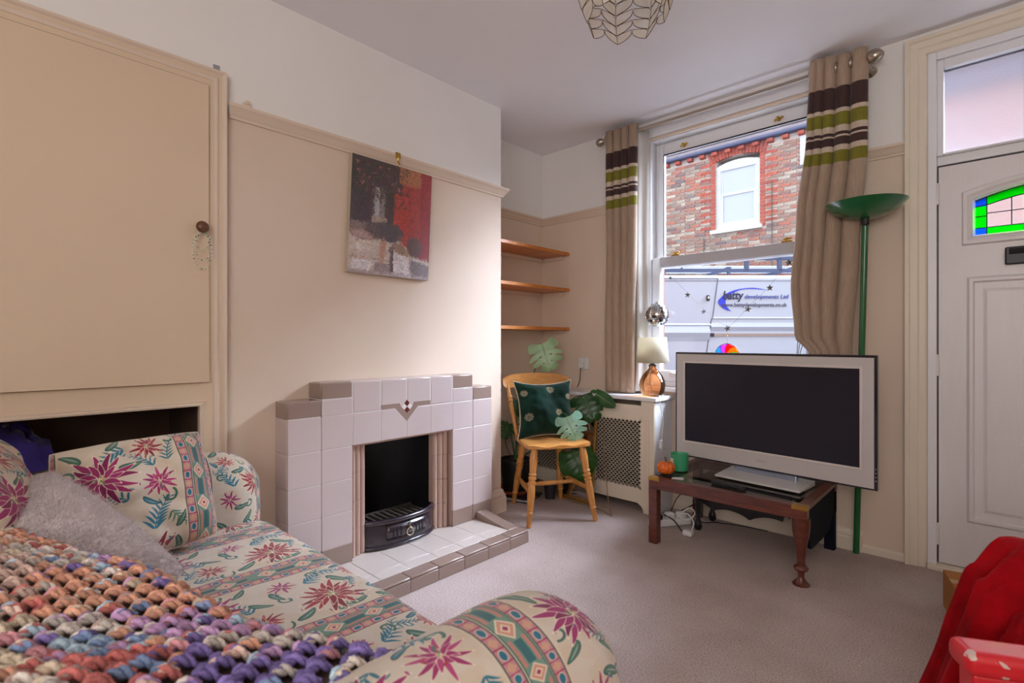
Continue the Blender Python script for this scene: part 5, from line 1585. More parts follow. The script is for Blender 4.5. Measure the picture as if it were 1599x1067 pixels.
# ================================================================== kitchen chair in the alcove
CH = (-2.09, 2.57); CHR = math.atan2(.86, .51)
ch = thing('kitchen_chair', 'honey coloured wooden kitchen chair with turned legs standing in the alcove', 'chair', (CH[0], CH[1], 0), CHR)
BE = MAT['beech']
legprof = [(0, .012), (.02, .0145), (.16, .0165), (.17, .0205), (.185, .0205), (.195, .0165), (.21, .018), (.42, .023), (.52, .0205), (.545, .0185), (.55, .024), (.575, .024), (.58, .0185), (.60, .0185), (.605, .0245), (.63, .0245), (.635, .019), (.655, .019), (.66, .024), (.68, .024), (.69, .019), (.72, .0205), (.86, .026), (.95, .022), (1, .018)]
legs = [((-.215, -.235, 0), (-.155, -.165, .45)), ((.215, -.235, 0), (.155, -.165, .45)), ((-.172, .235, 0), (-.125, .150, .45)), ((.172, .235, 0), (.125, .150, .45))]
for a, c in legs:
    b = MB(); b.turned(a, c, legprof, 16); b.build('leg', BE, ch, local=True, smooth=50)
def lerp(a, c, t): return tuple(a[i]+(c[i]-a[i])*t for i in range(3))
sp_ = []
for i, j in ((0, 2), (1, 3)):
    p0, p1 = lerp(*legs[i], .42), lerp(*legs[j], .42)
    b = MB(); b.turned(p0, p1, [(0, .010), (.1, .012), (.5, .016), (.9, .012), (1, .010)], 12); b.build('stretcher', BE, ch, local=True, smooth=50)
    sp_.append(lerp(p0, p1, .5))
b = MB(); b.turned(sp_[0], sp_[1], [(0, .010), (.1, .012), (.5, .015), (.9, .012), (1, .010)], 12); b.build('stretcher', BE, ch, local=True, smooth=50)
# saddle seat
b = MB()
def seat(u, v, top):
    x = (u-.5)*2; y = (v-.5)*2
    hw = .215-.018*(y+1)/2*1.6
    # rounded plan
    px = x*hw*(1-.06*abs(y)**4); py = y*.205*(1-.08*abs(x)**4)
    if y < 0: py -= .016*(1-abs(x)**2)*(-y)
    z = .482
    if top:
        z -= .012*math.exp(-((abs(x)-.45)/.33)**2)*math.exp(-((y-.05)/.75)**2)
        if y < -.75: z -= .010*math.exp(-((abs(x)-.45)/.28)**2)*sstep(-.75, -1, y)
        z -= .007*max(0, (max(abs(x), abs(y))-.88)/.12)**2
    else:
        z = .447 + .006*max(0, (max(abs(x), abs(y))-.85)/.15)**2
    return (px, py, z)
n = 26
b.grid(lambda u, v: seat(u, v, True), n, n); b.grid(lambda u, v: seat(u, v, False), n, n, flip=True)
for i in range(n):
    a0, a1 = i/n, (i+1)/n
    for q in (((a0, 0), (a1, 0)), ((1, a0), (1, a1)), ((a1, 1), (a0, 1)), ((0, a1), (0, a0))):
        b.add([seat(*q[0], False), seat(*q[1], False), seat(*q[1], True), seat(*q[0], True)], [(0, 1, 2, 3)])
b.build('seat', wood('honey_beech_seat', (196, 130, 60), (218, 158, 90), .3, 7, (1.2, 7, 7), .35), ch, local=True, smooth=50, weld=True)
posts = [((-.168, .165, .478), (-.205, .262, .800)), ((.168, .165, .478), (.205, .262, .800))]
for a, c in posts:
    b = MB(); b.turned(a, c, [(0, .012), (.06, .014), (.3, .017), (.62, .016), (.66, .013), (.67, .019), (.70, .019), (.71, .0135), (.74, .0135), (.75, .018), (.78, .018), (.80, .013), (1, .011)], 14); b.build('back_post', BE, ch, local=True, smooth=50)
for k in range(4):
    x = -.10+.0667*k
    b = MB(); b.turned((x*.9, .18, .478), (x*1.12, .285, .80), [(0, .008), (.5, .011), (1, .008)], 10); b.build('spindle', BE, ch, local=True, smooth=50)
b = MB()
def rail(u, v, s):
    x = (u-.5)*.48; t = abs(u-.5)*2
    y = .262+.030*(1-t*t)+(.011 if s else -.011) + .03*(v-.5)*.5
    zb = .772+.020*(1-t**2); zt = .868+.012*(1-t**2)-.020*t**6
    if t > .86: zb += .030*((t-.86)/.14)**1.5; zt -= .004*((t-.86)/.14)
    return (x, y, zb+(zt-zb)*v)
n1, n2 = 30, 6
b.grid(lambda u, v: rail(u, v, 0), n1, n2); b.grid(lambda u, v: rail(u, v, 1), n1, n2, flip=True)
for i in range(n1):
    for v in (0, 1): b.add([rail(i/n1, v, 0), rail((i+1)/n1, v, 0), rail((i+1)/n1, v, 1), rail(i/n1, v, 1)], [(0, 1, 2, 3)])
for j in range(n2):
    for u in (0, 1): b.add([rail(u, j/n2, 0), rail(u, (j+1)/n2, 0), rail(u, (j+1)/n2, 1), rail(u, j/n2, 1)], [(0, 1, 2, 3)])
b.build('crest_rail', wood('honey_beech_rail', (188, 122, 54), (216, 154, 86), .32, 6, (1.5, 7, 7), .35), ch, local=True, smooth=60, weld=True, bevel=.003)

# ------------------------------------------------------------------ cushions
def frame_from(xa, ya):
    xa = Vector(xa).normalized(); ya = Vector(ya); ya = (ya - xa*ya.dot(xa)).normalized()
    za = xa.cross(ya)
    return xa, ya, za
def pillow(mb, c, xa, ya, w, h, t, seed=0, wr=.012, uv0=(0, 0), n=36, ears=.06, uvscale=(1, 1), sag=0.0, pull=.05):
    # xa = across, ya = up, za = outwards (front face)
    xa, ya, za = frame_from(xa, ya); c = Vector(c)
    def pt(u, v, s):
        x = u*2-1; y = v*2-1
        ex = 1+ears*(abs(x)*abs(y))**3 - .05*(1-y*y)*0
        pinx = 1-.055*(1-abs(x)**2)*abs(y)**3*0
        px = x*(w/2)*ex*(1-.045*(1-x*x)*0) * (1-.05*(1-abs(y)**2.0)*abs(x)**2*0)
        # edges pull in between the corners
        px = x*(w/2)*(1-pull*(1-y**2)*abs(x)**3)*ex; py = y*(h/2)*(1-pull*(1-x**2)*abs(y)**3)*ex
        prof = (max(0, 1-abs(x)**2.6)*max(0, 1-abs(y)**2.6))**.55
        d = t/2*prof
        q = nz(px*9+seed*3.1, py*9, seed)*wr + nz(px*22+seed, py*22, seed+3)*wr*.35
        d2 = s*d + (q*min(1, prof*1.6) if s > 0 else 0)
        return c + xa*px + ya*(py - sag*(1-y*y)*prof) + za*d2
    def uvf(u, v): return (uv0[0]+u*w*uvscale[0]/FW, uv0[1]+v*h*uvscale[1]/FH)
    mb.grid(lambda u, v: pt(u, v, 1), n, n, uvf)
    mb.grid(lambda u, v: pt(u, v, -1), n, n, uvf, flip=True)
    edge = [pt(i/40, 0, 1) for i in range(40)] + [pt(1, i/40, 1) for i in range(40)] + [pt(1-i/40, 1, 1) for i in range(40)] + [pt(0, 1-i/40, 1) for i in range(40)]
    return pt, edge, za
gc = thing('velvet_cushion', 'dark green velvet cushion with cream snowflake motifs and piping on the wooden chair', 'cushion', (CH[0], CH[1], .48))
loc = Matrix.Translation((CH[0], CH[1], 0)) @ Matrix.Rotation(CHR, 4, 'Z')
def cw(p): return loc @ Vector(p)
def cd(p): return (loc.to_3x3() @ Vector(p))
b = MB()
lean = rad(17)
# the cushion's up direction leans back with the chair; its face looks to the chair's front (-y)
cxa = cd((1, 0, 0)); cya = cd((.05, math.sin(lean), math.cos(lean)))
ptc, edge, zc = pillow(b, cw((.0, .080, .652)), cxa, cya, .375, .355, .21, 11, .030, n=48, ears=.10, pull=.075)
b.build('cover', M('green_velvet', (13, 44, 34), .9, var=.5, vscale=8, sheen=.10, bump=.9, bscale=16, spec=.2), gc, smooth=80, weld=True)
b = MB(); b.tube([e + zc*.002 for e in edge], .0035, 6, closed=True); b.build('piping', M('cream_piping', (206, 190, 160), .7), gc, smooth=60)
b = MB()
def snow(u, v, s):
    def on(x, y): 
        p = ptc(u+x/.375, v+y/.375, 1); return p + zc*.0022
    for k in range(8):
        a = 2*PI*k/8
        for (r0, w0) in ((.0195*s, .0055),):
            b.tube([on((r0*math.cos(a)+w0*math.cos(q))*1, (r0*math.sin(a)+w0*math.sin(q))) for q in [2*PI*i/8 for i in range(8)]], .0011, 4, closed=True)
    b.tube([on(.0115*s*math.cos(2*PI*i/16), .0115*s*math.sin(2*PI*i/16)) for i in range(16)], .0012, 4, closed=True)
    for k in range(4):
        a = 2*PI*k/4+.4
        b.tube([on(.003*s*math.cos(a), .003*s*math.sin(a)), on(.010*s*math.cos(a), .010*s*math.sin(a))], .0011, 4)
for (u, v, s) in ((.56, .84, 1.1), (.66, .40, .85), (.13, .34, 1.1), (.09, .78, .8), (.9, .70, .8), (.38, .60, .0001)):
    if s > .1: snow(u, v, s)
b.build('embroidered_motif', M('cream_thread', (196, 184, 150), .6), gc, kind='stuff')

# ------------------------------------------------------------------ leaning mirror
mr = thing('framed_mirror', 'small gold framed mirror leaning on the radiator cover behind the chair', 'mirror', (-2.10, 2.9, 0))
def mp_(x, z, d): return (x, 2.885+.062*z/.6-d*1.0, z+d*.1)
def mbar(mb, x0, x1, z0, z1, d0=0, d1=.018):
    v = [mp_(x0, z0, d0), mp_(x1, z0, d0), mp_(x1, z1, d0), mp_(x0, z1, d0), mp_(x0, z0, d1), mp_(x1, z0, d1), mp_(x1, z1, d1), mp_(x0, z1, d1)]
    mb.add(v, [(0,1,2,3), (7,6,5,4), (0,4,5,1), (1,5,6,2), (2,6,7,3), (3,7,4,0)])
mx0, mx1, mz = -2.255, -1.965, .585
b = MB(); mbar(b, mx0, mx0+.022, 0.002, mz); mbar(b, mx1-.022, mx1, 0.002, mz); mbar(b, mx0+.022, mx1-.022, 0.002, .024); mbar(b, mx0+.022, mx1-.022, mz-.022, mz)
b.build('frame', MAT['gold'], mr, bevel=.003)
b = MB(); mbar(b, mx0+.015, mx1-.015, .018, mz-.015, 0, .006); b.build('mirror_glass', M('silvered_glass', (220, 220, 220), .03, 1.0, var=0), mr)

# ------------------------------------------------------------------ monstera
PX, PY = -2.475, 2.665
mo = thing('monstera_plant', 'tall monstera plant with split leaves in a black pot behind the chair', 'plant', (PX, PY, .035))
b = MB(); b.lathe((PX, PY, .045), [(.075, 0), (.085, .004), (.108, .20), (.113, .203), (.113, .225), (.104, .225), (.100, .205)], 32); b.build('pot', M('black_pot', (20, 20, 22), .5), mo, smooth=40)
b = MB(); b.lathe((PX, PY, .250), [(.101, 0), (.06, .008), (.0, .012)], 24, caps=False); b.build('soil', M('potting_soil', (44, 32, 24), .95, var=.4, vscale=60, bump=.8, bscale=80), mo, smooth=60)
b = MB(); b.lathe((PX, PY, .030), [(.090, 0), (.100, .004), (.135, .034), (.130, .036), (.098, .010), (.0, .010)], 36); b.build('saucer', M('terracotta', (176, 92, 50), .7, var=.1), mo, smooth=40)
def leaf_mat(name, rgb, tr=.25, rough=.35):
    m, nt, p = new_mat(name); L = nt.links
    tc = N(nt, 'ShaderNodeTexCoord'); n1 = N(nt, 'ShaderNodeTexNoise'); n1.inputs['Scale'].default_value = 14; L.new(tc.outputs['Object'], n1.inputs['Vector'])
    c = lin(rgb); r = ramp(nt, [(.3, tuple(x*.8 for x in c[:3])+(1,)), (.7, tuple(min(1, x*1.2) for x in c[:3])+(1,))]); L.new(n1.outputs['Fac'], r.inputs['Fac'])
    L.new(r.outputs['Color'], p.inputs['Base Color']); p.inputs['Roughness'].default_value = rough; p.inputs['Coat Weight'].default_value = .25; p.inputs['Coat Roughness'].default_value = .2
    tl = N(nt, 'ShaderNodeBsdfTranslucent'); tl.inputs['Color'].default_value = tuple(min(1, x*1.5) for x in c[:3])+(1,)
    ms = N(nt, 'ShaderNodeMixShader'); ms.inputs[0].default_value = tr
    L.new(p.outputs[0], ms.inputs[1]); L.new(tl.outputs[0], ms.inputs[2]); L.new(ms.outputs[0], nt.nodes['Material Output'].inputs['Surface'])
    return m
LG = leaf_mat('monstera_leaf_green', (44, 92, 42)); LP = leaf_mat('monstera_leaf_pale', (168, 206, 160), .3); LB = leaf_mat('monstera_leaf_sky_sheen', (132, 178, 152), .15, .3); LV = leaf_mat('monstera_leaf_backlit', (52, 104, 34), .45)  # LB has sky reflection put into its colour, LV the backlit tone
CAMP = Vector((0, 0, 1.1))
def monstera(base, tip, width, mat, split=True, seed=0, face=None, droop=.25, stem=True, lobes=4):
    base = Vector(base); tip = Vector(tip)
    ya = (tip-base); Lg = ya.length*.80; ya.normalize()
    za = Vector(face) if face else (CAMP-(base+tip)/2)
    za = (za-ya*za.dot(ya)).normalized(); xa = ya.cross(za)
    RS = random.Random(seed)
    mb = MB()
    def wprof(t):   # half width along the midrib
        return width*.5*(math.sin(PI*min(1, (t*.86+.14)))**.62)*(1.02-.25*t) if t < 1 else 0
    def P(t, s, sg):
        w = wprof(min(.995, t))
        x = w*s
        y = Lg*t + Lg*(.20*s**1.5)*(1-.2*t) - (Lg*.42*s*s*max(0, 1-t*3.2))
        z = -droop*width*(s*s)*.5*1.0 - droop*Lg*.5*(t-.3)**2 + .06*width*s + .012*width*math.sin(t*26)*s
        return base + xa*(sg*x) + ya*y + za*z
    nL = lobes if split else 1
    for sg in (-1, 1):
        for k in range(nL):
            t0, t1 = k/nL, (k+1)/nL
            gap = (.060+.035*RS.random()) if split else 0
            start = .46+.20*RS.random()
            ns, ntt = 8, (5 if split else 24)
            rows = []
            for i in range(ns+1):
                s = i/ns
                g = 0 if s < start else gap*((s-start)/(1-start))**.7*1.0
                a = t0+(g*.55 if k > 0 else 0); c = t1-(g*.55 if k < nL-1 else 0)
                if a > c: a = c = (a+c)/2
                row = []
                for j in range(ntt+1):
                    q = j/ntt
                    ss = s*(1-.16*abs(2*q-1)**3*(1 if split else 0)*sstep(.5, 1, s))
                    row.append(P(a+(c-a)*q, ss, sg))
                rows.append(row)
            v = [p for r_ in rows for p in r_]
            f = []
            for i in range(ns):
                for j in range(ntt):
                    if split and k in (1, 2) and i in (2,) and j == (ntt-1): continue   # the holes beside the midrib
                    q = (i*(ntt+1)+j, (i+1)*(ntt+1)+j, (i+1)*(ntt+1)+j+1, i*(ntt+1)+j+1)
                    f.append(q if sg > 0 else tuple(reversed(q)))
            mb.add(v, f)
    lf = mb.build('leaf', mat, mo, smooth=70, fixn=False)
    b = MB(); b.tube([P(i/12, 0, 1)+za*.0015 for i in range(13)], [.0022*(1-.8*i/12) for i in range(13)], 6); b.build('midrib', MAT['leaf_rib'], lf, smooth=60)
    return base
MAT['leaf_rib'] = leaf_mat('monstera_rib', (140, 176, 96), .1)
L1 = monstera((-2.43, 2.90, 1.085), (-2.345, 2.915, .865), .285, LP, True, 1)
L2 = monstera((-2.06, 2.905, .720), (-1.955, 2.895, .545), .28, LG, True, 2)
L3 = monstera((-1.965, 2.60, .625), (-1.885, 2.60, .465), .225, LB, True, 3)
L4 = monstera((-2.07, 2.80, .365), (-1.965, 2.80, .165), .285, LV, False, 4)
L5 = monstera((-2.56, 2.80, .66), (-2.56, 2.78, .53), .15, LG, False, 5)
L6 = monstera((-1.97, 2.93, .742), (-1.80, 2.905, .668), .10, LG, False, 6)
L7 = monstera((-2.60, 2.72, .50), (-2.55, 2.62, .40), .14, LG, True, 7)
b = MB()
SB = (PX, PY, .255)
def stalk(p, mid): b.tube(bez(SB, mid, (p[0]-.03, p[1]-.02, p[2]+.05), p, 16), [.006-.003*i/16 for i in range(17)], 7)
b.tube(bez(SB, (-2.52, 2.78, .7), (-2.45, 2.93, 1.0), tuple(L1), 16), [.006-.003*i/16 for i in range(17)], 7); stalk(L2, (-2.38, 2.90, .55)); stalk(L3, (-2.3, 2.86, .60)); stalk(L4, (-2.3, 2.86, .42)); stalk(L5, (-2.55, 2.78, .6)); stalk(L6, (-2.34, 2.92, .62)); stalk(L7, (-2.58, 2.72, .5))
b.build('petiole', LG, mo, smooth=60)
b = MB()
for pts in (((-2.47, 2.70, .26), (-2.40, 2.88, .55), (-2.20, 2.93, .60), (-2.04, 2.93, .50)), ((-2.47, 2.64, .26), (-2.62, 2.60, .45), (-2.60, 2.75, .52), (-2.50, 2.90, .48)), ((-2.45, 2.66, .26), (-2.30, 2.90, .62), (-2.10, 2.94, .66), (-1.99, 2.94, .46))):
    b.tube(bez(*pts, 16), .0028, 6)
b.build('aerial_root', M('brown_root', (96, 66, 44), .8), mo, smooth=60)
bk = thing('magazine_stack', 'few magazines lying flat on the carpet under the plant pot', 'magazines', (PX, PY, 0))
for k, (dx, dy, r, w) in enumerate(((0, 0, .2, .13), (.012, -.01, .35, .128), (.004, .008, .1, .13))):
    c, s = math.cos(r), math.sin(r)
    b = MB(); b.obox((PX+dx+.02, PY+dy, .005+.010*k), (c, s, 0), (-s, c, 0), (0, 0, 1), (w, .105, .0046)); b.build('magazine', M('magazine_cover', [(60, 60, 72), (196, 192, 186), (38, 38, 44)][k], .4), bk)
b = MB(); b.tube(smooth_path([(-2.66, 2.40, .42), (-2.655, 2.8, .42), (-2.65, 3.17, .42)], 4), .014, 10)
tag(b.build('heating_pipe', MAT['trim'], smooth=60), 'cream painted heating pipe along the alcove wall behind the chair', 'pipe')
b = MB(); b.lathe((-2.27, 2.80, 0), [(.034, 0), (.042, .09), (.044, .09), (.044, .10), (.038, .10)], 20)
pp2 = b.build('plant_pot', M('dark_grey_pot', (46, 44, 50), .5), smooth=40); tag(pp2, 'small dark grey plant pot on the carpet behind the chair legs', 'pot')
b = MB()
for pts in (((-2.20, 2.86, .006), (-2.10, 2.80, .006), (-1.96, 2.84, .006), (-1.86, 2.90, .006)), ((-2.16, 2.84, .006), (-2.0, 2.87, .008), (-1.80, 2.80, .006), (-1.74, 2.76, .006)), ((-1.92, 2.935, .56), (-1.90, 2.92, .3), (-1.85, 2.88, .006), (-1.76, 2.79, .006))):
    b.tube(bez(*pts, 20), .0032, 7)
tag(b.build('loose_flex', M('tan_flex', (150, 122, 92), .6), smooth=60), 'tangle of thin tan flex on the carpet beside the mirror', 'flex')

# ================================================================== floral sofa
imf = floral()
MAT['floral'] = print_mat('floral_cotton', imf)
sf = thing('floral_sofa', 'cream two-seat sofa with rolled arms in a striped floral print', 'sofa', (-1.3, .35, 0))
def rbox(mb, a, c, r, n, uvf, dis=None):
    # rounded cuboid: six n-by-n faces pulled onto a rounding radius r
    a = Vector(a); c = Vector(c); ce_ = (a+c)/2; h = (c-a)/2
    axes = [((1,0,0),(0,1,0),(0,0,1)), ((-1,0,0),(0,-1,0),(0,0,1)), ((0,1,0),(-1,0,0),(0,0,1)), ((0,-1,0),(1,0,0),(0,0,1)), ((0,0,1),(1,0,0),(0,1,0)), ((0,0,-1),(-1,0,0),(0,1,0))]
    for nrm, ua, va in axes:
        nrm, ua, va = Vector(nrm), Vector(ua), Vector(va)
        def L(w): return abs(w.x)*h.x+abs(w.y)*h.y+abs(w.z)*h.z
        lu, lv = L(ua), L(va)
        def warp(t, l):
            # denser rows near the rounded edges
            return t
        nu = max(4, int(2*lu/n)); nv = max(4, int(2*lv/n))
        def fn(u, v):
            p = nrm*L(nrm) + ua*(lu*(2*u-1)) + va*(lv*(2*v-1))
            inner = Vector((max(-h.x+r, min(h.x-r, p.x)), max(-h.y+r, min(h.y-r, p.y)), max(-h.z+r, min(h.z-r, p.z))))
            d = p-inner
            q = inner + d.normalized()*r if d.length > 1e-9 else p
            w = ce_+q
            if dis: w = dis(w, d.normalized() if d.length > 1e-9 else nrm)
            return w
        def uvq(u, v):
            p = ce_ + nrm*L(nrm) + ua*(lu*(2*u-1)) + va*(lv*(2*v-1))
            return uvf(p, nrm)
        mb.grid(fn, nu, nv, uvq)
def rumple(amp, fr, seed):
    def d(w, n): return w + n*(amp*nz(w.x*fr+seed, w.y*fr, w.z*fr) + .4*amp*nz(w.x*fr*2.7, w.y*fr*2.7+seed, w.z*fr*2.7))
    return d
AZ = .700
def arm(x0, x1, y0, y1, name, sgn, v0):
    b = MB()
    w = x1-x0
    def uvf(p, n):
        # the bands run up, over the roll and down the other side
        if abs(n.y) > .5: return ((y1-.055+(AZ-p.z)*0+ (p.x-x0)*0 )/FW*1.0 + (p.x-(x0+x1)/2)/FW*.9 + .0, (p.z)/FH)
        if n.z > .5: v = AZ + sgn*(p.x-x0) if sgn > 0 else AZ + (x1-p.x)
        elif n.x*sgn < -.5 or n.z < -.5: v = p.z
        else: v = AZ+w+(AZ-p.z)
        return ((p.y-y0)/FW + v0, v/FH)
    rl = rumple(.006, 6, 3+sgn)
    def dis(q, n):
        q = rl(q, n)
        # the roll swells a little towards the front and the top
        k = sstep(.42, .66, q.z)
        cxm = (x0+x1)/2
        q.x = cxm+(q.x-cxm)*(1-.05*(1-k))
        q.z -= .030*sstep(y1-.22, y1, q.y)*k + .01*sstep(y0+.4, y0, q.y)*k
        return q
    rbox(b, (x0, y0, .06), (x1, y1, AZ), min(w/2*.98, .118), .022, uvf, dis)
    return b.build(name, MAT['floral'], sf, smooth=80, weld=True)
arm(-.650, -.405, -.20, .755, 'arm', 1, .20)
arm(-2.205, -1.955, -.20, .765, 'arm', -1, .17)
b = MB(); rbox(b, (-2.19, -.22, .03), (-.42, .70, .30), .03, .05, lambda p, n: (p.x/FW, (p.y if abs(n.z) > .5 else p.z)/FH), rumple(.004, 5, 1)); b.build('base', MAT['floral'], sf, smooth=80, weld=True)
b = MB(); rbox(b, (-2.19, -.30, .06), (-.42, -.04, .69), .10, .03, lambda p, n: (p.x/FW+.2, (p.z+(0 if abs(n.z) < .5 else -p.y))/FH), rumple(.006, 6, 2)); b.build('back', MAT['floral'], sf, smooth=80, weld=True)
def seat_dis(q, n):
    k = 1 if n.z > .3 else 0
    q = q + n*(.005*nz(q.x*5, q.y*5, 4)+.003*nz(q.x*13, q.y*13, 8))
    if k: q.z += .016*math.cos((q.x+1.3)/.68*PI/2)*math.cos((q.y-.36)/.46*PI/2)
    return q
b = MB(); rbox(b, (-1.965, -.06, .27), (-.640, .758, .462), .055, .022, lambda p, n: ((p.x+1.054)/FW+.14, (p.y if abs(n.z) > .5 else (.758+.462-p.z))/FH), seat_dis); b.build('seat_cushion', MAT['floral'], sf, smooth=80, weld=True)
for x in (-2.12, -.50):
    for y in (-.15, .66):
        b = MB(); b.lathe((x, y, 0), [(.022, 0), (.026, .03), (.028, .05)], 12); b.build('foot', MAT['black'], sf, smooth=40)
def cushion(label, c, xa, ya, w, h, t, seed, uv0, wr=.02, uvs=(1, 1), group='floral sofa cushions', sag=0, ears=-.035):
    r = thing('floral_cushion', label, 'cushion', tuple(c), group=group)
    b = MB(); pt, e, za = pillow(b, c, xa, ya, w, h, t, seed, wr, uv0, 56, ears, uvs, sag, .0); b.build('cover', MAT['floral'], r, smooth=80, weld=True)
    b = MB(); b.tube(e, .003, 5, closed=True); b.build('seam', M('cream_seam', (206, 192, 170), .8), r, smooth=60)
    return r
cushion('loose floral cushion with bands at both sides propped against the far sofa arm', (-1.845, .345, .640), (0, 1, .05), (-.42, 0, .9), .375, .345, .22, 21, (.24, .30), .034)
cushion('puffy floral back cushion in the far corner of the sofa, tallest behind the others', (-1.74, .045, .655), (-1, .05, 0), (0, -.28, .96), .56, .44, .19, 22, (.3, .12))
cushion('slumped floral back cushion behind the grey fluffy cushion and blanket', (-1.16, .045, .500), (-1, .0, 0), (0, -.6, .8), .62, .36, .16, 23, (.1, .4))

# fluffy grey cushion: cover and a coat of short fibres
fc = thing('fluffy_cushion', 'pale grey fluffy cushion leaning between the floral cushions and the crochet blanket', 'cushion', (-1.51, .09, .47))
b = MB()
fa = Vector((.325, .227, -.268)).normalized()
ptf, ef, zf = pillow(b, (-1.51, .075, .560), (.80, .42, -.42), (-.30, .62, .55), .47, .42, .25, 31, .016, n=36, ears=-.02, pull=-.05)
MAT['fluff'] = M('grey_fleece', (206, 194, 192), .95, var=.06, vscale=20, sheen=.6, bump=.8, bscale=90)
b.build('cover', MAT['fluff'], fc, smooth=80, weld=True)
b = MB(); RB = random.Random(12)
for k in range(26000):
    u, v = RB.random(), RB.random()
    s = 1 if RB.random() < .85 else -1
    p = ptf(u, v, s)
    pc = Vector((-1.51, .075, .560))
    d = (zf*s*(.5) + (p-pc).normalized()*.8 + Vector((RB.uniform(-1, 1), RB.uniform(-1, 1), RB.uniform(-1, 1)))*.7).normalized()
    l = RB.uniform(.009, .018)
    t1 = d.orthogonal().normalized()
    a_ = RB.uniform(0, 6.28); t2 = d.cross(t1); w_ = (t1*math.cos(a_)+t2*math.sin(a_))*.0007
    b.add([p-w_, p+w_, p+d*l+Vector((0, 0, -.002))], [(0, 1, 2)])
b.build('fleece_pile', MAT['fluff'], fc, kind='stuff', fixn=False)

# ------------------------------------------------------------------ crochet blanket
bl = thing('crochet_blanket', 'multicoloured crochet blanket draped over the back and near corner of the sofa', 'blanket', (-1.0, .1, .75))
def front_y(x):   # front hem of the blanket
    return max(.03, .06 + .345*(x+1.5)) + .010*math.sin(9*x)
def bl_z(x, y):
    z = .722 - .20*max(0, y) - .02*nz(x*3, y*3, 2) + .018*sstep(-.85, -.68, x)
    z -= .012*sstep(-.62, -.52, x)
    z += .012*nz(x*6, y*6, 7)
    return z
BX0, BX1, BY0 = -1.78, -.575, -.32
def bpt(u, v):
    x = BX0+(BX1-BX0)*u; fy = front_y(x)
    L_ = fy-BY0
    if v <= .8:
        y = BY0+L_*(v/.8); z = bl_z(x, max(y, -.28)) if y > -.28 else bl_z(x, -.28)
        return Vector((x, y, z))
    k = (v-.8)/.2
    return Vector((x, fy+.035*math.sin(k*PI/2), bl_z(x, fy)-.150*k*k-.03*k))
def bnorm(u, v):
    e = .004
    a = bpt(min(1, u+e), v)-bpt(max(0, u-e), v); c = bpt(u, min(1, v+e))-bpt(u, max(0, v-e))
    return a.cross(c).normalized(), a.normalized()
b = MB(); b.grid(lambda u, v: bpt(u, v)-Vector((0, 0, .006)), 60, 36); b.build('shade_sheet', M('shadow_wool', (92, 74, 66), .95, var=.3, vscale=40), bl, smooth=80, solid=.004)  # dark sheet under the stitches; its colour paints the shade in the gaps
PAL = [(212, 196, 172), (214, 160, 134), (206, 196, 186), (196, 116, 110), (170, 192, 206), (128, 112, 168), (204, 146, 152), (214, 184, 170), (130, 150, 184), (186, 150, 186)]
b = MB(); RB = random.Random(17)
SU, SV = .035, .030
nrow = int((.72)/SV)
def ellip(mb, c, ax, ay, az, h, col, n=8, m=6):
    v = []; f = []
    for i in range(m+1):
        th = PI*i/m
        for k in range(n):
            a = 2*PI*k/n
            q = Vector((math.sin(th)*math.cos(a), math.sin(th)*math.sin(a), math.cos(th)))
            v.append(c + ax*(q.x*h[0]) + ay*(q.z*h[1]) + az*(q.y*h[2]))
    for i in range(m):
        for k in range(n):
            k2 = (k+1) % n; f.append((i*n+k, i*n+k2, (i+1)*n+k2, (i+1)*n+k))
    mb.add(v, f, col=lin(col))
for r_ in range(60):
    # rows follow the hem; arc position from the hem backwards and down the drop
    for k in range(int((BX1-BX0)/SU)+1):
        x = BX0 + SU*(k+.5*(r_ % 2))
        if x > BX1-.004: continue
        u = (x-BX0)/(BX1-BX0)
        fy = front_y(x); L_ = fy-BY0
        arc = .17-SV*r_
        if arc > 0: v = .8+.2*min(1, arc/.17)
        else: v = .8*(1+arc/L_)
        if v < .25: continue
        nrm, tx = bnorm(u, v); ty = nrm.cross(tx)
        p = bpt(u, v)
        # self-striping yarn: the colour drifts along the blanket
        dpos = 9*nz(x*1.6+3, (fy-p.y)*2.2, 1) + 1.4*x*2 + r_*.20
        zone = p.y + .05*nz(x*4, p.y*4, 4) + .03*(x+.9)
        base = PAL[((0, 1, 0, 2, 1, 7, 0, 6) if zone < .05 else (3, 1, 6, 0, 3, 1, 2, 4) if zone < .145 else (5, 4, 9, 6, 8, 1, 9, 2))[int(dpos*1.1) % 8]]
        for s in (-1, 0, 1):
            c2 = base if RB.random() < .62 else RB.choice(PAL)
            j = RB.uniform(.92, 1.12); c2 = tuple(min(255, q*j) for q in c2)
            ang = -.50*s+RB.uniform(-.08, .08)
            ay = (ty*math.cos(ang)+tx*math.sin(ang)).normalized(); ax = nrm.cross(ay)
            # a treble: two plies twisted round each other, rising from the shared foot of the cluster
            foot = p - ty*.014 + tx*(.003*s)
            tw0 = RB.uniform(0, 6.28)
            for q in (0, 1):
                w_ = RB.uniform(.86, 1.14); c3 = lin(tuple(min(255, t_*w_) for t_ in c2))
                pts = []
                for i in range(9):
                    t = i/8
                    c_ = foot + ay*(.036*t) + nrm*(.004+.0085*math.sin(PI*min(1, t*1.08)))
                    th_ = tw0 + PI*q + 2*PI*1.3*t
                    r2 = .0031*(.7+.6*math.sin(PI*t))
                    pts.append(c_ + ax*(r2*math.cos(th_)) + nrm*(r2*math.sin(th_)))
                b.tube(pts, [.0036*(.62+.5*math.sin(PI*i/8)) for i in range(9)], 6, col=c3)
b.build('crochet_stitches', attr_mat('variegated_wool', .95, .6, 420, .15, .18), bl, smooth=80, kind='stuff', fixn=False)

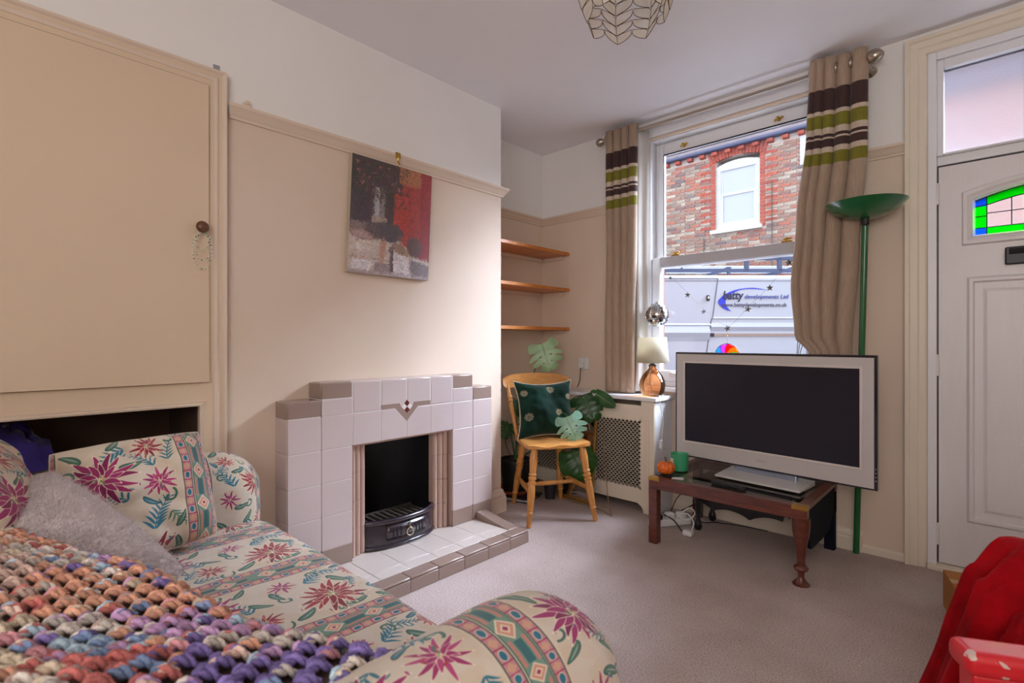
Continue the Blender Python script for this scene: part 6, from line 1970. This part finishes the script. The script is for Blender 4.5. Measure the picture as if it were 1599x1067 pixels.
# ================================================================== red chair with throw, bottom right
RO = Vector((-.035, 1.25, 0)); RA = rad(27.6)
rl_ = Matrix.Translation(RO) @ Matrix.Rotation(RA, 4, 'Z')
ac = thing('red_armchair', 'small bright red painted wooden armchair with chipped edges in the right foreground', 'chair', tuple(RO), RA)
def chipped():
    m, nt, p = new_mat('chipped_red_paint'); L = nt.links
    tc = N(nt, 'ShaderNodeTexCoord')
    n1 = N(nt, 'ShaderNodeTexNoise'); n1.inputs['Scale'].default_value = 26; n1.inputs['Detail'].default_value = 4; L.new(tc.outputs['Object'], n1.inputs['Vector'])
    sp = N(nt, 'ShaderNodeSeparateXYZ'); L.new(tc.outputs['Object'], sp.inputs[0])
    # chips sit along the front top edge of the arm
    e1 = N(nt, 'ShaderNodeMapRange'); e1.inputs[1].default_value = .492; e1.inputs[2].default_value = .520; L.new(sp.outputs['Z'], e1.inputs[0])
    e2 = N(nt, 'ShaderNodeMapRange'); e2.inputs[1].default_value = .030; e2.inputs[2].default_value = -.002; L.new(sp.outputs['Y'], e2.inputs[0])
    a = N(nt, 'ShaderNodeMath', operation='MULTIPLY'); L.new(e1.outputs[0], a.inputs[0]); L.new(e2.outputs[0], a.inputs[1])
    s_ = N(nt, 'ShaderNodeMath', operation='MULTIPLY_ADD'); s_.inputs[1].default_value = .29; L.new(a.outputs[0], s_.inputs[0]); L.new(n1.outputs['Fac'], s_.inputs[2])
    g = N(nt, 'ShaderNodeMath', operation='GREATER_THAN'); g.inputs[1].default_value = .745; L.new(s_.outputs[0], g.inputs[0])
    mx = N(nt, 'ShaderNodeMix', data_type='RGBA'); L.new(g.outputs[0], mx.inputs[0]); mx.inputs[6].default_value = lin((206, 24, 36)); mx.inputs[7].default_value = lin((206, 180, 168))
    L.new(mx.outputs[2], p.inputs['Base Color']); p.inputs['Roughness'].default_value = .38; p.inputs['Coat Weight'].default_value = .15
    return m
RP = chipped()
def rb(name, a, c, bev=.01, rot=None):
    b = MB(); b.box(a, c); return b.build(name, RP, ac, local=True, bevel=bev, seg=4, smooth=50)
rb('arm', (0, 0, .485), (.66, .074, .530), .016)
rb('side_panel', (.014, .012, .10), (.64, .060, .486), .006)
rb('arm', (.16, .25, .485), (.66, .324, .530), .016)
rb('side_panel', (.17, .262, .10), (.64, .310, .486), .006)
rb('seat', (.13, .06, .34), (.62, .262, .38), .008)
rb('back', (.60, .0, .34), (.645, .324, .88), .012)
for x in (.02, .59):
    for y in (.014, .264): rb('leg', (x, y, 0), (x+.045, y+.045, .11), .004)
# throw: heaped over the seat and far arm, hanging to the carpet in front
th = thing('red_throw', 'deep red velvety throw heaped over the red armchair and trailing to the carpet', 'throw', tuple(RO), RA)
TOPZ = .645
def th_over(u, v):
    # v runs across the chair from the near arm (0) over the far arm (.8) and down its far side (1)
    # u runs from the carpet in front (0), up the front (.45) and back over the seat (1)
    if v < .8: y = .082+.245*(v/.8)
    else: y = .327+.030*math.sin((v-.8)/.2*PI/2)
    top = .500+.134*sstep(.085, .30, y)
    if v > .8: top -= .22*((v-.8)/.2)**2
    if u < .45:
        k = u/.45
        x = -.040+.10*y+(.18*k**.72); z = .012+(top-.055-.012)*k**.8
    else:
        k = (u-.45)/.55
        x = .140+.10*y+.47*k; z = top-.055*(1-sstep(0, .12, k))
    amp = .022*(1-abs(2*u-.7)*.5)
    f_ = math.sin(y*64+2.5*u+2*nz(y*9, u*3, 2)); f_ = math.copysign(abs(f_)**.6, f_)
    x += amp*f_ * (1-sstep(.5, .75, u)) + .006*math.sin(y*150+4*u)*(1-sstep(.4, .6, u))
    z += .012*nz(x*9+2, y*9, 5)*sstep(.1, .5, u) + .016*math.sin(y*50+x*18+2*nz(x*6, y*6, 1))*sstep(.35, .6, u)
    return (x, y+.010*nz(u*6, v*5, 3), max(.012, z))
b = MB(); b.grid(th_over, 80, 70)
vel = M('red_velvet_pile', (146, 4, 14), .85, var=.35, vscale=14, sheen=.04, bump=.7, bscale=70, spec=.1)
b.build('cloth', vel, th, local=True, smooth=80, solid=.006)
b = MB()
b.grid(lambda u, v: (-.02+.10*u+.012*math.sin(v*20), .080+.012*v, .30+.17*u+.02*math.sin(u*22+v*5)), 30, 10)
b.build('fold', vel, th, local=True, smooth=80, solid=.006)
bx = thing('cardboard_box', 'plain brown cardboard box on the carpet between the door and the red throw', 'box', (-.005, 2.70, 0), rad(14))
b = MB(); b.box((-.125, -.12, .0), (.22, .12, .15)); b.build('box_body', M('cardboard', (176, 118, 62), .85, var=.06), bx, local=True, bevel=.003)
b = MB(); b.box((-.124, -.02, .1501), (.219, .02, .1509)); b.build('tape', M('parcel_tape', (190, 150, 100), .3), bx, local=True)

# ================================================================== capiz pendant
CPX, CPY, CPZ = -.985, 1.655, 2.283
cp = thing('capiz_pendant', 'hanging capiz shell lampshade of pale panes edged in brass under the ceiling', 'lamp', (CPX, CPY, CPZ))
def capiz():
    m, nt, p = new_mat('capiz_shell'); L = nt.links
    tc = N(nt, 'ShaderNodeTexCoord'); n1 = N(nt, 'ShaderNodeTexNoise'); n1.inputs['Scale'].default_value = 30; n1.inputs['Detail'].default_value = 5; L.new(tc.outputs['Object'], n1.inputs['Vector'])
    oi = N(nt, 'ShaderNodeObjectInfo')
    r = ramp(nt, [(.3, lin((240, 231, 216))), (.65, lin((250, 247, 240)))]); L.new(n1.outputs['Fac'], r.inputs['Fac'])
    r2 = ramp(nt, [(0, (.92, .89, .84, 1)), (1, (1.0, 1.0, 1.0, 1))]); L.new(oi.outputs['Random'], r2.inputs['Fac'])
    mx = N(nt, 'ShaderNodeMix', data_type='RGBA', blend_type='MULTIPLY'); mx.inputs[0].default_value = 1; L.new(r.outputs['Color'], mx.inputs[6]); L.new(r2.outputs['Color'], mx.inputs[7])
    L.new(mx.outputs[2], p.inputs['Base Color']); p.inputs['Roughness'].default_value = .25; p.inputs['Coat Weight'].default_value = .3
    tl = N(nt, 'ShaderNodeBsdfTranslucent'); L.new(mx.outputs[2], tl.inputs['Color'])
    ms = N(nt, 'ShaderNodeMixShader'); ms.inputs[0].default_value = .7; L.new(p.outputs[0], ms.inputs[1]); L.new(tl.outputs[0], ms.inputs[2]); L.new(ms.outputs[0], nt.nodes['Material Output'].inputs['Surface'])
    return m
CAP = capiz()
NR = 8; dA = 2*PI/NR
rads = [.142, .162, .176, .183, .183, .176, .160, .135]
RH = .0465
A0 = rad(43.27)   # turns a ridge towards the room's middle
wires = MB()
for row in range(5):
    r0, r1 = rads[row], rads[row+1]
    zz = RH*row
    for sg in (-1, 1):
        def P3(s, t, row=row, r0=r0, r1=r1, zz=zz, sg=sg):
            # s: valley 0 -> ridge 1 ; t: bottom 0 -> top 1
            r_ = r0+(r1-r0)*t
            pr = Vector((r_, 0, 0)); va = sg*dA/2; rv = r_*.905
            pv = Vector((rv*math.cos(va), rv*math.sin(va), 0))
            q = pv.lerp(pr, s)
            drop = -.010*s + .012*(1-s)*0
            return Vector((q.x, q.y, zz+RH*t+drop))
        out = [(1, .0)]
        for k in range(1, 8):
            a = PI/2*k/8; out.append((1-math.sin(a)*.97-.0, .62*(1-math.cos(a))))
        out += [(.03, .62), (.03, .97)]
        out += [(.72, .985), (.88, .93), (.96, .84), (1, .72)]
        mb = MB()
        cen = P3(.5, .5)
        v = [P3(s, t) for s, t in out] + [cen]
        v2 = [p*.985 if True else p for p in v]
        n = len(out)
        f = [(k, (k+1) % n, n) for k in range(n)]
        mb.add(v, f)
        src = None
        for i in range(NR):
            if src is None:
                src = mb.build('shell_pane', CAP, cp, local=True, fixn=False)
                src.rotation_euler = (0, 0, A0)
            else:
                o = copy_part(src, cp); o.rotation_euler = (0, 0, A0+dA*i)
            R_ = Matrix.Rotation(A0+dA*i, 4, 'Z')
            wires.tube([R_ @ P3(s, t) for s, t in out], .0014, 4, closed=True)
wires.build('brass_edging', M('aged_brass', (92, 78, 52), .4, .7), cp, local=True, smooth=60)
b = MB(); b.cyl((0, 0, RH*5+.0), (0, 0, CEIL-CPZ), .004, 10); b.lathe((0, 0, CEIL-CPZ-.03), [(.012, 0), (.045, .012), (.05, .03)], 20); b.lathe((0, 0, .20), [(.018, 0), (.022, .02), (.022, .07), (.012, .09)], 16)
b.sphere((0, 0, .16), .032, 16, 10)
b.build('flex_and_bulb', MAT['white'], cp, local=True, smooth=50)

# crumbs and fluff on the carpet
RB = random.Random(41); b = MB()
for k in range(46):
    x, y = RB.uniform(-1.75, -.2), RB.uniform(.95, 2.5)
    d = RB.uniform(.0015, .004)
    v = [(x+RB.uniform(-d, d), y+RB.uniform(-d, d), .001+RB.uniform(0, d)) for q in range(4)]
    b.add(v, [(0, 1, 2), (0, 2, 3), (0, 3, 1), (1, 3, 2)])
o = b.build('carpet_crumbs', M('dark_crumb', (88, 72, 60), .9, var=.5, vscale=3)); tag(o, 'scattered small dark crumbs on the beige carpet', 'crumbs'); o['kind'] = 'stuff'
# ================================================================== outside: street, van, house opposite
g = MB(); g.box((-16, YW+.27, -.42), (10, 30, -.30)); o = g.build('street', M('tarmac', (62, 61, 63), .9, var=.15, vscale=30, bump=.3, bscale=60)); o['kind'] = 'structure'
g = MB(); g.box((-16, YW+.26, -.30), (10, 4.35, -.18)); o = g.build('pavement', M('paving', (92, 90, 88), .9, var=.1)); o['kind'] = 'structure'

VL = (-4.798, 5.097, -.30)
va_ = thing('white_van', 'white panel van with blue swoosh lettering and roof rack parked outside the window', 'van', VL, rad(43.27))
PAINT = M('white_van_paint', (172, 177, 188), .3, var=.01, coat=.4)
G0 = .30        # the street lies below the room's floor
# body outline along the vehicle (x) and up (z), bonnet to the left
prof = [(-.95, .38), (-.98, .70), (-.90, 1.05), (-.20, 1.28), (.55, 2.05), (.85, 2.24), (1.3, 2.31), (4.60, 2.31), (4.72, 2.20), (4.76, .45), (4.70, .36)]
b = MB(); b.prism(prof, lambda p: (p[0], .0, p[1]), lambda p: (p[0], 1.90, p[1])); b.build('body', PAINT, va_, local=True, bevel=.05, seg=4, smooth=40)
b = MB()
b.prism([(.62, 1.45), (1.38, 1.45), (1.38, 2.0), (.92, 2.0)], lambda p: (p[0], -.004, p[1]), lambda p: (p[0], .01, p[1])); b.build('cab_window', M('dark_van_glass', (40, 46, 54), .08, coat=.5), va_, local=True)
b = MB()
b.prism([(-.16, 1.33), (.54, 2.03)], lambda p: (p[0]-.03, .12, p[1]+.02), lambda p: (p[0]-.03, 1.78, p[1]+.02)); b.build('windscreen', M('dark_windscreen', (40, 46, 54), .08), va_, local=True, fixn=False)
SEAM = M('panel_gap', (92, 94, 104), .8)
b = MB()
# sliding-door shut lines, roof gutter and swage lines: z here is above the street
def vb(x0, x1, z0, z1, d=.006): b.box((x0, -d, z0+G0), (x1, .004, z1+G0))
b.tube([(2.815, -.001, 1.962+G0), (2.745, -.001, 1.437+G0), (2.725, -.001, 1.40+G0), (2.64, -.001, .80+G0), (2.60, -.001, .30+G0)], .006, 6)
b.tube([(1.50, -.001, 1.962+G0), (1.47, -.001, .30+G0)], .006, 6); b.tube([(1.50, -.001, 1.962+G0), (2.815, -.001, 1.962+G0)], .005, 6)
b.tube([(1.3, -.001, 1.930+G0), (4.68, -.001, 1.930+G0)], .004, 6)
b.tube([(4.05, -.001, 1.90+G0), (4.02, -.001, .3+G0)], .005, 6)
b.build('shut_line', SEAM, va_, local=True, smooth=60)
b = MB()
def swage(x0, x1, z, h, dep):
    b.prism([(z, 0), (z+h*.5, -dep), (z+h, 0)], lambda p: (x0, p[1], p[0]+G0), lambda p: (x1, p[1], p[0]+G0))
swage(2.72, 4.70, 1.24, .12, .018); swage(1.48, 2.70, 1.10, .24, .030); swage(2.74, 4.7, 1.40, .035, .010); swage(1.50, 2.72, 1.30, .05, .014)
b.build('swage', PAINT, va_, local=True)
b = MB(); b.box((2.71, -.012, 1.172+G0), (4.15, .002, 1.208+G0)); b.build('slide_rail', M('rail_groove', (150, 130, 118), .6), va_, local=True)
b = MB(); b.box((2.70, -.02, 1.165+G0), (2.76, .002, 1.215+G0)); b.build('rail_stop', MAT['black'], va_, local=True, bevel=.004)
b = MB(); b.box((2.655, -.02, 1.655+G0), (2.70, .0, 1.735+G0)); hb = b.build('door_handle', MAT['black'], va_, local=True, bevel=.012)
b = MB(); b.box((2.668, -.024, 1.685+G0), (2.688, -.018, 1.715+G0)); b.build('lock_barrel', MAT['white'], hb, local=True, bevel=.003)
for x in (-.20, 3.85):
    for y in (.02, 1.72):
        b = MB(); b.turned((x, y, .33), (x, y+.18, .33), [(0, .20), (.02, .31), (.2, .33), (.8, .33), (.98, .31), (1, .20)], 28); wh = b.build('wheel', MAT['black'], va_, local=True, smooth=40)
        b = MB(); b.turned((x, y-.004, .33), (x, y+.184, .33), [(0, .17), (.1, .19), (.9, .19), (1, .17)], 24); b.build('wheel_rim', MAT['nickel'], wh, local=True, smooth=40)
b = MB(); b.box((-1.0, .10, .40), (-.92, 1.80, .72)); b.build('bumper', MAT['black'], va_, local=True, bevel=.03)
b = MB(); b.box((1.52, -.004, .30+.08), (3.4, .003, .52)); b.build('rubbing_strip', MAT['black'], va_, local=True)
# lettering and swoosh
VM = Matrix.Translation((0, -.006, G0)) @ Matrix.Rotation(PI/2, 4, 'X')
NAVY = M('navy_vinyl', (24, 26, 66), .4); BLUE = M('blue_vinyl', (34, 52, 190), .4); VIO = M('violet_vinyl', (52, 54, 140), .4); GREY = M('grey_vinyl', (64, 60, 84), .4)
def vt(txt, size, mat, x, z, width, shear=0, bold=0, y=-.010):
    text_mesh(txt, size, mat, 'lettering', va_, Matrix.Translation((x, y, z+G0)) @ Matrix.Rotation(PI/2, 4, 'X'), .001, shear, bold, width)
vt('batty', .155, NAVY, 2.880, 1.680, .285, .18, .0045); vt('developments Ltd', .078, VIO, 3.178, 1.687, .60, .16, .0012)
vt('www.battydevelopments.co.uk', .072, GREY, 2.862, 1.578, .895, .0, .0012)
def vz(px, py): return (7*(px-799.5)/799.5, 1.1+7*(533.5-py)/799.5)
so_ = [(3.509, 1.801), (3.288, 1.835), (3.066, 1.809), (2.918, 1.750), (2.830, 1.676), (2.815, 1.638), (2.845, 1.587), (2.918, 1.535), (2.999, 1.511)]
si_ = [(2.946, 1.560), (2.918, 1.617), (2.933, 1.691), (3.021, 1.764), (3.139, 1.808), (3.288, 1.818), (3.509, 1.801)]
so2 = [Vector((p[0], p[1], 0)) for p in so_]; si2 = [Vector((p[0], p[1], 0)) for p in si_]
so2 = smooth_path(so2, 5); si2 = smooth_path([so2[-1]]+si2, 5)
b = MB(); n = 40
def samp(pl, t):
    d = [0]
    for a_, c_ in zip(pl, pl[1:]): d.append(d[-1]+(c_-a_).length)
    q = t*d[-1]
    for i in range(len(pl)-1):
        if q <= d[i+1]: return pl[i].lerp(pl[i+1], (q-d[i])/max(1e-9, d[i+1]-d[i]))
    return pl[-1]
v = []
for i in range(n+1):
    a_ = samp(so2, i/n); c_ = samp(si2, 1-i/n)
    v += [(a_.x, -.0065, a_.y+G0), (c_.x, -.0065, c_.y+G0)]
b.add(v, [(2*i, 2*i+1, 2*i+3, 2*i+2) for i in range(n)]); b.build('swoosh', BLUE, va_, local=True, fixn=False)

# roof rack and ladder
rk = MB(); RK = M('blue_grey_steel', (74, 82, 108), .5, .3)
y0 = .12
for (z0, z1) in ((2.065, 2.115), (2.235, 2.285)):
    rk.box((.9, y0, z0+G0), (4.65, y0+.04, z1+G0))
for x in (1.55, 2.02, 3.24, 3.70, 4.5): rk.box((x, y0, 2.08+G0), (x+.06, y0+.04, 2.27+G0))
for x in (1.2, 2.1, 3.0, 3.9, 4.5): rk.box((x, y0, 2.10+G0), (x+.05, 1.75, 2.14+G0)); rk.box((x, y0, 2.0+G0), (x+.04, y0+.04, 2.08+G0))
rk.box((.9, 1.71, 2.065+G0), (4.65, 1.75, 2.115+G0))
rk.build('roof_rack', RK, va_, local=True, bevel=.006)
b = MB()
for q in (0, 1): b.tube([(2.46+.075*q+.034*math.cos(2*PI*i/20), y0+.01, 2.225+G0+.034*math.sin(2*PI*i/20)-.02) for i in range(20)], .010, 6, closed=True)
b.tube([(2.36, y0+.01, 2.12+G0), (2.40, y0+.01, 2.24+G0), (2.46, y0+.01, 2.262+G0), (2.60, y0+.01, 2.262+G0), (2.66, y0+.01, 2.20+G0)], .016, 8)
b.build('rack_clamp', MAT['black'], va_, local=True, smooth=50)
ld_ = thing('aluminium_ladder', 'silver ladder lying flat on the roof rack of the white van', 'ladder', VL, rad(43.27))
AL = M('aluminium', (196, 200, 206), .4, .5)
for yy in (.45, .80):
    b = MB(); b.box((1.1, yy, 2.14+G0), (4.7, yy+.03, 2.20+G0)); b.build('stile', AL, ld_, local=True, bevel=.004)
for k in range(13):
    b = MB(); b.cyl((1.25+.27*k, .47, 2.17+G0), (1.25+.27*k, .81, 2.17+G0), .016, 10); b.build('rung', AL, ld_, local=True, smooth=50)

# ------------------------------------------------------------------ brick house opposite
HY = 11.0
hs = thing('brick_house', 'weathered red brick terraced house across the street with an arched white window', 'house', (-4, HY, -.30))
MORT = M('pale_mortar', (216, 204, 194), .95, var=.12, vscale=9)
b = MB()
wx0, wx1, wz0, wz1 = -4.345, -3.460, 3.47, 4.94
b.box((-12, HY+.012, -.3), (wx0, HY+.5, 5.22)); b.box((wx1, HY+.012, -.3), (6, HY+.5, 5.22)); b.box((wx0, HY+.012, -.3), (wx1, HY+.5, wz0)); b.box((wx0, HY+.012, 5.0), (wx1, HY+.5, 5.22)); b.box((wx0, HY+.40, wz0), (wx1, HY+.5, 5.0))
def far_brick():
    m, nt, p = new_mat('far_brickwork'); L = nt.links
    tc = N(nt, 'ShaderNodeTexCoord'); mp = N(nt, 'ShaderNodeMapping'); mp.inputs['Rotation'].default_value = (PI/2, 0, 0); L.new(tc.outputs['Object'], mp.inputs['Vector'])
    br = N(nt, 'ShaderNodeTexBrick'); br.inputs['Scale'].default_value = 1; br.inputs['Brick Width'].default_value = .225; br.inputs['Row Height'].default_value = .075; br.inputs['Mortar Size'].default_value = .006
    br.inputs['Color1'].default_value = lin((166, 92, 76)); br.inputs['Color2'].default_value = lin((128, 96, 90)); br.inputs['Mortar'].default_value = lin((176, 160, 146))
    L.new(mp.outputs['Vector'], br.inputs['Vector']); L.new(br.outputs['Color'], p.inputs['Base Color']); p.inputs['Roughness'].default_value = .9
    return m
b.build('wall_core', MORT, hs)
b = MB(); b.box((-12, HY-.004, -.3), (-6.2, HY+.01, 5.2)); b.box((-1.8, HY-.004, -.3), (6, HY+.01, 5.2)); b.box((-6.2, HY-.004, -.3), (-1.8, HY+.01, 2.55)); b.build('distant_brickwork', far_brick(), hs)
# bricks: random colour for every piece
def brick_mat(name, stops):
    m, nt, p = new_mat(name); L = nt.links
    oi = N(nt, 'ShaderNodeObjectInfo'); r = ramp(nt, stops); L.new(oi.outputs['Random'], r.inputs['Fac'])
    tc = N(nt, 'ShaderNodeTexCoord'); n1 = N(nt, 'ShaderNodeTexNoise'); n1.inputs['Scale'].default_value = 22; n1.inputs['Detail'].default_value = 5; L.new(tc.outputs['Object'], n1.inputs['Vector'])
    rr = ramp(nt, [(.3, (.72, .72, .72, 1)), (.7, (1.25, 1.22, 1.2, 1))]); L.new(n1.outputs['Fac'], rr.inputs['Fac'])
    mx = N(nt, 'ShaderNodeMix', data_type='RGBA', blend_type='MULTIPLY'); mx.inputs[0].default_value = 1; L.new(r.outputs['Color'], mx.inputs[6]); L.new(rr.outputs['Color'], mx.inputs[7])
    L.new(mx.outputs[2], p.inputs['Base Color']); p.inputs['Roughness'].default_value = .9
    b_ = N(nt, 'ShaderNodeBump'); b_.inputs['Strength'].default_value = .4; b_.inputs['Distance'].default_value = .01; L.new(n1.outputs['Fac'], b_.inputs['Height']); L.new(b_.outputs['Normal'], p.inputs['Normal'])
    return m
stops = [(0, lin((200, 184, 168))), (.2, lin((158, 136, 126))), (.4, lin((174, 134, 120))), (.6, lin((190, 120, 102))), (.8, lin((130, 116, 118))), (1, lin((202, 190, 174)))]
BM = brick_mat('stock_brick', stops)
BR = brick_mat('red_rubbed_brick', [(0, lin((180, 88, 74))), (.5, lin((194, 104, 86))), (1, lin((168, 88, 80)))])
RB = random.Random(33)
def one_brick(L_, mat, name='brick'):
    b = MB(); b.box((-L_/2+.008, -.004, -.0285), (L_/2-.008, .02, .0285)); o = b.build(name, mat, hs, local=True); return o
protos = {}
singles = 0
rest = MB(); reds = 0
qx0, qx1 = wx0-.115, wx1+.115
allb = []
nrows = 35
for r_ in range(nrows):
    z = 2.60+.075*r_
    if z > 5.03: break
    x = -6.15 - (.11 if r_ % 2 else 0)
    k = 0
    while x < -1.85:
        L_ = .225 if (k % 3 or r_ % 4 == 0) else .1125
        k += 1
        x0_, x1_ = x, x+L_
        x = x1_
        for (a_, c_) in ((x0_, min(x1_, qx0)), (max(x0_, qx1), x1_)) if wz0-.05 < z < 5.06 else ((x0_, x1_),):
            if c_-a_ > .04: allb.append((a_, c_, z))
cx_v, cz_v = -4.0, 4.15
def viewrank(q):
    # what shows largest through the sash: nearest the middle of the visible patch
    xm = (q[0]+q[1])/2
    inside = (-5.35 < xm < -2.75) and (3.05 < q[2] < 5.05)
    return (0 if inside else 1, -(q[1]-q[0])*1000+abs(xm+3.9))
order_ = sorted(allb, key=viewrank)
for i, (a_, c_, z) in enumerate(order_):
    Lb = round(c_-a_, 3)
    pr_ = HY-.006+RB.uniform(-.006, .004)
    if i < 300:
        if Lb not in protos:
            o = one_brick(Lb, BM); protos[Lb] = o
        else: o = copy_part(protos[Lb], hs)
        o.location = ((a_+c_)/2+4, pr_-HY, z+.30)
    else:
        t = RB.random(); j = RB.uniform(.8, 1.15)
        k = min(4, int(t*5)); f_ = t*5-k
        c0, c1 = stops[k][1], stops[k+1][1]
        col = tuple((c0[q]+(c1[q]-c0[q])*f_)*j for q in range(3))+(1,)
        rest.box((a_+.008, pr_-.004, z-.0285), (c_-.008, pr_+.02, z+.0285), col=col)
rest.build('outer_bricks', attr_mat('stock_brick_rest', .9, .4, 40, .2, .2), hs, kind='stuff', fixn=False)
# red dressings: quoins each side of the window and the cambered arch
qa = one_brick(.1125, BR, 'quoin_brick'); first = True
qb = one_brick(.225, BR, 'quoin_brick')
fa_ = fb_ = True
r_ = 0
z = wz0+.005
while z < 4.99:
    for sx in (-1, 1):
        xm = (wx0-.056) if sx < 0 else (wx1+.056)
        if True:
            o = qa if fa_ else copy_part(qa, hs); fa_ = False
            o.location = (xm+4, -.008, z+.30)
        if r_ % 2:
            o = qb if fb_ else copy_part(qb, hs); fb_ = False
            o.location = ((wx0-.225 if sx < 0 else wx1+.225)+4, -.012, z+.30)
    z += .075; r_ += 1
nV = 17; cxw = (wx0+wx1)/2
for k in range(nV):
    t = (k+.5)/nV*2-1
    x = cxw+t*.56
    zb = 4.905+.10*(1-t*t) - .0
    ang = .30*t
    b = MB(); b.box((-.026, -.018, 0), (.026, .05, .235)); o = b.build('arch_brick', BR, hs, local=True)
    o.location = (x+4, 0, zb+.30-.035*t*t*0); o.rotation_euler = (0, ang, 0)
dz = MB(); dz.box((-.055, -.09, -.0325), (.055, .05, .0325)); ds = None
for k in range(16):
    x = -6.0+.276*k
    if ds is None: ds = dz.build('dentil_brick', BR, hs, local=True); o = ds
    else: o = copy_part(ds, hs)
    o.location = (x+4, -.02, 5.105+.30)
# window of the house
WP = M('fresh_white_paint', (214, 216, 222), .5)
fw = MB()
b = MB()
x0, x1 = wx0, wx1
def topz(x): return 4.84+.085*(1-((x-cxw)/((wx1-wx0)/2))**2)
b.box((x0, HY+.05, wz0), (x0+.085, HY+.14, 4.74)); b.box((x1-.085, HY+.05, wz0), (x1, HY+.14, 4.74)); b.box((x0+.085, HY+.05, wz0), (x1-.085, HY+.14, wz0+.11))
for k in range(12):
    xa = x0+(x1-x0)*k/12; xb_ = x0+(x1-x0)*(k+1)/12
    v = [(xa, HY+.05, 4.74), (xb_, HY+.05, 4.74), (xb_, HY+.05, topz(xb_)), (xa, HY+.05, topz(xa)), (xa, HY+.14, 4.74), (xb_, HY+.14, 4.74), (xb_, HY+.14, topz(xb_)), (xa, HY+.14, topz(xa))]
    b.add(v, [(0,1,2,3), (7,6,5,4), (0,4,5,1), (2,6,7,3)])
wf = b.build('window_frame', WP, hs)
b = MB(); b.box((x0+.085, HY+.06, 4.20), (x1-.085, HY+.13, 4.255)); b.box((x0+.085, HY+.075, 4.255), (x0+.12, HY+.12, 4.74)); b.box((x1-.12, HY+.075, 4.255), (x1-.085, HY+.12, 4.74)); b.box((x0+.085, HY+.055, wz0+.11), (x0+.13, HY+.10, 4.20)); b.box((x1-.13, HY+.055, wz0+.11), (x1-.085, HY+.10, 4.20)); b.box((x0+.13, HY+.055, wz0+.11), (x1-.13, HY+.10, wz0+.16)); b.build('sash_bars', WP, wf)
def skyglass():  # white sky reflection put into the pane colour
    m, nt, p = new_mat('pane_with_sky_reflection')
    p.inputs['Base Color'].default_value = lin((196, 202, 210)); p.inputs['Roughness'].default_value = .12; p.inputs['Coat Weight'].default_value = .3; p.inputs['Specular IOR Level'].default_value = .5
    return m
bg_ = skyglass()
for (za, zb_) in ((wz0+.15, 4.21), (4.25, 4.75)):
    b = MB(); b.box((x0+.10, HY+.085, za), (x1-.10, HY+.095, zb_)); b.build('pane', bg_, wf)
b = MB(); b.box((wx0-.10, HY-.09, 3.395), (wx1+.06, HY+.10, 3.475)); b.build('stone_sill', M('painted_sill', (232, 230, 224), .7, var=.06, vscale=20), hs, bevel=.008)
b = MB(); b.box((-2.72, HY-.02, 4.50), (-1.9, HY+.05, 5.06)); b.build('neighbour_window', WP, hs)
b = MB(); b.tube([(-12, HY-.14, 5.185), (6, HY-.14, 5.185)], .034, 10); b.box((-12, HY-.10, 5.16), (6, HY+.01, 5.21)); b.build('gutter', M('blue_grey_gutter', (92, 98, 128), .5), hs, smooth=50)
for xg in (-4.60, -3.22):
    b = MB(); b.tube([(xg, HY-.03, -.3), (xg, HY-.03, 3.35) if xg < -4 else (xg, HY-.03, 4.3)], .008, 6); b.build('cable', M('grey_cable', (96, 92, 92), .7), hs)
RF = M('pinkish_slate', (150, 138, 144), .8, var=.18, vscale=5)
b = MB()
sl = math.tan(rad(38))
for r_ in range(14):
    y0 = HY-.16+.25*r_; z0 = 5.215+sl*.25*r_
    b.box((-12, y0, z0), (6, y0+.30, z0+.03))
b.prism([(HY-.10, 5.215), (HY+3.4, 5.215), (HY+3.4, 5.215+sl*3.45)], lambda p: (-12, p[0], p[1]), lambda p: (6, p[0], p[1])); b.build('roof', RF, hs)

# outer leaf of this house's front wall, unseen; added dark to cut bounced sun
b = MB(); OM = M('outer_brick_leaf', (110, 74, 62), .9, var=.2, vscale=20)
b.box((-7, YW+.241, -.30), (WX0, YW+.262, 3.2)); b.box((WX0, YW+.241, -.30), (WX1, YW+.262, WZ0-.06)); b.box((WX0, YW+.241, WZ1), (WX1, YW+.262, 3.2)); b.box((WX1, YW+.241, -.30), (DX0, YW+.262, 3.2)); b.box((DX0, YW+.241, DZ1), (DX1, YW+.262, 3.2)); b.box((DX1, YW+.241, -.30), (5, YW+.262, 3.2))
o = b.build('wall_outer', OM); o['kind'] = 'structure'
